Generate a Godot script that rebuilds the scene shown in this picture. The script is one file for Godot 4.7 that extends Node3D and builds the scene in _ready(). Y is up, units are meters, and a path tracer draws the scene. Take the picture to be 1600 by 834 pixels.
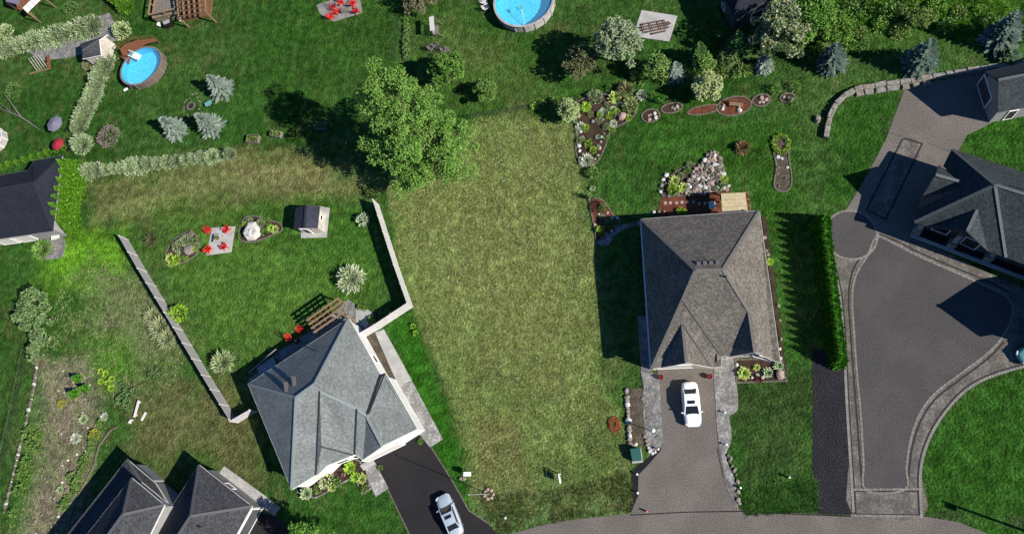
extends Node3D

# ---------------------------------------------------------------- builders
class MB:
	var st := SurfaceTool.new()
	var o := Vector3.ZERO
	var col := Color.WHITE
	func _init(off := Vector3.ZERO, smooth := false):
		st.begin(Mesh.PRIMITIVE_TRIANGLES)
		st.set_smooth_group(0 if smooth else -1)
		o = off
	func v(p: Vector3, uv := Vector2.ZERO):
		st.set_color(col)
		st.set_uv(uv)
		st.add_vertex(p - o)
	func tri(a, b, c):
		v(a); v(b); v(c)
	func quad(a, b, c, d):
		v(a); v(b); v(c); v(a); v(c); v(d)
	func hexa(p):   # eight corners: 0-3 bottom loop, 4-7 top loop
		quad(p[4], p[5], p[6], p[7]); quad(p[3], p[2], p[1], p[0])
		for i in 4:
			var j = (i + 1) % 4
			quad(p[i], p[j], p[4 + j], p[4 + i])
	func box(c: Vector3, s: Vector3, b := Basis.IDENTITY):
		var h = s * 0.5
		var p = []
		for y in [-1, 1]:
			for q in [[-1, -1], [1, -1], [1, 1], [-1, 1]]:
				p.append(c + b * Vector3(q[0] * h.x, y * h.y, q[1] * h.z))
		hexa(p)
	func bar(a: Vector3, b: Vector3, w: float, h: float):   # a rectangular beam between two points
		var d = (b - a)
		var z = d.normalized()
		var up = Vector3.UP if absf(z.y) < 0.9 else Vector3.RIGHT
		var x = up.cross(z).normalized()
		var y = z.cross(x)
		box((a + b) * 0.5, Vector3(w, h, d.length()), Basis(x, y, z))
	func tube(a: Vector3, b: Vector3, ra: float, rb: float, n := 8):
		var z = (b - a).normalized()
		var up = Vector3.UP if absf(z.y) < 0.9 else Vector3.RIGHT
		var x = up.cross(z).normalized()
		var y = z.cross(x)
		for i in n:
			var t0 = TAU * i / n
			var t1 = TAU * (i + 1) / n
			var d0 = x * cos(t0) + y * sin(t0)
			var d1 = x * cos(t1) + y * sin(t1)
			quad(a + d0 * ra, b + d0 * rb, b + d1 * rb, a + d1 * ra)
			tri(b, b + d1 * rb, b + d0 * rb)
			tri(a, a + d0 * ra, a + d1 * ra)
	func lathe(c: Vector3, prof: Array, n := 16, sx := 1.0, sz := 1.0, turn := 0.0):   # prof: flat list r, y
		for k in range(0, prof.size() - 2, 2):
			for i in n:
				var p = []
				for q in [[k, i], [k + 2, i], [k + 2, i + 1], [k, i + 1]]:
					var t = TAU * q[1] / n
					p.append(c + Vector3(cos(t) * sx * prof[q[0]], prof[q[0] + 1], sin(t) * sz * prof[q[0]]).rotated(Vector3.UP, turn))
				quad(p[0], p[1], p[2], p[3])
	func sheet(poly: PackedVector2Array, y: float):
		var ix = Geometry2D.triangulate_polygon(poly)
		for i in range(0, ix.size(), 3):
			var a = poly[ix[i]]; var b = poly[ix[i + 1]]; var c = poly[ix[i + 2]]
			if (b - a).cross(c - a) < 0.0:
				var t = b; b = c; c = t
			v(Vector3(a.x, y, a.y), a); v(Vector3(b.x, y, b.y), b); v(Vector3(c.x, y, c.y), c)
	func prism(poly: PackedVector2Array, y0: float, y1: float):
		sheet(poly, y1)
		var ccw = 1 if Geometry2D.is_polygon_clockwise(poly) else 0
		for i in poly.size():
			var a = poly[i]; var b = poly[(i + 1) % poly.size()]
			if ccw:
				var t = a; a = b; b = t
			quad(Vector3(a.x, y0, a.y), Vector3(b.x, y0, b.y), Vector3(b.x, y1, b.y), Vector3(a.x, y1, a.y))
	func done() -> ArrayMesh:
		st.generate_normals()
		return st.commit()

# leaves, needles and blades: many small faces gathered in packed arrays
class LB:
	var V := PackedVector3Array()
	var N := PackedVector3Array()
	var C := PackedColorArray()
	var I := PackedInt32Array()
	func leaf(p: Vector3, dir: Vector3, nrm: Vector3, l: float, w: float, c: Color, fold := 0.25, wide := 0.5):
		var s = dir.cross(nrm)
		if s.length_squared() < 1e-5:
			s = dir.cross(Vector3(0.3, 0.2, 0.9))
		s = s.normalized() * w * 0.5
		var u = s.cross(dir).normalized()
		if u.dot(nrm) < 0.0:
			u = -u
		var m = p + dir * l * wide
		var k = V.size()
		var t = p + dir * l - u * fold * w * 0.4
		V.append_array([p, m + s - u * fold * w * 0.5, t, m - s - u * fold * w * 0.5])
		N.append_array([u, (u + s.normalized() * fold).normalized(), u, (u - s.normalized() * fold).normalized()])
		C.append_array([c, c, c, c])
		I.append_array([k, k + 2, k + 1, k, k + 3, k + 2])
	func done() -> ArrayMesh:
		var a = []
		a.resize(Mesh.ARRAY_MAX)
		a[Mesh.ARRAY_VERTEX] = V; a[Mesh.ARRAY_NORMAL] = N; a[Mesh.ARRAY_COLOR] = C; a[Mesh.ARRAY_INDEX] = I
		var m = ArrayMesh.new()
		m.add_surface_from_arrays(Mesh.PRIMITIVE_TRIANGLES, a)
		return m

var rng := RandomNumberGenerator.new()
var taken := {}
var M := {}

func numbered(s: String) -> String:
	taken[s] = taken.get(s, 0) + 1
	return s if taken[s] == 1 else "%s_%03d" % [s, taken[s] - 1]
func tag(o, label: String, category: String, group := ""):
	o.set_meta("label", label)
	o.set_meta("category", category)
	if group != "":
		o.set_meta("group", group)
func thing(called: String, label: String, category: String, at := Vector3.ZERO, group := "", turn := 0.0) -> Node3D:
	var o := Node3D.new()
	o.name = numbered(called)
	add_child(o)
	o.position = at
	o.rotation.y = turn
	tag(o, label, category, group)
	return o
func part(parent, called: String, mesh, mat) -> MeshInstance3D:
	var o := MeshInstance3D.new()
	o.name = called
	o.mesh = mesh
	if mat:
		o.material_override = mat
	parent.add_child(o, true)
	return o
func structure(called: String, mesh, mat) -> MeshInstance3D:
	var o = part(self, numbered(called), mesh, mat)
	o.set_meta("kind", "structure")
	return o
func stuff(called: String, mesh, mat, label: String, category: String) -> MeshInstance3D:
	var o = part(self, numbered(called), mesh, mat)
	o.set_meta("kind", "stuff")
	tag(o, label, category)
	return o
func copy(src: Node3D, at: Vector3, turn: float, scl := 1.0, label := "") -> Node3D:
	var c: Node3D = src.duplicate()
	c.name = numbered(String(src.name).rstrip("0123456789").trim_suffix("_"))
	add_child(c)
	c.position = at
	c.rotation = Vector3(0, turn, 0)
	c.scale = Vector3.ONE * scl
	if label != "":
		c.set_meta("label", label)
	return c

func pl(a: Array) -> PackedVector2Array:
	var r := PackedVector2Array()
	for i in range(0, a.size(), 2):
		r.append(Vector2(a[i], a[i + 1]))
	return r
func smooth(a: PackedVector2Array, closed := true, n := 5) -> PackedVector2Array:
	var r := PackedVector2Array()
	var c = a.size()
	for i in (c if closed else c - 1):
		var p0 = a[(i - 1 + c) % c] if closed or i > 0 else a[0]
		var p1 = a[i]
		var p2 = a[(i + 1) % c]
		var p3 = a[(i + 2) % c] if closed or i + 2 < c else a[c - 1]
		for k in n:
			r.append(p1.cubic_interpolate(p2, p0, p3, float(k) / n))
	if not closed:
		r.append(a[c - 1])
	return r
func resampled(a: PackedVector2Array, step: float) -> Array:   # [point, direction] every step metres
	var r = []
	var left = 0.0
	for i in a.size() - 1:
		var d = a[i + 1] - a[i]
		var L = d.length()
		if L < 1e-4:
			continue
		var t = left
		while t < L:
			r.append([a[i] + d * (t / L), d / L])
			t += step
		left = t - L
	return r
func ribbon(a: PackedVector2Array, o0: float, o1: float) -> PackedVector2Array:   # a band along a line, between two side offsets
	var l := PackedVector2Array()
	var r := PackedVector2Array()
	for i in a.size():
		var d = (a[mini(i + 1, a.size() - 1)] - a[maxi(i - 1, 0)]).normalized()
		var nn = Vector2(-d.y, d.x)
		l.append(a[i] + nn * o0)
		r.append(a[i] + nn * o1)
	r.reverse()
	l.append_array(r)
	return l
func ellipse(c: Vector2, rx: float, ry: float, turn := 0.0, n := 28) -> PackedVector2Array:
	var r := PackedVector2Array()
	for i in n:
		var t = TAU * i / n
		r.append(c + Vector2(cos(t) * rx, sin(t) * ry).rotated(turn))
	return r
func g3(p: Vector2, y := 0.0) -> Vector3:
	return Vector3(p.x, y, p.y)
func centre_of(p: PackedVector2Array) -> Vector2:
	var c = Vector2.ZERO
	for q in p:
		c += q
	return c / p.size()

# ---------------------------------------------------------------- materials
func lin(r: float, g: float, b: float) -> Color:
	return Color(r, g, b).linear_to_srgb()
var tex := {}
func noise_tex(key: String, freq: float, lo: float, hi := 1.0, oct := 4, seed_ := 1, size := 512, kind := FastNoiseLite.TYPE_SIMPLEX_SMOOTH, contrast := 0.3) -> NoiseTexture2D:
	if tex.has(key):
		return tex[key]
	var n := FastNoiseLite.new()
	n.noise_type = kind
	n.frequency = freq
	n.fractal_octaves = oct
	n.fractal_gain = 0.62
	n.seed = seed_
	var t := NoiseTexture2D.new()
	t.width = size
	t.height = size
	t.seamless = true
	t.noise = n
	var g := Gradient.new()
	g.offsets = PackedFloat32Array([contrast, 1.0 - contrast])
	g.colors = PackedColorArray([lin(lo, lo, lo), lin(hi, hi, hi)])
	t.color_ramp = g
	tex[key] = t
	return t
func normal_tex(key: String, freq: float, strength: float, seed_ := 3, size := 512) -> NoiseTexture2D:
	if tex.has(key):
		return tex[key]
	var n := FastNoiseLite.new()
	n.frequency = freq
	n.fractal_octaves = 4
	n.seed = seed_
	var t := NoiseTexture2D.new()
	t.width = size
	t.height = size
	t.seamless = true
	t.noise = n
	t.as_normal_map = true
	t.bump_strength = strength
	tex[key] = t
	return t
# colour, its fine grain (metres per tile) and a coarse blotch laid over it
func grain(c: Color, t1, tile1: float, t2 = null, tile2 := 9.0, rough := 0.9, nt = null, ns := 1.0, vcol := false) -> StandardMaterial3D:
	var m := StandardMaterial3D.new()
	m.albedo_color = c
	m.roughness = rough
	m.metallic_specular = 0.3
	if t1:
		m.albedo_texture = t1
		m.uv1_triplanar = true
		m.uv1_world_triplanar = true
		m.uv1_scale = Vector3.ONE / tile1
	if t2:
		m.detail_enabled = true
		m.detail_albedo = t2
		m.detail_blend_mode = BaseMaterial3D.BLEND_MODE_MUL
		m.detail_uv_layer = BaseMaterial3D.DETAIL_UV_2
		m.uv2_triplanar = true
		m.uv2_world_triplanar = true
		m.uv2_scale = Vector3.ONE / tile2
	if nt:
		m.normal_enabled = true
		m.normal_texture = nt
		m.normal_scale = ns
	m.vertex_color_use_as_albedo = vcol
	return m
func plain(c: Color, rough := 0.6, metal := 0.0, spec := 0.4) -> StandardMaterial3D:
	var m := StandardMaterial3D.new()
	m.albedo_color = c
	m.roughness = rough
	m.metallic = metal
	m.metallic_specular = spec
	return m
func leafy(rough := 0.55, back := 0.25) -> StandardMaterial3D:
	var m := StandardMaterial3D.new()
	m.vertex_color_use_as_albedo = true
	m.roughness = rough
	m.metallic_specular = 0.08
	m.cull_mode = BaseMaterial3D.CULL_DISABLED
	if back > 0.0:
		m.backlight_enabled = true
		m.backlight = Color(back, back, back * 0.5)
	return m
func shingle_tex(key: String, seed_: int, lo: float) -> ImageTexture:
	# courses 0.16 m high of laminated tabs, each with its own tone: 2 cm to a pixel
	var im := Image.create(512, 512, false, Image.FORMAT_RGB8)
	var r := RandomNumberGenerator.new()
	r.seed = seed_
	for row in 64:
		var x = -r.randi_range(0, 12)
		while x < 512:
			var w = r.randi_range(5, 13)
			var t = lerpf(lo, 1.0, pow(r.randf(), 1.3))
			var c = lin(t, t * r.randf_range(0.96, 1.0), t * r.randf_range(0.92, 1.0))
			im.fill_rect(Rect2i(maxi(x, 0), row * 8, w if x >= 0 else w + x, 8), c)
			x += w
	for i in 26000:
		var px = r.randi_range(0, 511)
		var py = r.randi_range(0, 511)
		im.set_pixel(px, py, im.get_pixel(px, py) * r.randf_range(0.6, 1.3))
	return ImageTexture.create_from_image(im)
func shingle(c: Color, t) -> StandardMaterial3D:
	var m := plain(c, 0.92, 0.0, 0.3)
	m.albedo_texture = t
	m.uv1_scale = Vector3(0.0977, 0.0977, 1)
	m.detail_enabled = true
	m.detail_albedo = noise_tex("roofblotch", 0.006, 0.8, 1.0, 3, 9)
	m.detail_blend_mode = BaseMaterial3D.BLEND_MODE_MUL
	m.detail_uv_layer = BaseMaterial3D.DETAIL_UV_2
	m.uv2_triplanar = true
	m.uv2_world_triplanar = true
	m.uv2_scale = Vector3.ONE / 11.0
	return m

func make_materials():
	var fine = noise_tex("fine", 0.045, 0.5, 1.0, 4, 1)
	var fine2 = noise_tex("fine2", 0.05, 0.35, 1.0, 5, 5)
	var speck = noise_tex("speck", 0.11, 0.5, 1.0, 3, 7)
	var blotch = noise_tex("blotch", 0.008, 0.62, 1.0, 4, 2)
	var soft = noise_tex("soft", 0.006, 0.8, 1.0, 4, 12)
	var soft2 = noise_tex("soft2", 0.006, 0.84, 1.0, 4, 13)
	var gravel = noise_tex("gravel", 0.09, 0.25, 1.0, 2, 17, 512, FastNoiseLite.TYPE_SIMPLEX_SMOOTH, 0.3)
	var cells = noise_tex("cells", 0.03, 0.62, 1.0, 1, 4, 512, FastNoiseLite.TYPE_CELLULAR, 0.25)
	var bump = normal_tex("bump", 0.05, 6.0)
	M.grass = grain(Color.WHITE, noise_tex("grassgrain", 0.05, 0.38, 1.0, 5, 21, 1024, FastNoiseLite.TYPE_SIMPLEX_SMOOTH, 0.22), 11.0, noise_tex("grassclump", 0.03, 0.5, 1.0, 5, 22, 1024, FastNoiseLite.TYPE_SIMPLEX_SMOOTH, 0.25), 37.0, 0.95, bump, 1.0, true)
	M.grass.metallic_specular = 0.05
	M.tuft = leafy(0.8, 0.2)
	M.leaf = leafy(0.55, 0.3)
	M.needle = leafy(0.7, 0.08)
	M.bark = grain(lin(0.13, 0.09, 0.06), fine2, 1.5)
	M.asphalt = grain(lin(0.192, 0.169, 0.15), speck, 9.0, soft2, 23.0, 0.9)
	M.asphalt_grey = grain(lin(0.096, 0.089, 0.09), speck, 9.0, soft2, 23.0, 0.9)
	M.asphalt_new = grain(lin(0.028, 0.026, 0.028), speck, 9.0, soft2, 19.0, 0.85)
	M.asphalt_dark = grain(lin(0.02, 0.02, 0.026), fine2, 1.3, soft, 8.0, 0.85, bump, 1.0)
	M.gravel_dark = grain(lin(0.034, 0.034, 0.042), gravel, 8.0, soft, 9.0, 0.9, bump, 0.5)
	M.paver = grain(lin(0.215, 0.195, 0.172), cells, 4.0, blotch, 9.0, 0.9, bump, 0.5)
	M.paver_tan = grain(lin(0.27, 0.25, 0.22), cells, 1.3, soft, 5.0)
	M.paver_line = grain(lin(0.045, 0.04, 0.042), speck, 1.5)
	M.paver_pale = grain(lin(0.33, 0.31, 0.28), cells, 1.3, soft, 5.0)
	M.concrete = grain(lin(0.52, 0.51, 0.49), speck, 6.0, soft, 7.0, 0.9)
	M.concrete_grey = grain(lin(0.35, 0.34, 0.325), cells, 4.5, blotch, 7.0, 0.9, bump, 0.4)
	M.concrete_pale = grain(lin(0.43, 0.42, 0.4), cells, 4.5, blotch, 7.0, 0.9)
	M.flagstone = grain(lin(0.31, 0.305, 0.29), cells, 5.0, blotch, 6.0, 0.9, bump, 0.6)
	M.mulch = grain(lin(0.1, 0.062, 0.045), fine2, 3.5, blotch, 5.0, 0.95, bump, 1.6)
	M.mulch_red = grain(lin(0.25, 0.085, 0.048), fine2, 3.5, blotch, 5.0, 0.95, bump, 1.6)
	M.soil = grain(lin(0.17, 0.14, 0.1), fine2, 4.0, blotch, 5.0, 0.95, bump, 1.6)
	M.edge_stone = grain(lin(0.22, 0.2, 0.15), speck, 1.0, blotch, 2.0)
	M.rock = grain(lin(0.42, 0.37, 0.31), fine2, 1.1, blotch, 3.0, 0.9)
	M.rock_dark = grain(lin(0.24, 0.21, 0.18), fine2, 1.1, blotch, 3.0, 0.9)
	M.rock_white = grain(lin(0.68, 0.66, 0.63), speck, 1.1, soft, 3.0, 0.85)
	M.rock_pink = grain(lin(0.5, 0.36, 0.31), speck, 1.1, soft, 3.0, 0.85)
	M.wallstone = grain(lin(0.42, 0.4, 0.36), fine2, 4.0, blotch, 3.0, 0.9, bump, 0.8)
	M.siding_white = grain(lin(0.72, 0.72, 0.7), soft, 3.0, null, 1.0, 0.7)
	M.siding_grey = grain(lin(0.28, 0.28, 0.28), soft, 3.0, null, 1.0, 0.75)
	M.siding_beige = grain(lin(0.48, 0.44, 0.38), soft, 3.0, null, 1.0, 0.75)
	M.siding_dark = grain(lin(0.07, 0.075, 0.085), soft, 3.0, null, 1.0, 0.75)
	M.brick = grain(lin(0.2, 0.09, 0.065), cells, 1.0, soft, 4.0, 0.9)
	M.white = plain(lin(0.78, 0.78, 0.76), 0.5)
	M.offwhite = plain(lin(0.6, 0.58, 0.55), 0.6)
	M.vinyl = grain(lin(0.55, 0.53, 0.53), soft, 2.5, null, 1.0, 0.5)
	M.vinyl_grey = grain(lin(0.36, 0.345, 0.35), soft, 2.5, null, 1.0, 0.5)
	M.trim_dark = plain(lin(0.03, 0.03, 0.034), 0.5)
	M.glass_dark = plain(lin(0.012, 0.014, 0.016), 0.06, 0.0, 0.6)
	M.black = plain(lin(0.012, 0.012, 0.013), 0.5)
	M.rubber = plain(lin(0.015, 0.015, 0.015), 0.8)
	M.metal = plain(lin(0.5, 0.5, 0.5), 0.35, 0.9)
	M.wire = plain(lin(0.06, 0.065, 0.06), 0.5, 0.4)
	M.red = grain(lin(0.62, 0.028, 0.022), soft, 0.9, null, 1.0, 0.5)
	M.orange_red = grain(lin(0.72, 0.06, 0.03), soft, 0.9, null, 1.0, 0.5)
	M.maroon = plain(lin(0.3, 0.02, 0.03), 0.5)
	M.wood = grain(lin(0.36, 0.24, 0.14), fine2, 1.2, soft, 3.0, 0.8)
	M.wood_brown = grain(lin(0.25, 0.13, 0.065), fine2, 1.2, soft, 3.0, 0.8)
	M.wood_red = grain(lin(0.3, 0.12, 0.06), fine2, 1.2, soft, 3.0, 0.8)
	M.wood_grey = grain(lin(0.27, 0.24, 0.21), fine2, 1.2, soft, 3.0, 0.85)
	M.canvas = grain(lin(0.5, 0.42, 0.25), soft, 2.0, null, 1.0, 0.9)
	M.green_box = plain(lin(0.02, 0.09, 0.075), 0.5)
	M.teal = plain(lin(0.12, 0.3, 0.3), 0.4)
	M.pink = plain(lin(0.75, 0.12, 0.15), 0.6)
	M.tarp = plain(lin(0.16, 0.15, 0.2), 0.6)
	M.rust = grain(lin(0.33, 0.1, 0.04), fine2, 0.7)
	M.pool_wall_brown = grain(lin(0.16, 0.125, 0.105), speck, 0.8)
	M.pool_wall_white = grain(lin(0.5, 0.48, 0.47), speck, 1.4, soft, 3.0, 0.5)
	M.liner = plain(lin(0.02, 0.33, 0.62), 0.4)
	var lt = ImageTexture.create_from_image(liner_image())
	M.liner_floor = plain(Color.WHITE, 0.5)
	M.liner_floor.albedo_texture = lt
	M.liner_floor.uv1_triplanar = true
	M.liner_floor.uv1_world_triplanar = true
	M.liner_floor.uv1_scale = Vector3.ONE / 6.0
	M.water = plain(Color(0.55, 0.9, 1.0, 0.16), 0.03)
	M.water.transparency = BaseMaterial3D.TRANSPARENCY_ALPHA
	M.water.normal_enabled = true
	M.water.normal_texture = normal_tex("ripple", 0.03, 3.0, 8)
	M.water.uv1_triplanar = true
	M.water.uv1_world_triplanar = true
	M.water.uv1_scale = Vector3.ONE / 2.5
	M.car_white = plain(lin(0.82, 0.82, 0.82), 0.25)
	M.car_white.clearcoat_enabled = true
	M.car_silver = plain(lin(0.52, 0.6, 0.66), 0.25, 0.35)
	M.car_silver.clearcoat_enabled = true
	M.lamp_red = plain(lin(0.4, 0.01, 0.01), 0.2)
	M.lamp_clear = plain(lin(0.6, 0.62, 0.64), 0.1)
	var sh = shingle_tex("a", 3, 0.62)
	var sh2 = shingle_tex("b", 8, 0.48)
	M.roof_grey = shingle(lin(0.225, 0.252, 0.252), sh)
	M.roof_tan = shingle(lin(0.18, 0.168, 0.15), sh2)
	M.roof_slate = shingle(lin(0.05, 0.064, 0.073), sh2)
	M.roof_charcoal = shingle(lin(0.072, 0.076, 0.088), sh2)
	M.roof_navy = shingle(lin(0.022, 0.027, 0.042), sh)
	M.roof_navy_light = shingle(lin(0.045, 0.048, 0.075), sh)
	M.cap_grey = grain(lin(0.29, 0.325, 0.325), fine, 3.0)
	M.cap_tan = grain(lin(0.2, 0.188, 0.17), fine2, 3.0)
	M.cap_slate = grain(lin(0.14, 0.16, 0.165), fine2, 3.0)
	M.cap_charcoal = grain(lin(0.14, 0.137, 0.145), fine2, 0.7)
	M.cap_navy = grain(lin(0.03, 0.035, 0.05), fine, 0.7)
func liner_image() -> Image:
	# pebble print of a pool liner, contrast raised to paint in caustic light
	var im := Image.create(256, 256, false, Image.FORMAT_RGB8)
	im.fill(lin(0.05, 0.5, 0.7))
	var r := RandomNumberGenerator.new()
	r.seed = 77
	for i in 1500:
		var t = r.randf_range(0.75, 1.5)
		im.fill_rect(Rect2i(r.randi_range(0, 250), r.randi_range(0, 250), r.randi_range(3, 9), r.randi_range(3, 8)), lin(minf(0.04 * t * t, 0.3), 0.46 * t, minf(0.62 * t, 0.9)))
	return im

# ---------------------------------------------------------------- plants
func rdir() -> Vector3:
	var z = rng.randf_range(-1, 1)
	var t = rng.randf() * TAU
	var r = sqrt(1.0 - z * z)
	return Vector3(cos(t) * r, z, sin(t) * r)
# the natural spread of leaf colour in even light: drawn at random, whatever way the leaf points and wherever it grows
func tone(cols: Array, spread := 0.18) -> Color:
	var c: Color = cols[rng.randi() % cols.size()]
	var k = 1.0 + rng.randf_range(-spread, spread)
	return Color(c.r * k * rng.randf_range(0.92, 1.08), c.g * k, c.b * k * rng.randf_range(0.9, 1.1))
# a broadleaf crown: lobes [centre, radii], clumps of leaves spread through them
func crown_mesh(lobes: Array, clumps: int, per: int, size: float, cols: Array, clump_r: float, seed_: int) -> ArrayMesh:
	rng.seed = seed_
	var lb := LB.new()
	var wsum = 0.0
	for L in lobes:
		wsum += L[1].x * L[1].y * L[1].z
	for L in lobes:
		var n = int(ceil(clumps * L[1].x * L[1].y * L[1].z / wsum))
		for i in n:
			var d = rdir()
			if d.y < -0.35:
				d.y = -d.y * 0.6
			d = d.normalized()
			var rad = pow(rng.randf(), 0.45) * rng.randf_range(0.86, 1.1)
			var c: Vector3 = L[0] + d * L[1] * rad
			var cr = clump_r * rng.randf_range(0.6, 1.3)
			for k in per:
				var e = (rdir() + Vector3.UP * 0.25 + d * 0.25).normalized()
				var p = c + e * cr * Vector3(1, 0.75, 1) * rng.randf_range(0.55, 1.0)
				var dir = (e * 0.8 + rdir() * 0.7 - Vector3.UP * 0.15).normalized()
				lb.leaf(p, dir, (e + Vector3.UP * 0.7 + rdir() * 0.5).normalized(), size * rng.randf_range(0.7, 1.3), size * rng.randf_range(0.45, 0.75), tone(cols, 0.22))
	return lb.done()
func trunk_mesh(h: float, r: float, limbs: Array, seed_: int) -> ArrayMesh:
	rng.seed = seed_
	var mb := MB.new()
	var p = Vector3.ZERO
	var steps = 5
	for i in steps:
		var q = p + Vector3(rng.randf_range(-0.08, 0.08) * h / steps, h / steps, rng.randf_range(-0.08, 0.08) * h / steps)
		mb.tube(p, q, r * (1.0 - 0.14 * i), r * (1.0 - 0.14 * (i + 1)), 9)
		p = q
	for l in limbs:
		var a = Vector3(0, h * rng.randf_range(0.35, 0.95), 0)
		var m = a.lerp(l, 0.5) + Vector3(rng.randf_range(-0.3, 0.3), rng.randf_range(0.0, 0.4), rng.randf_range(-0.3, 0.3))
		mb.tube(a, m, r * 0.45, r * 0.28, 6)
		mb.tube(m, l, r * 0.28, r * 0.08, 5)
	return mb.done()
func tree(called: String, label: String, at: Vector3, h: float, trunk_r: float, lobes: Array, clumps: int, per: int, size: float, cols: Array, clump_r: float, seed_: int, group := "") -> Node3D:
	var t = thing(called, label, "tree", at, group)
	var limbs = []
	rng.seed = seed_ + 5
	for L in lobes:
		for i in 4:
			var d = rdir()
			d.y = absf(d.y)
			limbs.append(L[0] + d * L[1] * 0.6)
	part(t, "trunk", trunk_mesh(h * 0.75, trunk_r, limbs, seed_), M.bark)
	part(t, "crown", crown_mesh(lobes, clumps, per, size, cols, clump_r, seed_ + 1), M.leaf)
	return t
# a spruce: whorls of drooping boughs, each a spray of needle-covered fingers
func spruce_mesh(h: float, r: float, cols: Array, seed_: int, whorls := 15) -> ArrayMesh:
	rng.seed = seed_
	var lb := LB.new()
	for w in whorls:
		var t = (w + rng.randf_range(0.0, 0.6)) / whorls
		var y = h * (0.03 + 0.93 * t)
		var len0 = r * (1.0 - pow(t, 1.15)) + 0.12
		var n = int(7 + 9 * (1.0 - t))
		var off = rng.randf() * TAU
		for b in n:
			var a = off + TAU * b / n + rng.randf_range(-0.2, 0.2)
			var L = len0 * rng.randf_range(0.78, 1.14)
			var rise = lerpf(-0.12, 0.55, t * t) + rng.randf_range(-0.08, 0.1)
			var d = Vector3(cos(a), rise, sin(a)).normalized()
			var side = Vector3(-sin(a), 0, cos(a))
			var o = Vector3(0, y, 0)
			var c = tone(cols, 0.2)
			var fw = 0.10 + 0.06 * L
			var reach = 0.35
			while reach < 1.0:
				var p = o + d * L * reach
				for s in [-1.0, 1.0]:
					var fd = (d + side * s * rng.randf_range(0.45, 0.85) + Vector3.UP * rng.randf_range(-0.05, 0.2)).normalized()
					var fl = (0.16 + 0.30 * L * (1.15 - reach)) * rng.randf_range(0.8, 1.2)
					lb.leaf(p, fd, Vector3.UP, fl, fw, c * rng.randf_range(0.85, 1.15), 0.9, 0.4)
				reach += 0.17
			lb.leaf(o + d * L * 0.25, d, Vector3.UP, L * 0.8, fw * 1.3, c * rng.randf_range(0.85, 1.15), 0.9, 0.5)
			lb.leaf(o + d * L * 0.78, (d + Vector3.UP * 0.1).normalized(), Vector3.UP, 0.2 + 0.24 * L, fw * 1.2, c * rng.randf_range(0.85, 1.15), 0.8, 0.4)
	for i in 6:
		var a = TAU * i / 6
		lb.leaf(Vector3(0, h * 0.93, 0), Vector3(cos(a) * 0.3, 1, sin(a) * 0.3).normalized(), Vector3(cos(a), 0.2, sin(a)), h * 0.08, 0.1, tone(cols), 0.6, 0.4)
	return lb.done()
func spruce(called: String, label: String, top: Vector3, r: float, cols: Array, seed_: int, group := "", whorls := 15) -> Node3D:
	var t = thing(called, label, "tree", Vector3(top.x, 0, top.z), group)
	part(t, "trunk", trunk_mesh(top.y * 0.9, 0.03 * top.y, [], seed_), M.bark)
	part(t, "crown", spruce_mesh(top.y, r, cols, seed_, whorls), M.needle)
	return t
# a cedar: upright flat sprays over a narrow cone
func cedar_mesh(h: float, r: float, n: int, cols: Array, seed_: int, pw := 1.5) -> ArrayMesh:
	rng.seed = seed_
	var lb := LB.new()
	for i in n:
		var t = 1.0 - sqrt(rng.randf())
		var a = rng.randf() * TAU
		var rr = r * (1.0 - pow(t, pw)) * rng.randf_range(0.55, 1.08)
		var out = Vector3(cos(a), 0, sin(a))
		var p = out * rr + Vector3.UP * h * t * 0.94
		var d = (Vector3.UP * rng.randf_range(0.7, 1.2) + out * rng.randf_range(0.1, 0.7) + rdir() * 0.35).normalized()
		var s = lerpf(0.38, 0.22, t) * rng.randf_range(0.7, 1.3)
		lb.leaf(p, d, (out + rdir() * 0.6).normalized(), s, s * rng.randf_range(0.35, 0.6), tone(cols, 0.25), 0.3, 0.45)
	return lb.done()
# a mound of leaves (a clipped or naturally round shrub)
func mound_mesh(r: float, h: float, n: int, size: float, cols: Array, seed_: int, up := 0.35) -> ArrayMesh:
	rng.seed = seed_
	var lb := LB.new()
	# swellings of the outline: each pushes the leaves about it in or out
	var swellings = []
	for i in 9:
		swellings.append([rdir(), rng.randf_range(0.75, 1.12)])
	for i in n:
		var e = rdir()
		e.y = absf(e.y) * 1.1 - 0.1
		e = e.normalized()
		var reach = 0.9
		for w in swellings:
			reach = lerpf(reach, w[1], clampf(1.0 - e.distance_to(w[0]) * 1.1, 0, 1))
		var p = Vector3(e.x * r, maxf(e.y, 0.02) * h, e.z * r) * reach * rng.randf_range(0.7, 1.0)
		var d = (e + rdir() * 0.8 + Vector3.UP * up).normalized()
		var leaf_colour = tone(cols, 0.2)
		lb.leaf(p, d, (e + Vector3.UP * 0.5 + rdir() * 0.4).normalized(), size * rng.randf_range(0.7, 1.3), size * rng.randf_range(0.45, 0.8), leaf_colour)
	return lb.done()
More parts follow.
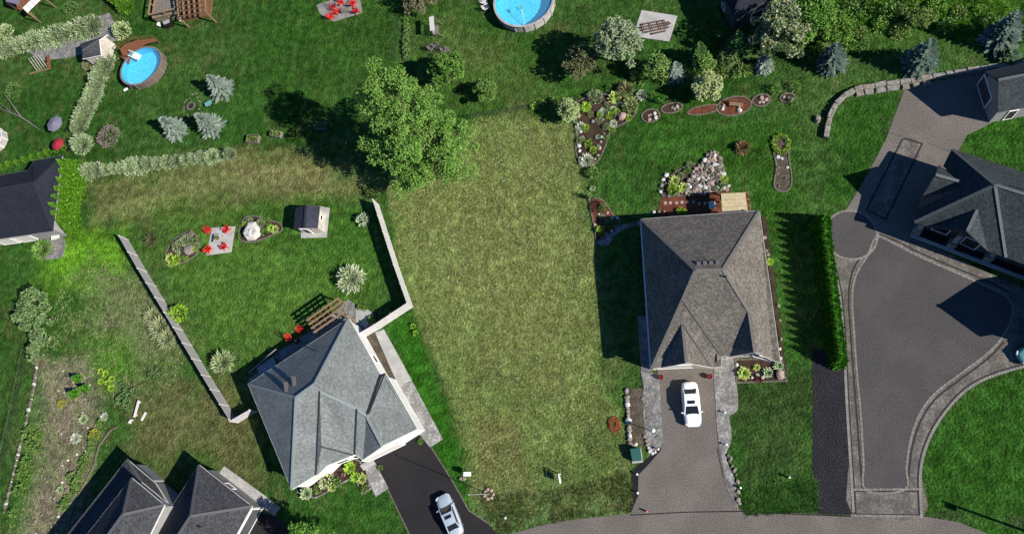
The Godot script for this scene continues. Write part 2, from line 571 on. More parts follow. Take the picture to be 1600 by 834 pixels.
# long pale shoots fanning out of one stool (dappled willow, ornamental grass)
func spray_mesh(r: float, h: float, n: int, l: float, w: float, cols: Array, seed_: int, arch := 0.25) -> ArrayMesh:
	rng.seed = seed_
	var lb := LB.new()
	for i in n:
		var e = rdir()
		e.y = absf(e.y) * 1.2 + 0.05
		e = e.normalized()
		var tip = Vector3(e.x * r, e.y * h, e.z * r) * rng.randf_range(0.75, 1.1)
		var d = tip.normalized()
		var c = tone(cols, 0.2)
		for k in 3:
			var f = 1.0 - 0.24 * k
			var dd = (d + rdir() * 0.28 - Vector3.UP * arch * (0.6 - 0.2 * k)).normalized()
			lb.leaf(tip * f - d * l * 0.6, dd, (Vector3.UP + rdir() * 0.5).normalized(), l * rng.randf_range(0.8, 1.2), w * rng.randf_range(0.7, 1.3), c * rng.randf_range(0.85, 1.15), 0.4, 0.45)
	return lb.done()
# a rosette of broad leaves, with a paler rim where the kind has one
func hosta_mesh(r: float, n: int, inner: Array, rim: Array, seed_: int) -> ArrayMesh:
	rng.seed = seed_
	var lb := LB.new()
	for ring in 3:
		var m = int(n * [1.0, 0.8, 0.5][ring])
		for i in m:
			var a = TAU * (i + rng.randf_range(-0.3, 0.3)) / m + ring * 0.4
			var el = [0.12, 0.5, 0.95][ring] + rng.randf_range(-0.1, 0.15)
			var d = Vector3(cos(a) * cos(el), sin(el), sin(a) * cos(el))
			var L = r * [0.85, 0.72, 0.5][ring] * rng.randf_range(0.85, 1.15)
			var p = d * r * 0.12 + Vector3.UP * (0.08 + 0.05 * ring)
			var up = (Vector3.UP - d * d.y * 0.5).normalized()
			if rim.size():
				lb.leaf(p, d, up, L, L * 0.62, tone(rim, 0.12), 0.3, 0.58)
				lb.leaf(p + up * 0.012, d, up, L * 0.84, L * 0.36, tone(inner, 0.12), 0.3, 0.58)
			else:
				lb.leaf(p, d, up, L, L * 0.6, tone(inner, 0.2), 0.3, 0.58)
	return lb.done()
func plant(called: String, label: String, category: String, at: Vector3, mesh, mat = null, group := "", scl := 1.0, part_name := "foliage") -> Node3D:
	var t = thing(called, label, category, at, group, rng.randf() * TAU)
	t.scale = Vector3.ONE * scl
	var st := MB.new()
	for i in 3:
		st.tube(Vector3.ZERO, Vector3(0.08 * cos(i * 2.1), 0.25, 0.08 * sin(i * 2.1)), 0.02, 0.012, 5)
	part(t, "stem", st.done(), M.bark)
	part(t, part_name, mesh, mat if mat else M.leaf)
	return t
# rocks: a few lumpy shapes, shared
var rocks := []
func make_rocks():
	rng.seed = 4242
	for v in 7:
		var nz := FastNoiseLite.new()
		nz.seed = 40 + v
		nz.frequency = 0.9
		var mb := MB.new()
		var n = 8
		var m = 5
		var P = []
		for j in m + 1:
			var row = []
			for i in n:
				var th = PI * j / m
				var ph = TAU * i / n
				var d = Vector3(sin(th) * cos(ph), cos(th), sin(th) * sin(ph))
				var k = 1.0 + 0.55 * nz.get_noise_3dv(d * 1.4)
				d = Vector3(signf(d.x) * pow(absf(d.x), 0.8), signf(d.y) * pow(absf(d.y), 0.8), signf(d.z) * pow(absf(d.z), 0.8))
				row.append(d * k * 0.5)
			P.append(row)
		for j in m:
			for i in n:
				var i2 = (i + 1) % n
				mb.quad(P[j][i], P[j][i2], P[j + 1][i2], P[j + 1][i])
		rocks.append(mb.done())
func rock_part(parent, called: String, at: Vector3, s: Vector3, mat, turn := -1.0):
	var o = part(parent, called, rocks[rng.randi() % rocks.size()], mat)
	o.position = at
	o.rotation.y = rng.randf() * TAU if turn < 0.0 else turn
	o.scale = s
	return o

# ---------------------------------------------------------------- houses
func roof_height(V: Array, F: Array, p: Vector2) -> float:
	var best = -1.0
	for f in F:
		for i in range(1, f.size() - 1):
			var a: Vector3 = V[f[0]]; var b: Vector3 = V[f[i]]; var c: Vector3 = V[f[i + 1]]
			var a2 = Vector2(a.x, a.z); var b2 = Vector2(b.x, b.z); var c2 = Vector2(c.x, c.z)
			var d = (b2 - a2).cross(c2 - a2)
			if absf(d) < 1e-5:
				continue
			var u = (p - a2).cross(c2 - a2) / d
			var w = (b2 - a2).cross(p - a2) / d
			if u >= -0.002 and w >= -0.002 and u + w <= 1.002:
				best = maxf(best, a.y + u * (b.y - a.y) + w * (c.y - a.y))
	return best
# puts a roof (and the walls that carry it) under the thing t; returns the wall loops
func roof_on(t: Node3D, R: Dictionary, mat, cap_mat, fascia_mat, wall_mat, inset := 0.45, th := 0.2, base_y := 0.0, roof_name := "roof") -> Array:
	var o: Vector3 = t.position
	var V = []
	for i in range(0, R.v.size(), 3):
		V.append(Vector3(R.v[i], R.v[i + 1], R.v[i + 2]))
	var mb := MB.new(o)
	var under := MB.new(o)
	var edges := {}
	for f in R.f:
		var poly := PackedVector2Array()
		var nn = Vector3.ZERO
		for i in f.size():
			poly.append(Vector2(V[f[i]].x, V[f[i]].z))
			nn += V[f[i]].cross(V[f[(i + 1) % f.size()]])
			var e = [f[i], f[(i + 1) % f.size()]]
			var key = "%d_%d" % [mini(e[0], e[1]), maxi(e[0], e[1])]
			edges[key] = edges.get(key, 0) + 1
		nn = nn.normalized()
		if nn.y < 0.0:
			nn = -nn
		var hor = Vector3.UP.cross(nn)
		hor = hor.normalized() if hor.length() > 0.01 else Vector3.RIGHT
		var upv = nn.cross(hor)
		var ix = Geometry2D.triangulate_polygon(poly)
		for i in range(0, ix.size(), 3):
			var q = [f[ix[i]], f[ix[i + 1]], f[ix[i + 2]]]
			if (V[q[1]] - V[q[0]]).cross(V[q[2]] - V[q[0]]).y > 0.0:
				q = [q[0], q[2], q[1]]
			for k in q:
				mb.v(V[k], Vector2(V[k].dot(hor), V[k].dot(upv)))
			for k in [q[0], q[2], q[1]]:
				under.v(V[k] - Vector3.UP * th)
	var roof = part(t, roof_name, mb.done(), mat)
	part(roof, "soffit", under.done(), fascia_mat)
	# the open edges are the eaves: a fascia board each, and the walls stand inside them
	var nexts := {}
	var fb := MB.new(o)
	for f in R.f:
		for i in f.size():
			var a = f[i]; var b = f[(i + 1) % f.size()]
			if edges["%d_%d" % [mini(a, b), maxi(a, b)]] == 1:
				nexts[a] = nexts.get(a, []) + [b]
				nexts[b] = nexts.get(b, []) + [a]
				var d = (V[b] - V[a])
				var out = Vector3(-d.z, 0, d.x).normalized() * 0.03
				fb.hexa([V[a] - Vector3.UP * th - out, V[b] - Vector3.UP * th - out, V[b] - Vector3.UP * th + out, V[a] - Vector3.UP * th + out,
					V[a] - Vector3.UP * 0.015 - out, V[b] - Vector3.UP * 0.015 - out, V[b] - Vector3.UP * 0.015 + out, V[a] - Vector3.UP * 0.015 + out])
	part(roof, "fascia", fb.done(), fascia_mat)
	for c in R.c:
		var cm := MB.new(o)
		cm.bar(V[c[0]] + Vector3.UP * 0.015, V[c[1]] + Vector3.UP * 0.015, 0.3, 0.06)
		part(roof, "ridge_cap", cm.done(), cap_mat)
	var loops = []
	if wall_mat == null:
		return loops
	var start = nexts.keys()[0]
	var loop = [start]
	var prev = -1
	var cur = start
	while true:
		var ok = false
		for nx in nexts[cur]:
			if nx != prev and (nx == start or not (nx in loop)):
				prev = cur
				cur = nx
				ok = true
				break
		if not ok or cur == start:
			break
		loop.append(cur)
	var outline := PackedVector2Array()
	for k in loop:
		outline.append(Vector2(V[k].x, V[k].z))
	for poly in Geometry2D.offset_polygon(outline, -inset):
		var wb := MB.new(o)
		for i in poly.size():
			var a: Vector2 = poly[i]; var b: Vector2 = poly[(i + 1) % poly.size()]
			var n = maxi(1, int((b - a).length() / 0.4))
			for k in n:
				var p = a.lerp(b, float(k) / n)
				var q = a.lerp(b, float(k + 1) / n)
				var hp = roof_height(V, R.f, p); var hq = roof_height(V, R.f, q)
				if hp < 0.0: hp = hq
				if hq < 0.0: hq = hp
				if hp < 0.0:
					continue
				wb.quad(g3(p, base_y), g3(q, base_y), g3(q, hq - 0.03), g3(p, hp - 0.03))
		part(t, "wall", wb.done(), wall_mat)
		loops.append(poly)
	return loops
# a door, window or garage door fixed on the wall nearest to a point
func opening(t: Node3D, loops: Array, near: Vector2, w: float, y0: float, y1: float, kind: String):
	var best = 1e9
	var bp = Vector2.ZERO
	var bd = Vector2.RIGHT
	var cc = Vector2.ZERO
	for poly in loops:
		for i in poly.size():
			var a = poly[i]; var b = poly[(i + 1) % poly.size()]
			if (b - a).length() < 0.5:
				continue
			var p = Geometry2D.get_closest_point_to_segment(near, a, b)
			if p.distance_to(near) < best:
				best = p.distance_to(near)
				bd = (b - a).normalized()
				var L = (b - a).length()
				var s = clampf((p - a).dot(bd), minf(w * 0.5 + 0.1, L * 0.5), maxf(L - w * 0.5 - 0.1, L * 0.5))
				bp = a + bd * s
				var nn = Vector2(-bd.y, bd.x)
				cc = -nn if Geometry2D.is_point_in_polygon(bp + nn * 0.05, poly) else nn
	var z = Vector3(cc.x, 0, cc.y)
	var x = Vector3(bd.x, 0, bd.y)
	var B = Basis(x, Vector3.UP, z)
	var c = g3(bp, (y0 + y1) * 0.5)
	var fr := MB.new(t.position)
	var h = y1 - y0
	if kind.ends_with("garage"):
		var panels = 4
		var door = part(t, "garage_door", _framed(t.position, c, B, w, h, 0.12), M.white)
		for i in panels:
			var pm := MB.new(t.position)
			pm.box(c + B * Vector3(0, -h * 0.5 + (i + 0.5) * h / panels, 0.025), Vector3(w - 0.14, h / panels - 0.03, 0.05), B)
			part(door, "panel", pm.done(), M.offwhite if kind == "garage" else M.siding_dark)
	elif kind == "window":
		var win = part(t, "window", _framed(t.position, c, B, w, h, 0.09), M.white)
		fr.box(c + B * Vector3(0, 0, 0.02), Vector3(w - 0.16, h - 0.16, 0.02), B)
		part(win, "pane", fr.done(), M.glass_dark)
	else:
		var dr = part(t, "door", _framed(t.position, c, B, w, h, 0.1), M.white)
		fr.box(c + B * Vector3(0, 0, 0.025), Vector3(w - 0.18, h - 0.18, 0.04), B)
		part(dr, "leaf", fr.done(), M.trim_dark)
		var hb := MB.new(t.position)
		hb.box(c + B * Vector3(w * 0.35, 0, 0.07), Vector3(0.05, 0.14, 0.05), B)
		part(dr, "handle", hb.done(), M.metal)
func _framed(o, c, B, w, h, f) -> ArrayMesh:
	var m := MB.new(o)
	m.box(c + B * Vector3(-w * 0.5 + f * 0.5, 0, 0.04), Vector3(f, h, 0.08), B)
	m.box(c + B * Vector3(w * 0.5 - f * 0.5, 0, 0.04), Vector3(f, h, 0.08), B)
	m.box(c + B * Vector3(0, h * 0.5 - f * 0.5, 0.04), Vector3(w - 2 * f, f, 0.08), B)
	m.box(c + B * Vector3(0, -h * 0.5 + f * 0.5, 0.04), Vector3(w - 2 * f, f, 0.08), B)
	return m.done()

# ---------------------------------------------------------------- ground sheets
func slab(called: String, poly: PackedVector2Array, top: float, mat) -> MeshInstance3D:
	var m := MB.new()
	m.prism(poly, -0.06, top)
	return structure(called, m.done(), mat)
func bed(called: String, label: String, poly: PackedVector2Array, top: float, mat, edge_mat = null, edge_step := 0.32) -> Node3D:
	var c = centre_of(poly)
	var t = thing(called, label, "garden bed", g3(c))
	var m := MB.new(t.position)
	m.prism(poly, -0.05, top)
	part(t, "soil", m.done(), mat)
	if edge_mat:
		var e := MB.new(t.position)
		var loop = poly.duplicate()
		loop.append(poly[0])
		for q in resampled(loop, edge_step):
			var b = Basis(Vector3.UP, -q[1].angle() + rng.randf_range(-0.12, 0.12))
			e.box(g3(q[0], 0.05), Vector3(edge_step * 0.92, 0.14 + rng.randf_range(-0.02, 0.03), 0.17), b)
		var ep = part(t, "edging", e.done(), edge_mat)
		ep.set_meta("kind", "stuff")
	return t

# ---------------------------------------------------------------- furniture and small things
var chair0: Dictionary = {}
func adirondack(label: String, at: Vector3, turn: float, mat, group: String) -> Node3D:
	var t = thing("garden_chair", label, "chair", at, group, turn)
	if chair0.is_empty():
		var d = {}
		var m := MB.new()
		for i in 5:
			var z = 0.28 - i * 0.13
			m.bar(Vector3(-0.27, 0.36 - i * 0.03, z), Vector3(0.27, 0.36 - i * 0.03, z), 0.11, 0.025)
		d.seat = m.done()
		d.slat = []
		for i in 5:
			var x = (i - 2) * 0.115
			m = MB.new()
			m.bar(Vector3(x * 0.9, 0.24, -0.28), Vector3(x * 1.12, 0.98 - absf(i - 2) * 0.05, -0.58), 0.1, 0.022)
			d.slat.append(m.done())
		d.arm = []
		d.leg = []
		for s in [-1, 1]:
			m = MB.new()
			m.hexa([Vector3(s * 0.26, 0.55, 0.36), Vector3(s * 0.42, 0.55, 0.36), Vector3(s * 0.38, 0.55, -0.42), Vector3(s * 0.3, 0.55, -0.42),
				Vector3(s * 0.26, 0.58, 0.36), Vector3(s * 0.42, 0.58, 0.36), Vector3(s * 0.38, 0.58, -0.42), Vector3(s * 0.3, 0.58, -0.42)])
			d.arm.append(m.done())
			m = MB.new()
			m.bar(Vector3(s * 0.31, 0, 0.3), Vector3(s * 0.31, 0.55, 0.3), 0.04, 0.1)
			d.leg.append(m.done())
			m = MB.new()
			m.bar(Vector3(s * 0.29, 0.38, 0.3), Vector3(s * 0.29, 0.02, -0.62), 0.035, 0.1)
			d.leg.append(m.done())
		chair0 = d
	part(t, "seat", chair0.seat, mat)
	var br = part(t, "backrest", chair0.slat[2], mat)
	for i in [0, 1, 3, 4]:
		part(br, "slat", chair0.slat[i], mat)
	for a in chair0.arm:
		part(t, "arm", a, mat)
	for l in chair0.leg:
		part(t, "leg", l, mat)
	return t
func fence_run(called: String, label: String, line: PackedVector2Array, h: float, panel: float, mat, post_mat, group := "", th := 0.07) -> Node3D:
	var t = thing(called, label, "fence", g3(line[0]), group)
	for i in line.size() - 1:
		var d = line[i + 1] - line[i]
		var n = maxi(1, int(round(d.length() / panel)))
		for k in n + 1:
			var p = line[i] + d * k / n
			if k == n and i < line.size() - 2:
				continue
			var m := MB.new(t.position)
			m.box(g3(p, (h + 0.06) * 0.5), Vector3(0.13, h + 0.06, 0.13), Basis(Vector3.UP, -d.angle()))
			m.lathe(g3(p, h + 0.06), [0.1, 0.0, 0.1, 0.03, 0.0, 0.1], 4, 1, 1, -d.angle() + PI / 4)
			part(t, "post", m.done(), post_mat)
		for k in n:
			var a = line[i] + d * k / n + d.normalized() * 0.07
			var b = line[i] + d * (k + 1) / n - d.normalized() * 0.07
			var lift = rng.randf_range(-0.03, 0.03)
			var m := MB.new(t.position)
			# the upright boards of a panel, each set a little in or out, between two rails
			var L = (b - a).length()
			var nb = maxi(3, int(L / 0.24))
			for j in nb:
				var p = a.lerp(b, (j + 0.5) / nb)
				m.box(g3(p, 0.06 + (h - 0.1) * 0.5 + lift), Vector3(L / nb - 0.012, h - 0.22, th * 0.5 + 0.004 * (j % 2)), Basis(Vector3.UP, -d.angle()))
			m.bar(g3(a, h - 0.05 + lift), g3(b, h - 0.05 + lift), th, 0.1)
			m.bar(g3(a, 0.1), g3(b, 0.1), th, 0.1)
			part(t, "panel", m.done(), mat)
	return t
func wire_fence(label: String, line: PackedVector2Array, h: float, gap: float, group := "") -> Node3D:
	var t = thing("chain_link_fence", label, "fence", g3(line[0]), group)
	var pts = resampled(line, gap)
	pts.append([line[line.size() - 1], Vector2.RIGHT])
	for q in pts:
		var m := MB.new(t.position)
		m.tube(g3(q[0]), g3(q[0], h + 0.03), 0.028, 0.028, 6)
		part(t, "post", m.done(), M.wire)
	var r := MB.new(t.position)
	var net := MB.new(t.position)
	for i in pts.size() - 1:
		var a = pts[i][0]; var b = pts[i + 1][0]
		r.tube(g3(a, h), g3(b, h), 0.022, 0.022, 5)
		var n = maxi(2, int(a.distance_to(b) / 0.16))
		for k in n:
			var p = a.lerp(b, float(k) / n); var q = a.lerp(b, float(k + 1) / n)
			for y in [0.06, 0.28, 0.5, 0.72, 0.94]:
				if y + 0.2 < h:
					net.bar(g3(p, y), g3(q, y + 0.22), 0.006, 0.006)
					net.bar(g3(p, y + 0.22), g3(q, y), 0.006, 0.006)
	part(t, "top_rail", r.done(), M.wire)
	var np = part(t, "wire_mesh", net.done(), M.wire)
	np.set_meta("kind", "stuff")
	return t
func car(called: String, label: String, at: Vector3, turn: float, paint, L: float, W: float, roof_shift := 0.0) -> Node3D:
	# front towards +z. stations: z, half width, sill, shoulder height, crown of the sheet metal
	var t = thing(called, label, "car", at, "", turn)
	var k = L / 4.75
	var hw = W * 0.5
	var S = [[-2.36, 0.60, 0.42, 0.74, 0.80], [-2.28, 0.78, 0.34, 0.86, 0.93], [-2.05, 0.88, 0.28, 0.95, 1.0], [-1.5, 0.965, 0.22, 0.98, 1.03], [-0.6, 1.0, 0.2, 0.96, 1.0], [0.3, 1.0, 0.2, 0.94, 0.98], [1.0, 0.985, 0.2, 0.9, 0.97], [1.6, 0.955, 0.22, 0.82, 0.92], [2.05, 0.88, 0.27, 0.74, 0.83], [2.28, 0.72, 0.33, 0.66, 0.72], [2.37, 0.52, 0.42, 0.56, 0.6]]
	var b := MB.new(Vector3.ZERO, true)
	var rows = []
	for s in S:
		var w = s[1] * hw
		rows.append([Vector3(-w * 0.9, s[2], s[0] * k), Vector3(-w, s[2] + 0.15, s[0] * k), Vector3(-w, (s[2] + s[3]) * 0.55, s[0] * k), Vector3(-w * 0.93, s[3], s[0] * k), Vector3(-w * 0.5, s[4], s[0] * k), Vector3(0, s[4] + 0.015, s[0] * k), Vector3(w * 0.5, s[4], s[0] * k), Vector3(w * 0.93, s[3], s[0] * k), Vector3(w, (s[2] + s[3]) * 0.55, s[0] * k), Vector3(w, s[2] + 0.15, s[0] * k), Vector3(w * 0.9, s[2], s[0] * k)])
	for i in rows.size() - 1:
		for j in rows[0].size() - 1:
			b.quad(rows[i][j], rows[i][j + 1], rows[i + 1][j + 1], rows[i + 1][j])
	for e in [0, rows.size() - 1]:
		for j in range(1, rows[0].size() - 1):
			b.tri(rows[e][0], rows[e][j], rows[e][j + 1])
	part(t, "body", b.done(), paint)
	# cabin: glass house under a painted roof panel
	var zs = [-1.72 * k + roof_shift, -1.02 * k + roof_shift, 0.28 * k + roof_shift, 1.12 * k + roof_shift]
	var y0 = 0.93
	var y1 = 1.44
	var bw = hw * 0.9
	var tw = hw * 0.7
	var A = [Vector3(-bw * 0.86, y0, zs[0]), Vector3(-tw * 0.93, y1 - 0.03, zs[1]), Vector3(-tw, y1 - 0.02, zs[2]), Vector3(-bw * 0.93, y0, zs[3])]
	var m := MB.new()
	var roofm := MB.new(Vector3.ZERO, true)
	var prev = []
	for i in 7:
		var f = i / 6.0
		var z = lerpf(zs[1], zs[2], f)
		var w = lerpf(tw * 0.93, tw, sin(f * PI * 0.5))
		var y = y1 + 0.035 * sin(f * PI) - 0.02
		var row = [Vector3(-w, y - 0.02, z), Vector3(-w * 0.6, y + 0.02, z), Vector3(0, y + 0.035, z), Vector3(w * 0.6, y + 0.02, z), Vector3(w, y - 0.02, z)]
		if prev.size():
			for j in 4:
				roofm.quad(prev[j], prev[j + 1], row[j + 1], row[j])
		prev = row
	part(t, "roof", roofm.done(), paint)
	var mir = func(p): return Vector3(-p.x, p.y, p.z)
	# pillars and the painted frame round the glass
	for s in [0, 1]:
		var P = A if s == 0 else A.map(mir)
		m = MB.new()
		m.bar(P[0], P[1], 0.1, 0.05); m.bar(P[2], P[3], 0.09, 0.05); m.bar(P[1], P[2], 0.08, 0.05)
		part(t, "pillar", m.done(), paint)
		m = MB.new()
		m.quad(P[0].lerp(P[3], 0.07) + Vector3.UP * 0.02, P[1], P[2], P[3].lerp(P[0], 0.07) + Vector3.UP * 0.02)
		part(t, "side_window", m.done(), M.glass_dark)
	var Bm = A.map(mir)
	m = MB.new()
	m.quad(A[2], Bm[2], Bm[3], A[3])
	part(t, "windscreen", m.done(), M.glass_dark)
	m = MB.new()
	m.quad(A[0], Bm[0], Bm[1], A[1])
	part(t, "rear_window", m.done(), M.glass_dark)
	m = MB.new()
	m.box(Vector3(0, y1 + 0.052, zs[2] - 0.42 * k), Vector3(tw * 1.2, 0.012, 0.36 * k), Basis(Vector3.RIGHT, 0.03))
	part(t, "sunroof", m.done(), M.glass_dark)
	for s in [-1, 1]:
		m = MB.new()
		m.box(Vector3(s * (hw + 0.08), 0.98, zs[3] - 0.22), Vector3(0.2, 0.13, 0.12), Basis(Vector3.UP, s * 0.2))
		part(t, "mirror", m.done(), paint)
		m = MB.new()
		m.bar(Vector3(s * hw * 0.52, 0.66, 2.3 * k), Vector3(s * hw * 0.86, 0.73, 2.05 * k), 0.1, 0.13)
		part(t, "headlight", m.done(), M.lamp_clear)
		m = MB.new()
		m.bar(Vector3(s * hw * 0.55, 0.78, -2.33 * k), Vector3(s * hw * 0.86, 0.8, -2.16 * k), 0.1, 0.14)
		part(t, "tail_light", m.done(), M.lamp_red)
		for z in [-1.42 * k, 1.42 * k]:
			m = MB.new()
			m.tube(Vector3(s * (hw - 0.23), 0.33, z), Vector3(s * (hw - 0.01), 0.33, z), 0.33, 0.33, 18)
			var wheel = part(t, "wheel", m.done(), M.rubber)
			m = MB.new()
			m.tube(Vector3(s * (hw - 0.02), 0.33, z), Vector3(s * (hw + 0.004), 0.33, z), 0.22, 0.2, 12)
			part(wheel, "rim", m.done(), M.metal)
	return t
func pool(called: String, label: String, at: Vector2, rx: float, rz: float, turn: float, h: float, wall_mat, rim_mat, posts: int) -> Node3D:
	var t = thing(called, label, "pool", g3(at), "", turn)
	var n = 44
	var m := MB.new()
	m.lathe(Vector3.ZERO, [1.0, 0.0, 1.0, h], n, rx, rz)
	part(t, "wall", m.done(), wall_mat)
	m = MB.new()
	var k = (rx - 0.16) / rx
	m.lathe(Vector3.ZERO, [1.03, h, 1.03, h + 0.05, k, h + 0.05, k, h], n, rx, rz)
	part(t, "rim", m.done(), rim_mat)
	m = MB.new()
	m.lathe(Vector3.ZERO, [k, h, k, 0.08], n, rx, rz)
	part(t, "liner_wall", m.done(), M.liner)
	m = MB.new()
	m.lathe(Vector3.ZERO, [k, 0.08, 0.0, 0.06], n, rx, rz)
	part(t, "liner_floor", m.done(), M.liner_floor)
	m = MB.new()
	m.lathe(Vector3.ZERO, [k * 0.998, h - 0.16, 0.0, h - 0.16], n, rx, rz)
	part(t, "water", m.done(), M.water)
	for i in posts:
		var a = TAU * i / posts
		m = MB.new()
		var c = Vector3(cos(a) * rx, 0, sin(a) * rz)
		m.box(c * 1.012 + Vector3.UP * (h * 0.5), Vector3(0.16, h, 0.1), Basis(Vector3.UP, -a + PI / 2))
		part(t, "upright", m.done(), rim_mat)
	return t
func bollard(label: String, at: Vector2, h: float, group: String):
	var t = thing("garden_light", label, "light", g3(at), group)
	var m := MB.new()
	m.lathe(Vector3.ZERO, [0.05, 0.0, 0.045, h, 0.0, h], 8)
	part(t, "post", m.done(), M.black)
	m = MB.new()
	m.lathe(Vector3.UP * h, [0.0, 0.0, 0.1, 0.0, 0.13, 0.04, 0.1, 0.12, 0.0, 0.17], 10)
	part(t, "cap", m.done(), M.white)

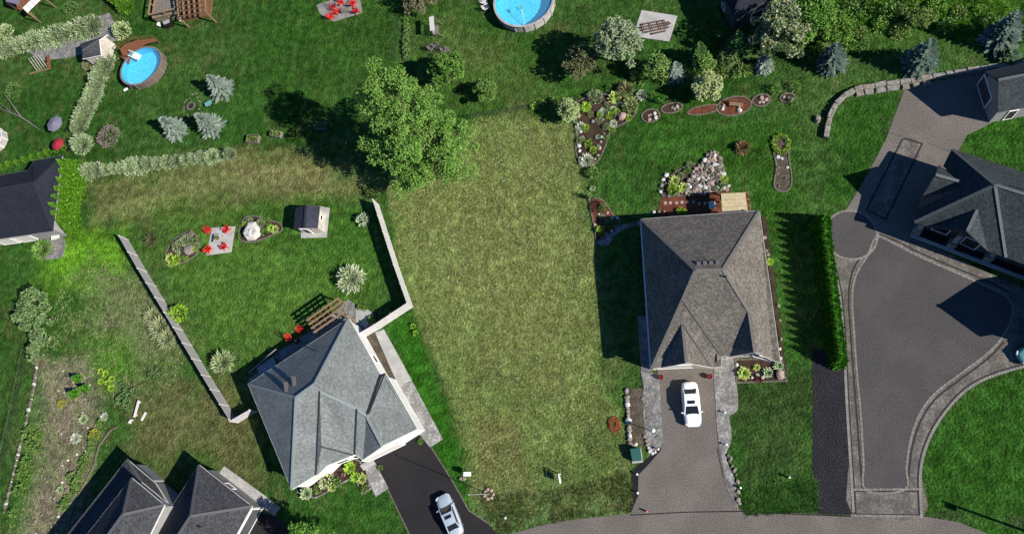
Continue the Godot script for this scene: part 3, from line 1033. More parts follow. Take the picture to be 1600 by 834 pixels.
# ---------------------------------------------------------------- the ground
func make_ground():
	var lawn = Color(0.048, 0.15, 0.022)
	var regions = [
		# polygon, colour of the turf there, width of the ragged border (m), share
		[[-57.88, -67.57, -32.58, -63.78, -32.23, -54.9, -38.95, -46.29, -55.79, -48.1], Color(0.05, 0.155, 0.02), 6.0, 0.7],
		[[-75.15, -57.3, -54.56, -54.78, -53.37, -43.12, -73.04, -44.06], Color(0.052, 0.163, 0.025), 5.0, 0.6],
		[[-31.66, -63.64, -20.06, -56.14, -10.28, -46.71, -13.52, -44, -23.34, -45.51, -31.27, -52.88], Color(0.085, 0.215, 0.03), 7.0, 0.65],
		[[-27.93, -59.15, -19.21, -55.09, -16.72, -49.25, -23.39, -49.13, -28.68, -54.44], Color(0.15, 0.215, 0.055), 5.0, 0.55],
		[[-79.76, -41.29, -57.15, -43.02, -45.86, -41.94, -35.8, -37.02, -35.7, -35.1, -49.77, -34.66, -61.79, -34.24, -77.61, -34.97], Color(0.23, 0.275, 0.082), 4.0, 0.85],
		[[-60, -42.82, -46.74, -41.57, -35.79, -36.84, -37.46, -35.76, -50.94, -37.42], Color(0.29, 0.3, 0.1), 4.0, 0.7],
		[[-67.83, -36.07, -36.55, -34.91, -34.48, -27.6, -37.51, -22.09, -49.05, -17.81, -56.9, -17.32, -64.59, -26.92], Color(0.115, 0.27, 0.036), 5.0, 0.85],
		[[-53.45, -34.94, -36.55, -34.91, -34.56, -29.26, -37.61, -23.71, -47.26, -26.74], Color(0.049, 0.181, 0.020), 6.0, 0.6],
		[[-85.58, -33.68, -71.38, -33.59, -70.23, -26.37, -75.83, -24.93, -84.27, -27.17], Color(0.17, 0.45, 0.028), 3.5, 0.95],
		[[-77.31, -27.67, -69.05, -28.06, -60.3, -15.82, -62.69, -13.48, -73.35, -16.28, -76.51, -23.22], Color(0.17, 0.29, 0.07), 5.0, 0.7],
		[[-73.17, -26.54, -66.72, -25.31, -60.92, -17.06, -66.73, -16.05, -72.97, -19.62], Color(0.27, 0.29, 0.13), 4.0, 0.5],
		[[-75.73, -18.89, -68.05, -18.58, -66.69, -12.79, -73.72, -12.99], Color(0.1, 0.3, 0.025), 2.5, 0.8],
		[[-82.14, -16.58, -74.31, -16.31, -72.21, -9.72, -71.3, -1.9, -72.3, 5.14, -77.36, 7.11, -81.04, 7.17, -80.76, -0.39], Color(0.33, 0.3, 0.18), 2.5, 0.8],
		[[-82.94, -13.25, -80.48, -13.18, -79.18, -1.93, -80.05, 5.22, -82.38, 5.25, -82.36, -3.51], Color(0.080, 0.225, 0.035), 2.0, 0.7],
		[[-68.08, -12.83, -51.95, -12.38, -49.6, -6.23, -49.68, 1.08, -56.05, -3.32, -62.91, -2.61, -66.82, -4.93], Color(0.18, 0.2, 0.065), 4.0, 0.8],
		[[-91.8, -33.17, -84.15, -31.72, -83.72, -24.46, -89.74, -23.87], Color(0.071, 0.189, 0.030), 4.0, 0.6],
		[[-88.18, -16.79, -84.4, -17.95, -84.64, -5.12, -84.91, -1.95], Color(0.063, 0.160, 0.025), 2.0, 0.6],
		# the uncut lot
		[[-34.79, -37.36, -26.63, -41.86, -22.92, -45.29, -13.36, -44.07, -10, -41.9, -9.66, -33.94, -8.41, -25.15, -8.32, -14.01, -6.63, -8.35, -5.42, -4.27, -5.63, 2.25, -22.8, 2.35, -23.08, -1.7, -25.86, -10.05, -29.6, -18.18, -30.94, -21.75, -32.64, -27.48], Color(0.21, 0.32, 0.076), 1.2, 1.0],
		[[-31.48, -35.78, -18.37, -38.89, -10.63, -31.6, -8.89, -14.03, -11.14, -9.84, -21.37, -14.46, -27.79, -23.96], Color(0.3, 0.36, 0.105), 7.0, 0.6],
		[[-18.37, -44.09, -10.4, -41.52, -10.13, -36.45, -15.99, -36.14], Color(0.3, 0.36, 0.11), 4.0, 0.65],
		[[-22.75, -4.46, -5.73, -4.94, -5.7, 2.25, -22.62, 4.33], Color(0.126, 0.232, 0.052), 5.0, 0.65],
		[[-22.68, 0.34, -5.6, 0, -5.73, 3.01, -18.37, 4.54, -22.62, 4.59], Color(0.135, 0.239, 0.066), 2.5, 0.7],
		[[-23.16, -7.27, -18.37, -7.19, -16.95, -0.33, -22.33, -0.34], Color(0.3, 0.3, 0.1), 4.0, 0.6],
		# mown strip beside the grey roofed house
		[[-33.84, -19.53, -30.72, -20.33, -26.64, -10.95, -23.81, -1.7, -23.01, 2.35, -26.44, -3.1, -30.55, -11.79], Color(0.046, 0.196, 0.016), 1.2, 0.9],
		[[-34.2, -21.92, -37.46, -21.29, -44.23, -21.62, -52.29, -15.54, -55.11, -17.25, -60.26, -22.41, -50.09, -28.61, -34.48, -27.6], Color(0.12, 0.27, 0.038), 6.0, 0.6],
		[[-43.26, 0.35, -33.12, 0, -29.9, 4.67, -35.85, 5.81, -44.47, 4.83], Color(0.052, 0.166, 0.022), 3.0, 0.7],
		# lawns round the tan roofed house and the far ones
		[[-10.41, -41.09, -7.41, -37.86, -0.87, -33.2, -3.25, -29.45, -6.9, -30.51, -9.05, -33.89], Color(0.055, 0.174, 0.025), 3.0, 0.6],
		[[-3.38, -43.33, 16.14, -41.2, 16.96, -29.44, 10.25, -29.96, 7.1, -34.1, -2.85, -38.25], Color(0.05, 0.165, 0.018), 4.0, 0.8],
		[[5.98, -10.77, 14.2, -12.55, 13.05, -1.55, 5.79, -0.31], Color(0.055, 0.115, 0.026), 3.0, 0.9],
		[[18.32, -38.96, 19.64, -41.62, 21.84, -42.99, 26.59, -43.24, 24.2, -37.57, 19.29, -29.63, 17.32, -29.78, 16.53, -31.74], Color(0.044, 0.15, 0.018), 1.0, 0.95],
		[[32.78, -38.61, 38.69, -38.36, 39.18, -30.55, 31.95, -35.26], Color(0.044, 0.15, 0.018), 1.0, 0.95],
		[[22.38, 4.15, 23.5, -3.96, 25.68, -7.05, 28.72, -9.82, 33.61, -11.59, 49.87, -11.06, 45.82, 7.39, 30.38, 7.72], Color(0.044, 0.15, 0.018), 1.0, 0.95],
		[[8.14, -57.68, 20.5, -55.83, 18.8, -46.64, 8.16, -47.97], Color(0.05, 0.12, 0.025), 4.0, 0.6],
		[[22.6, -55.52, 40.49, -52.84, 39.69, -48.03, 26.77, -49.78, 22.21, -52.11], Color(0.09, 0.3, 0.02), 4.0, 0.7],
		[[26.77, -49.78, 39.69, -48.03, 39.17, -44.9, 22.12, -45.4, 19.58, -47.38], Color(0.063, 0.152, 0.030), 4.0, 0.6],
		[[16.5, -46.09, 19.49, -46.56, 16.96, -29.44, 14.3, -29.65], Color(0.084, 0.181, 0.039), 3.0, 0.6],
		[[-5.7, 2.25, 15.96, 2.13, 31.14, 3.2, 31.22, 2.73, 22.61, 2.45, 5.64, 1.56], Color(0.120, 0.100, 0.075), 1.0, 0.5],
	]
	var n1 := FastNoiseLite.new(); n1.seed = 11; n1.frequency = 0.16; n1.fractal_octaves = 3
	var n2 := FastNoiseLite.new(); n2.seed = 12; n2.frequency = 0.035; n2.fractal_octaves = 4
	var n3 := FastNoiseLite.new(); n3.seed = 13; n3.frequency = 0.5; n3.fractal_octaves = 3
	var ns := FastNoiseLite.new(); ns.seed = 15; ns.frequency = 0.55; ns.fractal_octaves = 2
	for r in regions:
		r[0] = pl(r[0])
		var bb = Rect2(r[0][0], Vector2.ZERO)
		for p in r[0]:
			bb = bb.expand(p)
		r.append(bb.grow(r[2] + 3.0))
	var x0 = -112.0; var z0 = -80.0; var step = 0.5
	var nx = 322; var nz = 190
	var V := PackedVector3Array(); var N := PackedVector3Array(); var C := PackedColorArray(); var I := PackedInt32Array()
	for j in nz:
		for i in nx:
			var p = Vector2(x0 + i * step, z0 + j * step)
			var c = lawn
			var w2 = n2.get_noise_2dv(p)
			var w1 = n1.get_noise_2dv(p)
			c = c.lerp(Color(0.082, 0.18, 0.036), clampf(0.35 + 1.3 * w2, 0, 0.8))
			c = c.lerp(Color(0.17, 0.17, 0.06), clampf(n1.get_noise_2dv(p * 1.7 + Vector2(90, 30)) * 0.9 - 0.1, 0, 0.4))
			for r in regions:
				if r[4].has_point(p):
					var poly: PackedVector2Array = r[0]
					var d = 1e9
					for k in poly.size():
						var a = poly[k]; var b = poly[(k + 1) % poly.size()]
						var q = Geometry2D.get_closest_point_to_segment(p, a, b)
						d = minf(d, q.distance_squared_to(p))
					d = sqrt(d)
					if Geometry2D.is_point_in_polygon(p, poly):
						d = -d
					var f = clampf(0.5 - (d + w1 * r[2] * 0.8) / r[2], 0, 1)
					c = c.lerp(r[1], f * r[3])
			var k3 = 1.0 + 0.34 * n3.get_noise_2dv(p) + 0.26 * w1
			# stripes left by the mower, up and down the far lawn and along the dry one
			if p.x > -63.0 and p.x < -30.0 and p.y < -44.0:
				k3 *= 1.0 + 0.3 * ns.get_noise_2d(p.x * 1.9 + p.y * 0.16, p.y * 0.06)
			elif p.x < -36.0 and p.y > -46.0 and p.y < -30.0:
				k3 *= 1.0 + 0.32 * ns.get_noise_2d(p.x * 0.05, p.y * 1.5 + p.x * 0.12)
			elif p.x > -26.0 and p.x < -3.0 and p.y > -46.0:
				k3 *= 1.0 + 0.2 * ns.get_noise_2d(p.x * 1.6 + p.y * 0.12, p.y * 0.12)
			elif p.x > -3.0 and p.y < -26.0:
				k3 *= 1.0 + 0.22 * ns.get_noise_2d(p.x * 0.06, p.y * 1.7)
			V.append(g3(p)); N.append(Vector3.UP); C.append(Color(c.r * k3 * 1.17, c.g * k3 * 1.05, c.b * k3 * 1.28))
	for j in nz - 1:
		for i in nx - 1:
			var a = j * nx + i
			I.append_array([a, a + 1, a + nx + 1, a, a + nx + 1, a + nx])
	# beyond the gardens in view the grass goes on as one sheet to the horizon
	var xa = x0; var xb = x0 + (nx - 1) * step; var za = z0; var zb = z0 + (nz - 1) * step
	for q in [[-900, -900, 900, za], [-900, zb, 900, 900], [-900, za, xa, zb], [xb, za, 900, zb]]:
		var b = V.size()
		for pp in [[q[0], q[1]], [q[2], q[1]], [q[2], q[3]], [q[0], q[3]]]:
			V.append(Vector3(pp[0], 0, pp[1])); N.append(Vector3.UP); C.append(Color(0.08, 0.12, 0.035))
		I.append_array([b, b + 1, b + 2, b, b + 2, b + 3])
	var arr = []
	arr.resize(Mesh.ARRAY_MAX)
	arr[Mesh.ARRAY_VERTEX] = V; arr[Mesh.ARRAY_NORMAL] = N; arr[Mesh.ARRAY_COLOR] = C; arr[Mesh.ARRAY_INDEX] = I
	var me = ArrayMesh.new()
	me.add_surface_from_arrays(Mesh.PRIMITIVE_TRIANGLES, arr)
	structure("ground", me, M.grass)
	# tussocks and cut straw of the uncut lot, short blades on the lawns
	tufts("dry_grass", "dry yellow tussocks scattered over the vacant lot", regions[17][0], 20000, 0.06, 0.28, [Color(0.34, 0.38, 0.13), Color(0.26, 0.33, 0.09), Color(0.19, 0.28, 0.065), Color(0.5, 0.49, 0.27), Color(0.3, 0.36, 0.12)], 5)
	tufts("weeds", "low weeds and pale stalks on the bare strip by the white fence", pl([-80.85, -27.87, -69.33, -29.85, -60.08, -14.21, -64.83, -9.57, -70.34, -9.68, -71.41, 5.13, -82.38, 5.25, -81.63, -14.04]), 8000, 0.06, 0.22, [Color(0.14, 0.32, 0.05), Color(0.33, 0.33, 0.2), Color(0.1, 0.24, 0.04), Color(0.4, 0.36, 0.24)], 6)
	tufts("verge_weeds", "rank green weeds along the roadside verge", pl([-22.31, 0.67, -13.44, 0, -5.52, -1.96, -5.35, 1.93, -13.5, 3.27, -19.78, 4.43]), 3200, 0.1, 0.34, [Color(0.14, 0.21, 0.055), Color(0.27, 0.28, 0.12), Color(0.1, 0.16, 0.045)], 7)
	tufts("meadow", "tall bright meadow grass beyond the garden spruces", pl([21.3, -56.59, 41.89, -53.46, 40.93, -47.86, 35.15, -47.83, 28.32, -51.25, 22.06, -50.85]), 6000, 0.15, 0.55, [Color(0.12, 0.3, 0.03), Color(0.18, 0.34, 0.05), Color(0.09, 0.22, 0.03)], 8)
	tufts("roadside_clover", "dark leafy clover patch beside the tan driveway", pl([5.46, -0.19, 13, -1.05, 12.99, 1.9, 5.88, 2.43]), 2600, 0.12, 0.35, [Color(0.06, 0.19, 0.03), Color(0.09, 0.24, 0.04), Color(0.15, 0.28, 0.08)], 9)
	tufts("lawn_grass", "mown green lawn grass around all the houses", pl([-77.28, -63.91, -32.58, -63.78, 40.49, -52.84, 38.91, -43.35, 17.61, -29.39, 16.84, -28.33, -10.67, -30, -10.34, -44.09, -34.94, -36.94, -30.9, -20.96, -42.52, -21.54, -55.94, -9.38, -72.23, -32.74]), 46000, 0.035, 0.1, [Color(0.075, 0.18, 0.035), Color(0.1, 0.21, 0.05), Color(0.055, 0.15, 0.025)], 10)
func tufts(called: String, label: String, poly: PackedVector2Array, count: int, lo: float, hi: float, cols: Array, seed_: int):
	rng.seed = seed_ * 97
	var lb := LB.new()
	for i in 9:
		var a = rng.randf() * TAU
		var d = Vector3(cos(a), rng.randf_range(0.35, 1.3), sin(a)).normalized()
		lb.leaf(Vector3(rng.randf_range(-0.25, 0.25), 0, rng.randf_range(-0.25, 0.25)), d, Vector3(cos(a + 1.5), 0.4, sin(a + 1.5)).normalized(), rng.randf_range(0.6, 1.2), 0.14, Color(1, 1, 1) * rng.randf_range(0.85, 1.15), 0.2, 0.35)
	var mm := MultiMesh.new()
	mm.transform_format = MultiMesh.TRANSFORM_3D
	mm.use_colors = true
	mm.mesh = lb.done()
	var bb = Rect2(poly[0], Vector2.ZERO)
	for p in poly:
		bb = bb.expand(p)
	var nz := FastNoiseLite.new(); nz.seed = seed_; nz.frequency = 0.22; nz.fractal_octaves = 3
	var xf = []
	var cs = []
	var tries = 0
	while xf.size() < count and tries < count * 4:
		tries += 1
		var p = bb.position + Vector2(rng.randf(), rng.randf()) * bb.size
		if not Geometry2D.is_point_in_polygon(p, poly):
			continue
		if nz.get_noise_2dv(p) < rng.randf_range(-0.5, 0.25):
			continue
		var s = lerpf(lo, hi, pow(rng.randf(), 1.7))
		xf.append(Transform3D(Basis(Vector3.UP, rng.randf() * TAU).scaled(Vector3(s * 1.5, s, s * 1.5)), g3(p)))
		cs.append(tone(cols, 0.25))
	mm.instance_count = xf.size()
	for i in xf.size():
		mm.set_instance_transform(i, xf[i])
		mm.set_instance_color(i, cs[i])
	var o := MultiMeshInstance3D.new()
	o.name = numbered(called)
	o.multimesh = mm
	o.material_override = M.tuft
	add_child(o)
	o.set_meta("kind", "stuff")
	tag(o, label, "grass")

# ---------------------------------------------------------------- roads, drives and paths
func curb_stones(called: String, line: PackedVector2Array, off: float, step: float, w: float, top: float, mats: Array, parent_name: String):
	# a course of edging setts along a line; too small to tell apart singly, so one part
	var o = null
	for k in mats.size():
		var m := MB.new()
		var i = 0
		for q in resampled(line, step):
			i += 1
			if i % mats.size() != k:
				continue
			var nn = Vector2(-q[1].y, q[1].x)
			m.box(g3(q[0] + nn * off, top * 0.5 - 0.02), Vector3(step * 0.88, top + 0.04, w), Basis(Vector3.UP, -q[1].angle()))
		if o == null:
			o = structure(parent_name, m.done(), mats[k])
		else:
			part(o, called, m.done(), mats[k]).set_meta("kind", "stuff")
func make_paving():
	# the road, and the tan asphalt drive that joins it
	slab("road", pl([-25.4, 8.91, -20.48, 5.09, -18.37, 4.48, -13.5, 3.27, -5.7, 2.38, 5.6, 2, 15.92, 2.49, 22.61, 2.5, 25.65, 3.01, 27.99, 4.03, 32.81, 6.01, 44.89, 11.61, -25.28, 13.94]), 0.012, M.asphalt)
	slab("driveway", pl([-2.12, -13.37, 3.78, -13.31, 3.68, -8.14, 3.7, -4.83, 3.97, -1.46, 4.68, 0.88, 5.7, 2.37, -5.65, 2.63, -5.03, 0.65, -4.73, -1.56, -3.54, -2.8, -2.33, -4.1, -2.03, -4.9, -1.98, -8.25]), 0.02, M.asphalt)
	slab("drive_seam", ribbon(pl([-5.71, 2.54, -0.14, 2.22, 5.78, 2.09]), -0.05, 0.05), 0.024, M.asphalt_dark)
	slab("drive_seam", ribbon(pl([5.59, 2.12, 10.52, 2.34, 15.91, 2.52]), -0.05, 0.05), 0.022, M.asphalt_dark)
	slab("drive_seam", ribbon(pl([23.72, -38.48, 25.78, -37.57]), -0.025, 0.025), 0.033, M.paver_line)
	slab("drive_seam", ribbon(pl([28.24, -36.54, 30.67, -35.16]), -0.025, 0.025), 0.033, M.paver_line)
	slab("drive_edge", pl([-2.26, -4.24, -2.13, -4.1, -3.41, -2.73, -4.67, -1.49, -4.83, 0.71, -5.63, 2.25, -5.83, 2.25, -5.42, 0.32, -5.47, -1.5, -4.9, -2.28, -3.65, -3.19]), 0.026, M.asphalt_dark)
	slab("side_walk", pl([-4.03, -18.68, -2.83, -18.63, -2.72, -12.41, -3.89, -12.45]), 0.05, M.flagstone)
	slab("stone_terrace", pl([-3.96, -12.52, -2.05, -12.11, -1.91, -8.25, -1.96, -4.9, -2.47, -4.04, -3.09, -3.72, -3.59, -4.38, -3.88, -6.93, -3.9, -9.32, -3.7, -10.63]), 0.07, M.flagstone)
	slab("front_walk", smooth(pl([4.03, -13.93, 6.02, -13.85, 6.08, -10.43, 6.05, -8.42, 5.6, -7.7, 5.06, -7.37, 5.15, -5.99, 5.06, -4.81, 4.53, -3.77, 4.51, -2.74, 4.99, -1.46, 5.2, 0, 5.16, 2, 4.68, 0.88, 4.02, -1.27, 3.77, -4.82, 3.74, -8.13]), true, 3), 0.06, M.concrete_grey)
	slab("apron_strip", pl([3.59, -4.17, 3.91, -4.17, 4.21, -1.27, 5.23, 0.31, 5.11, 1.94, 4.81, 0.94, 3.97, -1.46]), 0.075, M.paver)
	# dark gravel lane between the two plots
	slab("gravel_lane", pl([14.05, -14.25, 17.03, -13.66, 16.62, -7.86, 16.34, -2.78, 15.99, 2.37, 12.89, 2.33, 12.91, 0.92, 12.81, -2.18, 13.46, -7.93]), 0.015, M.gravel_dark)
	# the wide drive of the slate roofed house: paver field, asphalt court, borders
	slab("paver_field", smooth(pl([16.8, -27.96, 16.37, -25.78, 16.82, -23.93, 17.17, -21.76, 17.26, -18.58, 16.97, -13.13, 16.62, -7.86, 16.34, -2.78, 16.06, 2.31, 22.56, 2.45, 22.89, -1.21, 23.71, -3.83, 25.45, -6.67, 28.2, -9.45, 31.33, -10.96, 35.96, -12.08, 42.83, -13.17, 43.39, -16, 34.96, -19.71, 28.41, -23.89, 24.66, -26.07, 21.97, -27.57, 20.52, -28.94, 18.6, -29.31]), true, 3), 0.02, M.paver)
	var court = smooth(pl([21.86, -26.12, 23.58, -25.14, 25.89, -23.56, 28.72, -21.85, 31.49, -20.18, 33.2, -19, 33.65, -17.77, 33.24, -16.33, 32.07, -14.55, 30.37, -12.98, 27.74, -11.13, 25.11, -9.21, 23.4, -7.09, 22.29, -4.6, 21.61, -2.13, 21.21, 0, 17.62, 0.06, 17.72, -2.77, 18.02, -7.84, 18.1, -11.09, 18.34, -15.78, 18.55, -19.22, 18.98, -21.3, 19.73, -22.81, 20.65, -24.04]), true, 4)
	slab("asphalt_court", court, 0.032, M.asphalt_grey)
	var cl = court.duplicate()
	cl.append(court[0])
	slab("upper_drive", pl([18.91, -29.14, 20.88, -31.98, 24.17, -37.34, 26.49, -42.45, 26.87, -43.37, 30.65, -43.96, 35.38, -44.74, 45.25, -44.13, 44.41, -39.62, 35.62, -38.61, 33.91, -37.72, 32.35, -37.05, 31.2, -35.26, 30.43, -33.53, 28.56, -29.26, 27.45, -25.87, 25.28, -26.03, 23.66, -25.71, 21.87, -26.71, 21.41, -28.2]), 0.028, M.asphalt)
	var inlay = pl([25.8, -37.72, 28.19, -36.63, 23, -27.57, 20.8, -29.14])
	slab("paver_inlay", inlay, 0.038, M.paver)
	var il = inlay.duplicate(); il.append(inlay[0])
	slab("inlay_line", ribbon(pl([25.94, -37.32, 27.84, -36.43]), -0.1, 0.1), 0.044, M.paver_line)
	slab("inlay_line", ribbon(pl([27.7, -36.37, 22.99, -28.01]), -0.1, 0.1), 0.044, M.paver_line)
	slab("inlay_line", ribbon(pl([22.99, -28.01, 21.21, -29.25]), -0.1, 0.1), 0.044, M.paver_line)
	slab("inlay_line", ribbon(pl([21.14, -29.26, 25.87, -37.25]), -0.1, 0.1), 0.044, M.paver_line)
	slab("turning_circle", ellipse(Vector2(19.26, -26.53), 2.5, 2.65), 0.036, M.asphalt_grey)
	var ring = ellipse(Vector2(19.26, -26.53), 2.66, 2.8); ring.append(ring[0])
	curb_stones("setts", ring, 0.0, 0.24, 0.26, 0.05, [M.paver_pale, M.paver_tan], "circle_border")
	curb_stones("setts", cl, 0.0, 0.25, 0.2, 0.055, [M.paver_pale, M.paver_tan], "court_border")
	slab("court_line", ribbon(smooth(pl([17.34, -0.06, 17.42, -2.77, 17.66, -7.84, 17.81, -11.77, 18.02, -15.79, 18.23, -19.23, 18.6, -21.32, 19.31, -23.05, 20.3, -24.35]), false, 4), -0.1, 0.08), 0.03, M.paver_line)
	slab("court_line", ribbon(smooth(pl([21.51, -0.06, 21.9, -2.13, 22.57, -4.47, 23.65, -6.77, 25.29, -8.83, 27.92, -10.74, 30.61, -12.65, 32.32, -14.28]), false, 4), -0.1, 0.08), 0.03, M.paver_line)
	slab("court_line", ribbon(smooth(pl([22.15, -26.39, 23.76, -25.49, 26.06, -23.91, 28.91, -22.25, 31.85, -20.57, 33.61, -19.32]), false, 4), -0.1, 0.08), 0.03, M.paver_line)
	var outer = smooth(pl([16.33, -25.49, 16.8, -23.71, 17.15, -21.61, 17.25, -18.44, 16.97, -13.13, 16.62, -7.86, 16.34, -2.78, 16.07, 2.19]), false, 4)
	curb_stones("setts", outer, -0.14, 0.3, 0.24, 0.055, [M.paver_pale, M.paver_pale], "outer_border")
	slab("court_line", ribbon(outer, -0.42, -0.3), 0.03, M.paver_line)
	var outer2 = smooth(pl([22.52, 2.33, 22.89, -1.21, 23.71, -3.83, 25.45, -6.67, 28.2, -9.45, 31.33, -10.96, 35.96, -12.08]), false, 4)
	curb_stones("setts", outer2, -0.14, 0.3, 0.24, 0.055, [M.paver_pale, M.paver_pale], "outer_border")
	slab("court_line", ribbon(outer2, -0.42, -0.3), 0.03, M.paver_line)
	for q in [[16.49, 0.12, 22.7, 0.12], [16.17, 2.31, 22.51, 2.39], [16.55, 0.12, 16.4, 2.37], [22.59, 0.12, 22.4, 2.33]]:
		slab("apron_line", ribbon(pl(q), -0.08, 0.08), 0.034, M.paver_line)
	curb_stones("setts", pl([16.32, 0, 22.84, -0.06]), 0.0, 0.3, 0.2, 0.05, [M.paver_pale, M.paver_tan], "apron_border")
	curb_stones("setts", pl([16.04, 2.43, 22.61, 2.5]), 0.0, 0.3, 0.2, 0.05, [M.paver_pale, M.paver_tan], "apron_border")
	# the grey roofed house: black drive, walks, terraces
	slab("driveway", pl([-35.91, -3.03, -30.39, -7.76, -27.84, -4.72, -25.65, -1.64, -24.43, 0.2, -23.23, 2.15, -21.06, 3.46, -19.92, 4.69, -18.37, 6.86, -27.56, 8.96, -29.43, 5.4, -32.67, -0.07, -33.84, -2.17]), 0.018, M.asphalt_new)
	slab("drive_kerb", ribbon(pl([-27.83, -4.65, -25.65, -1.57, -24.43, 0.27, -23.23, 2.22, -21.06, 3.52]), -0.12, 0.0), 0.05, M.edge_stone)
	slab("drive_kerb", ribbon(pl([-32.59, 0, -29.43, 5.46]), 0.0, 0.12), 0.05, M.edge_stone)
	slab("side_walk", pl([-35.15, -18.11, -34.02, -18.37, -30.25, -12.15, -31.96, -11.68]), 0.09, M.concrete)
	slab("side_walk", pl([-32.03, -11.68, -30.24, -12.08, -26.35, -5.48, -27.83, -4.58, -29.33, -6.23]), 0.05, M.concrete_pale)
	slab("front_landing", pl([-35.62, -2.1, -34.18, -2.73, -32.59, -0.14, -34.08, 0.76]), 0.12, M.concrete_pale)
	slab("front_step", pl([-36.12, -2.67, -34.76, -3.44, -34.19, -2.8, -35.62, -2.1]), 0.26, M.concrete)
	slab("back_terrace", pl([-51.31, -12.83, -47.21, -16.47, -41.95, -19.59, -38.95, -22.4, -38.08, -21.8, -37.77, -20.82, -35.6, -20.48, -34.87, -19.11, -37.1, -17.96, -39.01, -19.37, -44.56, -15.27, -50.56, -11.42]), 0.06, M.flagstone)
	slab("back_terrace_wing", pl([-37.79, -21.14, -36.12, -20.9, -35.42, -20.24, -36.32, -18.7, -37.68, -19.39]), 0.09, M.concrete)
	slab("drive_walk", pl([-53.43, -2.71, -46.98, 1.14, -47.6, 2.2, -48.91, 2.21, -54.15, -1.68]), 0.06, M.concrete)
	slab("drive_walk", pl([-46.98, 1.14, -45.69, 1.98, -46.4, 2.9, -47.6, 2.27]), 0.05, M.concrete_pale)
	slab("driveway", pl([-52.83, 9.49, -48.89, 2.35, -46.4, 2.9, -42.89, 4.81, -38.68, 9.19]), 0.018, M.asphalt_new)
	slab("chair_patio", pl([-58.76, -33.03, -55.32, -33, -55.52, -29.48, -59.1, -29.27]), 0.05, M.concrete)
	slab("corner_patio", smooth(pl([-85.01, -32.89, -82.66, -33.57, -81.32, -33.01, -81.04, -32.07, -81.17, -30.61, -82.84, -30.26, -84.73, -30.47, -83.91, -31.52]), true, 3), 0.05, M.flagstone)
	slab("play_pad", pl([-1.72, -57.67, 2.59, -56.22, 1.39, -52.78, -2.99, -54.1]), 0.06, M.concrete)
	slab("far_patio", pl([-46.36, -65.01, -40.14, -66.35, -39.37, -62.76, -43.55, -61.95, -45.67, -63.47]), 0.05, M.paver_pale)
	slab("shed_pad", pl([-45.84, -30.71, -42.32, -30.55, -42.17, -34.5, -43.61, -34.87, -46.15, -34.37]), 0.06, M.concrete)
	slab("hidden_patio", pl([-7.71, -28.36, -6.9, -28.3, -5.6, -29.46, -3.31, -29.84, -2.97, -29.27, -5.11, -28.96, -6.39, -28.11, -6.87, -27.13, -7.75, -27.11]), 0.04, M.flagstone)
	slab("round_paver", ellipse(Vector2(-7.59, -27.73), 0.62, 0.62), 0.05, M.concrete_grey)
	slab("garden_path", pl([-96.82, -66.57, -80.25, -68.69, -77.28, -63.91, -85.66, -61.79, -91.28, -61.98]), 0.015, M.flagstone)

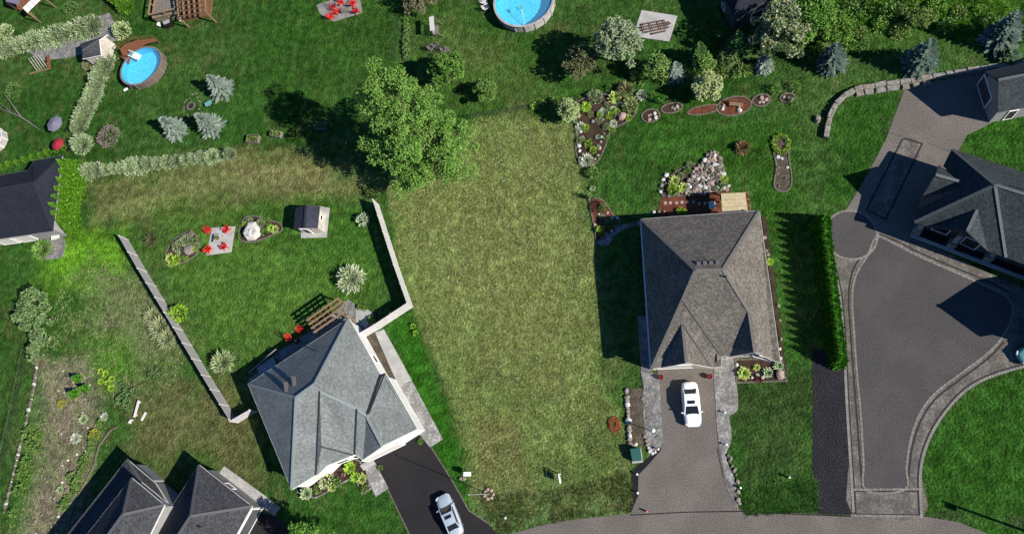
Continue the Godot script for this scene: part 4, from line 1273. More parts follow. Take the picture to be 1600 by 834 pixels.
# ---------------------------------------------------------------- buildings
func make_houses():
	var R = {v=[-2.93,4.00,-28.65,9.58,4.00,-28.64,-2.65,4.00,-12.03,10.21,4.00,-12.33,2.37,8.40,-21.23,5.05,8.40,-21.14,0.95,7.15,-18.56,7.39,6.40,-17.15,4.42,4.00,-12.06,5.16,4.00,-13.09,4.50,4.00,-13.11,0.80,6.02,-16.21,0.94,6.30,-12.22,-1.66,4.00,-12.19,3.43,4.00,-12.03,7.65,5.90,-13.14,5.28,4.00,-13.09,9.49,4.00,-12.55],f=[[0,1,5,4],[0,4,6,2],[1,3,17,7,5],[4,5,7,16,9,10,6],[6,10,8,14,11],[6,11,13,2],[11,12,13],[11,14,12],[7,15,16],[7,17,15]],c=[[0,4],[1,5],[4,5],[4,6],[6,2],[11,12],[7,15],[5,7]]}
	var t = thing("bungalow", "bungalow with tan shingle hip roof behind the white parked car", "house", Vector3(3.5, 0, -20))
	var w = roof_on(t, R, M.roof_tan, M.cap_tan, M.offwhite, M.siding_beige)
	opening(t, w, Vector2(0.88, -12.16), 4.9, 0.1, 2.5, "garage")
	opening(t, w, Vector2(7.8, -13.04), 1.9, 1.0, 2.4, "window")
	opening(t, w, Vector2(5.17, -13.12), 1.0, 0.2, 2.3, "door")
	opening(t, w, Vector2(11.73, -20.99), 1.4, 1.1, 2.3, "window")
	opening(t, w, Vector2(11.27, -16.08), 1.2, 1.1, 2.3, "window")
	opening(t, w, Vector2(2.54, -29.79), 2.2, 0.3, 2.4, "window")
	roof_vent(t, Vector3(-0.2, 5.7, -25.0))
	for i in 4:
		roof_vent(t, Vector3(2.75 + i * 0.62, 7.95, -22.0))
	chimney_pipe(t, Vector3(5.3, 8.1, -20.4), 0.5)
	roof_shade_bar(t, Vector3(0.94, 7.15, -18.42), Vector3(4.48, 4.06, -13.17), 0.12)
	roof_shade_bar(t, Vector3(0.86, 6.1, -16.12), Vector3(3.37, 4.08, -12.09), 0.12)
	gutter(t, Vector2(-3.91, -18.17), 3.9, -2.93, -28.6, -2.66, -12.05)
	R = {v=[-36.95,3.70,-19.12,-49.23,3.50,-11.86,-42.40,4.00,0.00,-38.75,7.60,-11.04,-40.82,7.60,-9.64,-32.75,3.70,-12.45,-39.67,3.90,-1.56,-38.29,7.20,-10.31,-34.36,6.03,-8.48,-33.34,5.71,-7.74,-31.38,5.60,-4.47,-34.33,3.60,-3.17,-28.18,3.60,-6.38,-32.14,3.70,-12.58,-35.24,3.90,-3.71,-38.54,5.30,-4.50,-38.38,3.90,-2.57,-39.37,3.90,-1.62,-33.68,4.40,-8.21],f=[[0,3,4,1],[1,4,2],[4,3,7,6,2],[0,5,9,8,7,3],[7,8,14,15,17,6],[15,14,16],[15,16,17],[8,9,10,11,14],[9,5,13,12,10]],c=[[0,3],[3,4],[4,1],[4,2],[7,8],[8,9],[9,10]]}
	t = thing("bungalow", "bungalow with light grey shingle roof beside the black driveway", "house", Vector3(-38, 0, -8))
	w = roof_on(t, R, M.roof_grey, M.cap_grey, M.white, M.siding_white, 0.22)
	opening(t, w, Vector2(-31.95, -4.41), 4.7, 0.1, 2.4, "garage")
	opening(t, w, Vector2(-37.92, -2.61), 1.7, 0.9, 2.3, "window")
	opening(t, w, Vector2(-42.53, -0.5), 1.5, 0.9, 2.3, "window")
	opening(t, w, Vector2(-35.75, -3.02), 1.0, 0.2, 2.3, "door")
	opening(t, w, Vector2(-33.85, -14.9), 1.2, 1.0, 2.2, "window")
	opening(t, w, Vector2(-44.56, -15.27), 1.8, 0.3, 2.3, "window")
	for i in 2:
		roof_vent(t, Vector3(-42.6 + i * 0.9, 6.6, -10.9 - i * 0.6), 0.35, 1.2)
	chimney_pipe(t, Vector3(-39.4, 5.7, -14.9), 0.7)
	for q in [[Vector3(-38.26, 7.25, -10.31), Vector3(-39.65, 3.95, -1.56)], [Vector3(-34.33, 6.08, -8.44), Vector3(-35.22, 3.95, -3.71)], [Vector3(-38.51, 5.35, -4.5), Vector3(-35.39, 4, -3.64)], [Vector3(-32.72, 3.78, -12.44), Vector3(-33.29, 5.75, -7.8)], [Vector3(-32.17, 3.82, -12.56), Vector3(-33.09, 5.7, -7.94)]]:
		roof_shade_bar(t, q[0], q[1], 0.16)
	R = {v=[29.29,3.80,-33.95,24.67,3.70,-26.31,31.24,7.30,-28.39,32.40,3.80,-22.02,38.02,7.30,-25.15,43.66,3.80,-26.64,41.80,3.80,-17.12,29.03,5.28,-29.73,26.69,5.70,-30.53,27.78,3.80,-32.29,25.78,3.80,-29.06,28.26,3.80,-32.25,29.90,5.67,-26.51,28.60,5.90,-24.29,26.08,3.75,-25.70,30.92,3.78,-22.78],f=[[0,5,4,2],[0,2,7,11],[7,2,1,10],[7,9,8],[7,8,10],[2,12,14,1],[2,3,15,12],[12,13,14],[12,15,13],[2,4,6,3]],c=[[0,2],[2,1],[2,3],[2,4],[12,13],[7,8]]}
	t = thing("large_house", "large house with dark slate roof and columned porch by the wide court", "house", Vector3(34, 0, -27))
	w = roof_on(t, R, M.roof_slate, M.cap_slate, M.trim_dark, M.siding_dark, 1.1)
	porch(t)
	opening(t, w, Vector2(29.52, -23.12), 1.6, 0.2, 2.4, "door")
	opening(t, w, Vector2(26.98, -24.7), 1.6, 0.8, 2.4, "window")
	opening(t, w, Vector2(27.74, -31.54), 1.8, 0.9, 2.4, "window")
	opening(t, w, Vector2(28.46, -28.54), 2.6, 0.1, 2.4, "garage")
	chimney_pipe(t, Vector3(34.0, 7.0, -27.9), 0.8)
	roof_on(t, {v=[33.94,5.60,-15.43,35.57,3.70,-18.93,34.83,3.70,-13.13,42.92,5.60,-16.64,44.57,3.70,-20.13,43.43,3.70,-14.49],f=[[1,0,3,4],[0,2,5,3]],c=[[0,3]]}, M.roof_slate, M.cap_slate, M.trim_dark, M.siding_dark, 0.4, 0.2, 0.0, "wing_roof")
	t = thing("two_storey_house", "two-storey house with charcoal hip roof and skirt roof by the weedy strip", "house", Vector3(-63, 0, 4))
	w = roof_on(t, {v=[-61.20,6.00,-1.29,-56.58,6.00,1.64,-59.89,8.30,2.60,-70.96,6.00,11.28,-61.63,6.00,13.28,-64.19,8.30,8.66],f=[[0,2,5,3],[0,1,2],[1,4,5,2],[3,5,4]],c=[[0,2],[1,2],[2,5]]}, M.roof_charcoal, M.cap_charcoal, M.offwhite, M.siding_grey, 0.4)
	w = roof_on(t, {v=[-64.15,3.40,-3.44,-59.96,3.40,-0.71,-60.95,4.40,-0.80,-57.60,4.00,1.50,-71.00,4.70,10.60,-74.20,3.40,9.50],f=[[0,1,3,2],[0,2,4,5]],c=[[0,2]]}, M.roof_charcoal, M.cap_charcoal, M.offwhite, M.siding_grey, 0.4, 0.2, 0.0, "skirt_roof")
	roof_on(t, {v=[-57.06,3.40,2.10,-57.96,4.30,1.67,-60.67,4.30,6.02,-59.46,3.40,6.06],f=[[0,3,2,1]],c=[]}, M.roof_charcoal, M.cap_charcoal, M.offwhite, null, 0.4, 0.2, 0.0, "side_roof")
	chimney_pipe(t, Vector3(-59.0, 4.0, 3.4), 0.9)
	t = thing("hip_roof_house", "single-storey house with charcoal hip roof beside the pale concrete walk", "house", Vector3(-54, 0, 4))
	w = roof_on(t, {v=[-54.52,3.50,-2.76,-47.32,3.50,1.78,-52.90,6.40,2.78,-60.43,3.50,6.75,-51.39,3.50,9.45,-55.15,6.40,6.33],f=[[0,2,5,3],[0,1,2],[1,4,5,2],[3,5,4]],c=[[0,2],[1,2],[2,5]]}, M.roof_charcoal, M.cap_charcoal, M.offwhite, M.siding_grey, 0.4)
	opening(t, w, Vector2(-49.28, 3.34), 3.6, 0.1, 2.4, "dark_garage")
	opening(t, w, Vector2(-52.2, 0.72), 1.3, 1.0, 2.3, "window")
	chimney_pipe(t, Vector3(-52.0, 5.7, 3.9), 0.5)
	t = thing("dark_roof_house", "house with near-black roof behind the tall green cedars", "house", Vector3(-88, 0, -38))
	w = roof_on(t, {v=[-100.20,3.10,-41.33,-86.34,3.10,-42.42,-85.58,3.10,-43.79,-81.10,3.10,-44.13,-96.98,5.30,-38.11,-82.62,5.30,-39.40,-97.88,3.10,-32.05,-80.39,3.10,-33.12],f=[[0,4,5,1],[1,5,2],[2,5,3],[5,7,3],[4,6,7,5]],c=[[4,5],[5,7],[5,3]]}, M.roof_navy, M.cap_navy, M.siding_grey, M.siding_grey, 0.4)
	opening(t, w, Vector2(-89.56, -32.65), 2.7, 0.1, 2.4, "garage")
	opening(t, w, Vector2(-86.47, -32.9), 2.7, 0.1, 2.4, "garage")
	t = thing("detached_garage", "detached garage with dark gable roof at the head of the long drive", "garage", Vector3(39, 0, -41))
	w = roof_on(t, {v=[33.92,3.40,-42.65,34.11,5.40,-40.51,34.37,3.40,-37.90,43.74,3.40,-43.98,43.71,5.40,-41.74,44.08,3.40,-38.96],f=[[0,1,4,3],[1,2,5,4]],c=[[1,4]]}, M.roof_slate, M.cap_slate, M.siding_dark, M.siding_grey, 0.35)
	opening(t, w, Vector2(35.18, -41.45), 3.0, 0.1, 2.4, "dark_garage")
	opening(t, w, Vector2(36.47, -38.06), 1.0, 0.1, 2.2, "door")
	t = thing("garden_shed", "small pale shed with navy gable roof on a concrete pad", "shed", Vector3(-44, 0, -32.4))
	w = roof_on(t, {v=[-43.89,3.00,-33.87,-43.91,3.00,-30.98,-45.64,2.25,-33.99,-45.73,2.25,-31.24,-42.45,2.25,-33.92,-42.55,2.25,-31.09],f=[[2,0,1,3],[0,4,5,1]],c=[[0,1]]}, M.roof_navy_light, M.cap_navy, M.siding_dark, M.siding_beige, 0.16, 0.1)
	opening(t, w, Vector2(-42.66, -32.8), 0.75, 0.9, 1.6, "window")
	opening(t, w, Vector2(-44.08, -30.68), 1.2, 0.1, 1.95, "door")
	t = thing("pool_house", "small grey pool house with angled white verge by the oval pool", "shed", Vector3(-80, 0, -61))
	roof_on(t, {v=[-82.13,2.40,-62.22,-81.22,2.40,-59.58,-78.19,2.40,-59.81,-78.19,3.20,-61.82,-80.69,3.20,-60.38,-77.69,2.40,-63.09],f=[[0,4,3,5],[4,1,2,3],[0,1,4]],c=[[4,3]]}, M.roof_charcoal, M.cap_charcoal, M.white, M.siding_beige, 0.2, 0.12)
	t = thing("cabin", "dark timber cabin shaded by the trees at the garden end", "house", Vector3(10.5, 0, -56))
	w = roof_on(t, {v=[7.34,3.60,-57.06,8.85,3.60,-52.93,13.85,3.60,-54.76,12.87,3.60,-59.72,9.68,5.00,-54.67,10.43,5.00,-56.87],f=[[0,1,4,5],[1,2,4],[2,3,5,4],[3,0,5]],c=[[1,4],[4,5],[2,4]]}, M.roof_navy, M.cap_navy, M.siding_dark, M.siding_dark, 0.25)
	opening(t, w, Vector2(8.15, -55.87), 0.9, 0.8, 1.8, "window")
	opening(t, w, Vector2(11.63, -54.48), 1.6, 0.3, 2.1, "door")
func roof_vent(t, at: Vector3, w := 0.3, l := 0.4):
	var m := MB.new(t.position)
	m.box(at, Vector3(w, 0.2, l), Basis(Vector3.RIGHT, 0.4))
	m.box(at + Vector3(0, 0.13, 0), Vector3(w + 0.08, 0.05, l + 0.06), Basis(Vector3.RIGHT, 0.4))
	part(t, "roof_vent", m.done(), M.cap_charcoal)
func chimney_pipe(t, at: Vector3, h: float):
	var m := MB.new(t.position)
	m.lathe(at - Vector3.UP * 0.3, [0.07, 0.0, 0.07, h + 0.3, 0.0, h + 0.3], 8)
	part(t, "vent_pipe", m.done(), M.trim_dark)
func gutter(t, _near, y: float, xa: float, za: float, xb: float, zb: float):
	var m := MB.new(t.position)
	m.bar(Vector3(xa - 0.09, y - 0.02, za), Vector3(xb - 0.09, y - 0.02, zb), 0.11, 0.1)
	part(t, "gutter", m.done(), M.offwhite)
func roof_shade_bar(t, a: Vector3, b: Vector3, w: float):
	# dark bar standing in for the shade line between roof planes
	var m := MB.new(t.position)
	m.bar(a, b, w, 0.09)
	part(t, "painted_shade_line", m.done(), M.trim_dark)
func porch(t):
	# stone piers under the front eave, a pale step along them
	var a = Vector2(25.22, -26.03); var b = Vector2(37.27, -19.59)
	var s := MB.new(t.position)
	s.bar(g3(a, 0.1), g3(b, 0.1), 0.35, 0.2)
	part(t, "porch_step", s.done(), M.concrete)
	var d = (b - a)
	for f in [0.02, 0.28, 0.545, 0.86]:
		var p = a + d * f + Vector2(0.25, -0.45)
		var col := MB.new(t.position)
		var B = Basis(Vector3.UP, -d.angle())
		col.box(g3(p, 0.65), Vector3(0.75, 1.3, 0.75), B)
		col.box(g3(p, 1.34), Vector3(0.85, 0.08, 0.85), B)
		var pier = part(t, "pier", col.done(), M.concrete_grey)
		var up := MB.new(t.position)
		up.box(g3(p, 2.5), Vector3(0.42, 2.3, 0.42), B)
		part(pier, "column", up.done(), M.siding_grey)
	var fl := MB.new(t.position)
	var nn = Vector2(d.y, -d.x).normalized()
	fl.prism(PackedVector2Array([a + nn * 0.15, b + nn * 0.15, b + nn * 2.6, a + nn * 2.6]), 0.0, 0.16)
	part(t, "porch_floor", fl.done(), M.asphalt_new)

# ---------------------------------------------------------------- fences, walls, furniture, vehicles
func heading(from: Vector2, to: Vector2) -> float:
	var d = to - from
	return atan2(d.x, d.y)
func make_things():
	rng.seed = 99
	fence_run("panel_fence", "long grey-white panel fence running between the weedy strip and the lawn", pl([-71.16, -32.21, -67.63, -27.53, -61.29, -19.48, -56.56, -13.41, -52.25, -8.01]), 1.9, 2.35, M.vinyl_grey, M.vinyl, "")
	fence_run("gate_panel", "short white fence panel joining the long fence to the grey roofed house", pl([-52.13, -7.78, -49.72, -9.02]), 1.9, 2.4, M.vinyl, M.vinyl, "")
	fence_run("panel_fence", "white panel fence cornering between the lawn and the vacant lot", pl([-35.49, -34.31, -32.41, -25.84, -30.5, -20.98, -34.52, -18.55, -36.58, -17.47]), 2.1, 2.4, M.vinyl, M.vinyl, "")
	wire_fence("low chain link fence with a row of white stones by the weedy strip", pl([-83.95, -17.67, -84.12, -9.97, -84.48, -3.53, -84.63, 1.93]), 1.2, 2.4)
	wire_fence("chain link fence at the head of the vacant lot", pl([-23.75, -45.02, -18.37, -45.32, -10.29, -46.01]), 1.2, 2.6)
	wire_fence("chain link fence along the planting strip by the far patio", pl([-34.11, -61.01, -34.16, -58.06, -34.19, -54.67]), 1.2, 2.4)
	wire_fence("chain link fence behind the round white pool", pl([-8.62, -61.14, -8.23, -57.31, -7.69, -53.91]), 1.2, 2.4)
	stone_wall()
	# cars
	car("parked_car", "white sedan with sunroof parked on the tan driveway", g3(Vector2(1.23, -8.69), 0.02), heading(Vector2(1.15, -11.05), Vector2(1.32, -6.38)), M.car_white, 4.7, 1.86)
	car("parked_car", "silver-blue sedan with sunroof parked on the black driveway", g3(Vector2(-25.18, 2.69), 0.018), heading(Vector2(-24.2, 4.87), Vector2(-26.27, 0.41)), M.car_silver, 4.7, 1.84)
	car("parked_car", "teal car parked in the shade of the slate roofed house", g3(Vector2(35.16, -13.33), 0.02), heading(Vector2(37.6, -14.97), Vector2(33.51, -13.06)), M.teal, 4.5, 1.8)
	utility_pole()
	# the red chairs
	var c = Vector2(-57.4, -31.35)
	for p in [Vector2(-59.04, -32.61), Vector2(-56.41, -32.47), Vector2(-58.63, -30.03), Vector2(-56.43, -30.23)]:
		adirondack("red slatted garden chair on the white square patio", g3(p, 0.05), heading(p, c), M.red, "red chairs round the fire table")
	fire_table(g3(c, 0.05))
	adirondack("red slatted chair with its back to the lawn beside the pergola terrace", g3(Vector2(-44.68, -18.75), 0.06), heading(Vector2(-44.76, -18.75), Vector2(-43.1, -18.05)), M.red, "")
	adirondack("orange-red slatted chair by the covered tub on the terrace", g3(Vector2(-46.12, -17.69), 0.06), heading(Vector2(-46.12, -17.69), Vector2(-44.95, -15.91)), M.orange_red, "")
	for q in [[Vector2(-42.5, -64.65), 0.4], [Vector2(-40.68, -64.28), 2.6], [Vector2(-43.08, -63.3), 1.2], [Vector2(-40.22, -62.99), 3.9]]:
		adirondack("bright red slatted chair on the far paved patio", g3(q[0], 0.05), q[1], M.red, "red chairs on the far patio")
	adirondack("red slatted chair standing on grass just off the far patio", g3(Vector2(-43.8, -62.69)), 2.0, M.red, "")
	adirondack("dark red slatted chair between the bright ones on the far patio", g3(Vector2(-43.7, -64.11), 0.05), 0.8, M.maroon, "")
	low_table("grey low table among the far red chairs", g3(Vector2(-41.85, -63.33), 0.05), 1.1, 0.7, M.wood_grey)
	for q in [[Vector2(-29.07, -55.83), 2.0], [Vector2(-28.46, -55.94), 4.0], [Vector2(-27.47, -55.24), 3.4], [Vector2(-26.85, -54.87), 2.2], [Vector2(-28.15, -54.19), 0.6]]:
		adirondack("weathered grey wooden chair on the lawn near the feathery tree", g3(q[0]), q[1], M.wood_grey, "grey chairs on the lawn")
	for q in [[Vector2(-22.09, -61.72), 1.2], [Vector2(-21.73, -60.79), 2.0]]:
		adirondack("white garden chair beside the round white pool", g3(q[0]), q[1], M.offwhite, "white chairs by the pool")
	garden_swing()
	# pools
	pool("oval_pool", "oval above-ground pool with brown wall and timber deck", Vector2(-72.25, -58.0), 3.35, 2.85, 0.55, 1.25, M.pool_wall_brown, M.wood_grey, 14)
	pool("round_pool", "round above-ground pool with white wall and pale rim", Vector2(-16.55, -60.5), 3.9, 3.9, 0.2, 1.3, M.pool_wall_white, M.pool_wall_white, 18)
	pool("small_pool", "small pool with broad pale rim by the cedar screened lawn", Vector2(-96, -49.19), 1.9, 1.9, 0.0, 1.1, M.pool_wall_white, M.offwhite, 10)
	pool_deck()
	pool_pole()
	# terrace of the grey roofed house
	pergola()
	spa_tub()
	barbecue()
	gazebo()
	timber_pergola()
	# by the road
	flag_pole()
	mailbox("white mailbox on a post beside the black driveway", Vector2(-23.22, -1.63), 0.0)
	utility_box()
	yard_sign()
	marker("short red driveway marker near the road", Vector2(-3.98, 2.18), M.pink, 0.55)
	marker("white stake in the grass beside the clover patch", Vector2(10.43, -1.19), M.white, 0.7)
	for p in [Vector2(-4.8, -1.56), Vector2(-4.82, 0.32), Vector2(-2.47, -4.11), Vector2(4.63, -7.78), Vector2(4.52, -4.49), Vector2(-19, 2.92), Vector2(5.59, -0.19)]:
		bollard("low black garden light with white cap along a driveway", p, 0.45, "low driveway lights")
	lamp_post(Vector2(-2.84, -5.91))
	for p in [Vector2(-1.8, -11.68), Vector2(3.33, -11.6)]:
		pot("dark red plant pot by the garage door", p, 0.28, M.maroon, "pots by the garage door")
	pot("pale round pot in front of the grey roofed house", Vector2(-38.02, -1.62), 0.22, M.rock_pink, "")
	hose_coil()
	metal_frames()
	planter("timber planter box of greens nearer the blue spruces", Vector2(-53.86, -45.14), 1.7, 1.0, -0.12, 1)
	planter("timber planter box of yellow-green herbs beside the tree shade", Vector2(-50.51, -45.55), 1.5, 0.8, -0.25, 2)
	planter("timber planter box in the shade of the big tree", Vector2(-44.09, -46.1), 1.4, 0.9, -0.1, 3)
	plank("pale plank propped on blocks by the vegetable patch", Vector2(-66.32, -8.65), Vector2(-66, -10.7), 0.3)
	plank("short white board lying on the grass by the vegetable patch", Vector2(-65.44, -8.24), Vector2(-64.97, -9.25), 0.04)
	plank("small white box on the grass by the vegetable patch", Vector2(-67.03, -7.96), Vector2(-66.73, -8.34), 0.25)
	bench()
	round_umbrella()
	trellis()
	fallen_branch()
	waste_bins()
	patio_cover()
	toy_slide()
	parasol_stones()
func stone_wall():
	var t = thing("stone_wall", "curved dry stone retaining wall of pale blocks round the upper drive", "wall", g3(Vector2(19.72, -42.42)))
	var line = smooth(pl([17.95, -38.05, 18.34, -39.76, 18.98, -41.29, 19.88, -42.57, 21.07, -43.4, 22.62, -43.79, 25.01, -43.99, 27.36, -44.04, 30.71, -44.35, 34.66, -44.67, 40.41, -44.82]), false, 6)
	rng.seed = 321
	var blocks = []
	for v in 6:
		var m := MB.new(Vector3.ZERO)
		var p = []
		for y in [0.0, 0.8, 1.0]:
			for q in [[-0.5, -0.5], [0.5, -0.5], [0.5, 0.5], [-0.5, 0.5]]:
				var k = 0.9 if y > 0.9 else 1.0
				p.append(Vector3(q[0] * k + rng.randf_range(-0.07, 0.07), y + rng.randf_range(-0.04, 0.04) * y, q[1] * k + rng.randf_range(-0.07, 0.07)))
		for l in [0, 4]:
			for i in 4:
				var j = (i + 1) % 4
				m.quad(p[l + i], p[l + j], p[l + 4 + j], p[l + 4 + i])
		m.quad(p[8], p[9], p[10], p[11])
		blocks.append(m.done())
	var run = 0.0
	var pts = resampled(line, 0.05)
	while run < pts.size() * 0.05 - 1.4:
		var L = rng.randf_range(0.75, 1.45)
		var q = pts[int((run + L * 0.5) / 0.05)]
		run += L + 0.03
		var nn = Vector2(-q[1].y, q[1].x)
		var frac = run / (pts.size() * 0.05)
		var two = frac > 0.3 and frac < 0.62
		for k in (2 if two else 1):
			var o = part(t, "stone", blocks[rng.randi() % 6], M.wallstone if rng.randf() < 0.75 else M.rock)
			var w = rng.randf_range(0.5, 0.6)
			o.position = g3(q[0] + nn * (k * 0.56 + rng.randf_range(-0.04, 0.04)), -0.05) - t.position
			o.rotation.y = -q[1].angle() + rng.randf_range(-0.05, 0.05)
			o.scale = Vector3(L if k == 0 else L * rng.randf_range(0.55, 0.9), (0.62 if k == 0 else 0.34) * rng.randf_range(0.96, 1.04), w)
func fire_table(at: Vector3):
	var t = thing("fire_table", "square pale fire table with planted centre among the red chairs", "table", at)
	var m := MB.new()
	m.box(Vector3(0, 0.5, 0), Vector3(1.05, 0.07, 1.05))
	part(t, "top", m.done(), M.concrete)
	for sx in [-1, 1]:
		for sz in [-1, 1]:
			m = MB.new()
			m.box(Vector3(sx * 0.42, 0.235, sz * 0.42), Vector3(0.1, 0.46, 0.1))
			part(t, "leg", m.done(), M.wood_grey)
	m = MB.new()
	m.lathe(Vector3(0, 0.54, 0), [0.28, 0.0, 0.33, 0.14, 0.27, 0.14, 0.22, 0.05, 0.0, 0.05], 14)
	part(t, "bowl", m.done(), M.wood_brown)
	part(t, "plant", mound_mesh(0.27, 0.2, 120, 0.11, [Color(0.3, 0.36, 0.06), Color(0.12, 0.2, 0.04)], 5), M.leaf).position.y = 0.6
func low_table(label: String, at: Vector3, w: float, d: float, mat):
	var t = thing("low_table", label, "table", at)
	for i in 5:
		var m := MB.new()
		m.box(Vector3(0, 0.42, (i - 2) * d / 5), Vector3(w, 0.04, d / 5 - 0.02))
		part(t, "slat", m.done(), mat)
	for sx in [-1, 1]:
		for sz in [-1, 1]:
			var m := MB.new()
			m.box(Vector3(sx * w * 0.42, 0.2, sz * d * 0.4), Vector3(0.07, 0.4, 0.07))
			part(t, "leg", m.done(), mat)
func garden_swing():
	var t = thing("garden_swing", "pale garden swing bench hung in a leaning frame on the lawn", "swing", g3(Vector2(-28.43, -58.25)), "", 0.1)
	for z in [-0.95, 0.95]:
		for x in [-0.75, 0.75]:
			var m := MB.new()
			m.bar(Vector3(x, 0, z), Vector3(x * 0.1, 1.95, z), 0.07, 0.07)
			part(t, "leg", m.done(), M.wood_grey)
	var m := MB.new()
	m.bar(Vector3(0, 1.95, -1.1), Vector3(0, 1.95, 1.1), 0.12, 0.12)
	part(t, "beam", m.done(), M.offwhite)
	m = MB.new()
	for i in 4:
		m.bar(Vector3(-0.2 + i * 0.14, 0.5, -0.75), Vector3(-0.2 + i * 0.14, 0.5, 0.75), 0.11, 0.03)
	part(t, "seat", m.done(), M.wood_grey)
	m = MB.new()
	for i in 4:
		m.bar(Vector3(-0.3 - i * 0.05, 0.62 + i * 0.14, -0.75), Vector3(-0.3 - i * 0.05, 0.62 + i * 0.14, 0.75), 0.03, 0.11)
	part(t, "backrest", m.done(), M.offwhite)
	for z in [-0.7, 0.7]:
		m = MB.new()
		m.tube(Vector3(0.2, 0.5, z), Vector3(0, 1.9, z), 0.012, 0.012, 5)
		m.tube(Vector3(-0.3, 0.6, z), Vector3(0, 1.9, z), 0.012, 0.012, 5)
		part(t, "chain", m.done(), M.metal)
	# canopy
	m = MB.new()
	m.hexa([Vector3(-0.5, 2.0, -1.05), Vector3(0.15, 2.1, -1.05), Vector3(0.15, 2.1, 1.05), Vector3(-0.5, 2.0, 1.05), Vector3(-0.5, 2.04, -1.05), Vector3(0.15, 2.14, -1.05), Vector3(0.15, 2.14, 1.05), Vector3(-0.5, 2.04, 1.05)])
	part(t, "canopy", m.done(), M.offwhite)
func pool_deck():
	var p = pl([-76.34, -61.34, -75.4, -62.06, -73.45, -62.43, -70.7, -62.27, -70.32, -61.8, -72.16, -61.52, -73.6, -60.67, -74.27, -59.61, -74.4, -58.49, -75.31, -59.53])
	var t = thing("pool_deck", "red-brown timber deck curving round the oval pool", "deck", g3(centre_of(p)))
	var n = 13
	var lo = 1e9; var hi = -1e9
	for q in p:
		lo = minf(lo, q.x); hi = maxf(hi, q.x)
	for i in n:
		var xa = lerpf(lo, hi, float(i) / n); var xb = lerpf(lo, hi, (i + 1.0) / n) - 0.03
		for piece in Geometry2D.intersect_polygons(p, PackedVector2Array([Vector2(xa, -200), Vector2(xb, -200), Vector2(xb, 200), Vector2(xa, 200)])):
			var m := MB.new(t.position)
			m.prism(piece, 1.14, 1.2)
			part(t, "board", m.done(), M.wood_red)
	for q in [p[0], p[2], p[3], p[9], p[7]]:
		var m := MB.new(t.position)
		m.bar(g3(q), g3(q, 2.05), 0.1, 0.1)
		part(t, "post", m.done(), M.wood_brown)
	for i in [0, 1, 2]:
		var m := MB.new(t.position)
		for y in [1.6, 2.0]:
			m.bar(g3(p[i], y), g3(p[i + 1], y), 0.05, 0.08)
		part(t, "railing", m.done(), M.wood_brown)
	var s = thing("pool_steps", "pale blue moulded steps leading into the oval pool", "steps", Vector3(-74.34, 1.2, -60.03))
	for i in 3:
		var m := MB.new()
		m.box(Vector3(0.35 + i * 0.42, 0.14 - i * 0.16, -0.1 + i * 0.22), Vector3(0.5, 0.28, 0.8), Basis(Vector3.UP, -0.5))
		part(s, "step", m.done(), M.teal if i == 0 else M.white)
	for z in [-0.4, 0.4]:
		var m := MB.new()
		m.tube(Vector3(-0.1, 0, z), Vector3(0.3, 0.8, z + 0.1), 0.035, 0.035, 6)
		m.tube(Vector3(0.3, 0.8, z + 0.1), Vector3(1.2, 0.2, z + 0.5), 0.035, 0.035, 6)
		part(s, "handrail", m.done(), M.white)
	var pu = thing("pool_pump", "black and white pool pump standing by the oval pool wall", "pump", g3(Vector2(-74.56, -55.58)))
	var m := MB.new()
	m.lathe(Vector3(0, 0, 0), [0.3, 0.0, 0.3, 0.5, 0.2, 0.65, 0.0, 0.68], 12)
	part(pu, "filter", m.done(), M.black)
	m = MB.new()
	m.tube(Vector3(-0.3, 0.2, 0.3), Vector3(-0.8, 0.2, 0.55), 0.17, 0.17, 10)
	part(pu, "motor", m.done(), M.white)
	m = MB.new()
	m.tube(Vector3(0, 0.5, 0), Vector3(0.7, 0.6, -0.5), 0.04, 0.04, 6)
	part(pu, "pipe", m.done(), M.offwhite)
func pool_pole():
	var t = thing("pool_pole", "pale pole with blue net leaning over the round pool wall", "pool net", g3(Vector2(-16.43, -56.87)))
	var m := MB.new()
	m.tube(Vector3.ZERO, Vector3(-0.35, 1.55, -2.1), 0.03, 0.03, 6)
	part(t, "pole", m.done(), M.offwhite)
	m = MB.new()
	m.box(Vector3(-0.38, 1.6, -2.35), Vector3(0.4, 0.05, 0.45), Basis(Vector3.RIGHT, 0.5))
	part(t, "net", m.done(), M.teal)
func pergola():
	var a = Vector3(-42.56, 2.5, -19.48); var b = Vector3(-39.11, 2.5, -21.73); var cc = Vector3(-37.83, 2.5, -19.57); var d = Vector3(-41.17, 2.5, -17.49)
	var t = thing("pergola", "brown timber pergola over the back terrace of the grey roofed house", "pergola", Vector3((a.x + cc.x) * 0.5, 0, (a.z + cc.z) * 0.5))
	for p in [a, b, cc, d]:
		var m := MB.new(t.position)
		m.bar(Vector3(p.x, 0.06, p.z), p, 0.16, 0.16)
		part(t, "post", m.done(), M.wood)
	for i in 5:
		var f = i / 4.0
		var p = a.lerp(d, f); var q = b.lerp(cc, f)
		var e = (q - p).normalized() * 0.3
		var m := MB.new(t.position)
		m.bar(p - e + Vector3.UP * 0.22, q + e + Vector3.UP * 0.22, 0.17, 0.2)
		part(t, "rafter", m.done(), M.wood)
	for i in 6:
		var f = i / 5.0
		var p = a.lerp(b, f); var q = d.lerp(cc, f)
		var e = (q - p).normalized() * 0.25
		var m := MB.new(t.position)
		m.bar(p - e + Vector3.UP * 0.05, q + e + Vector3.UP * 0.05, 0.1, 0.13)
		part(t, "purlin", m.done(), M.wood_brown)
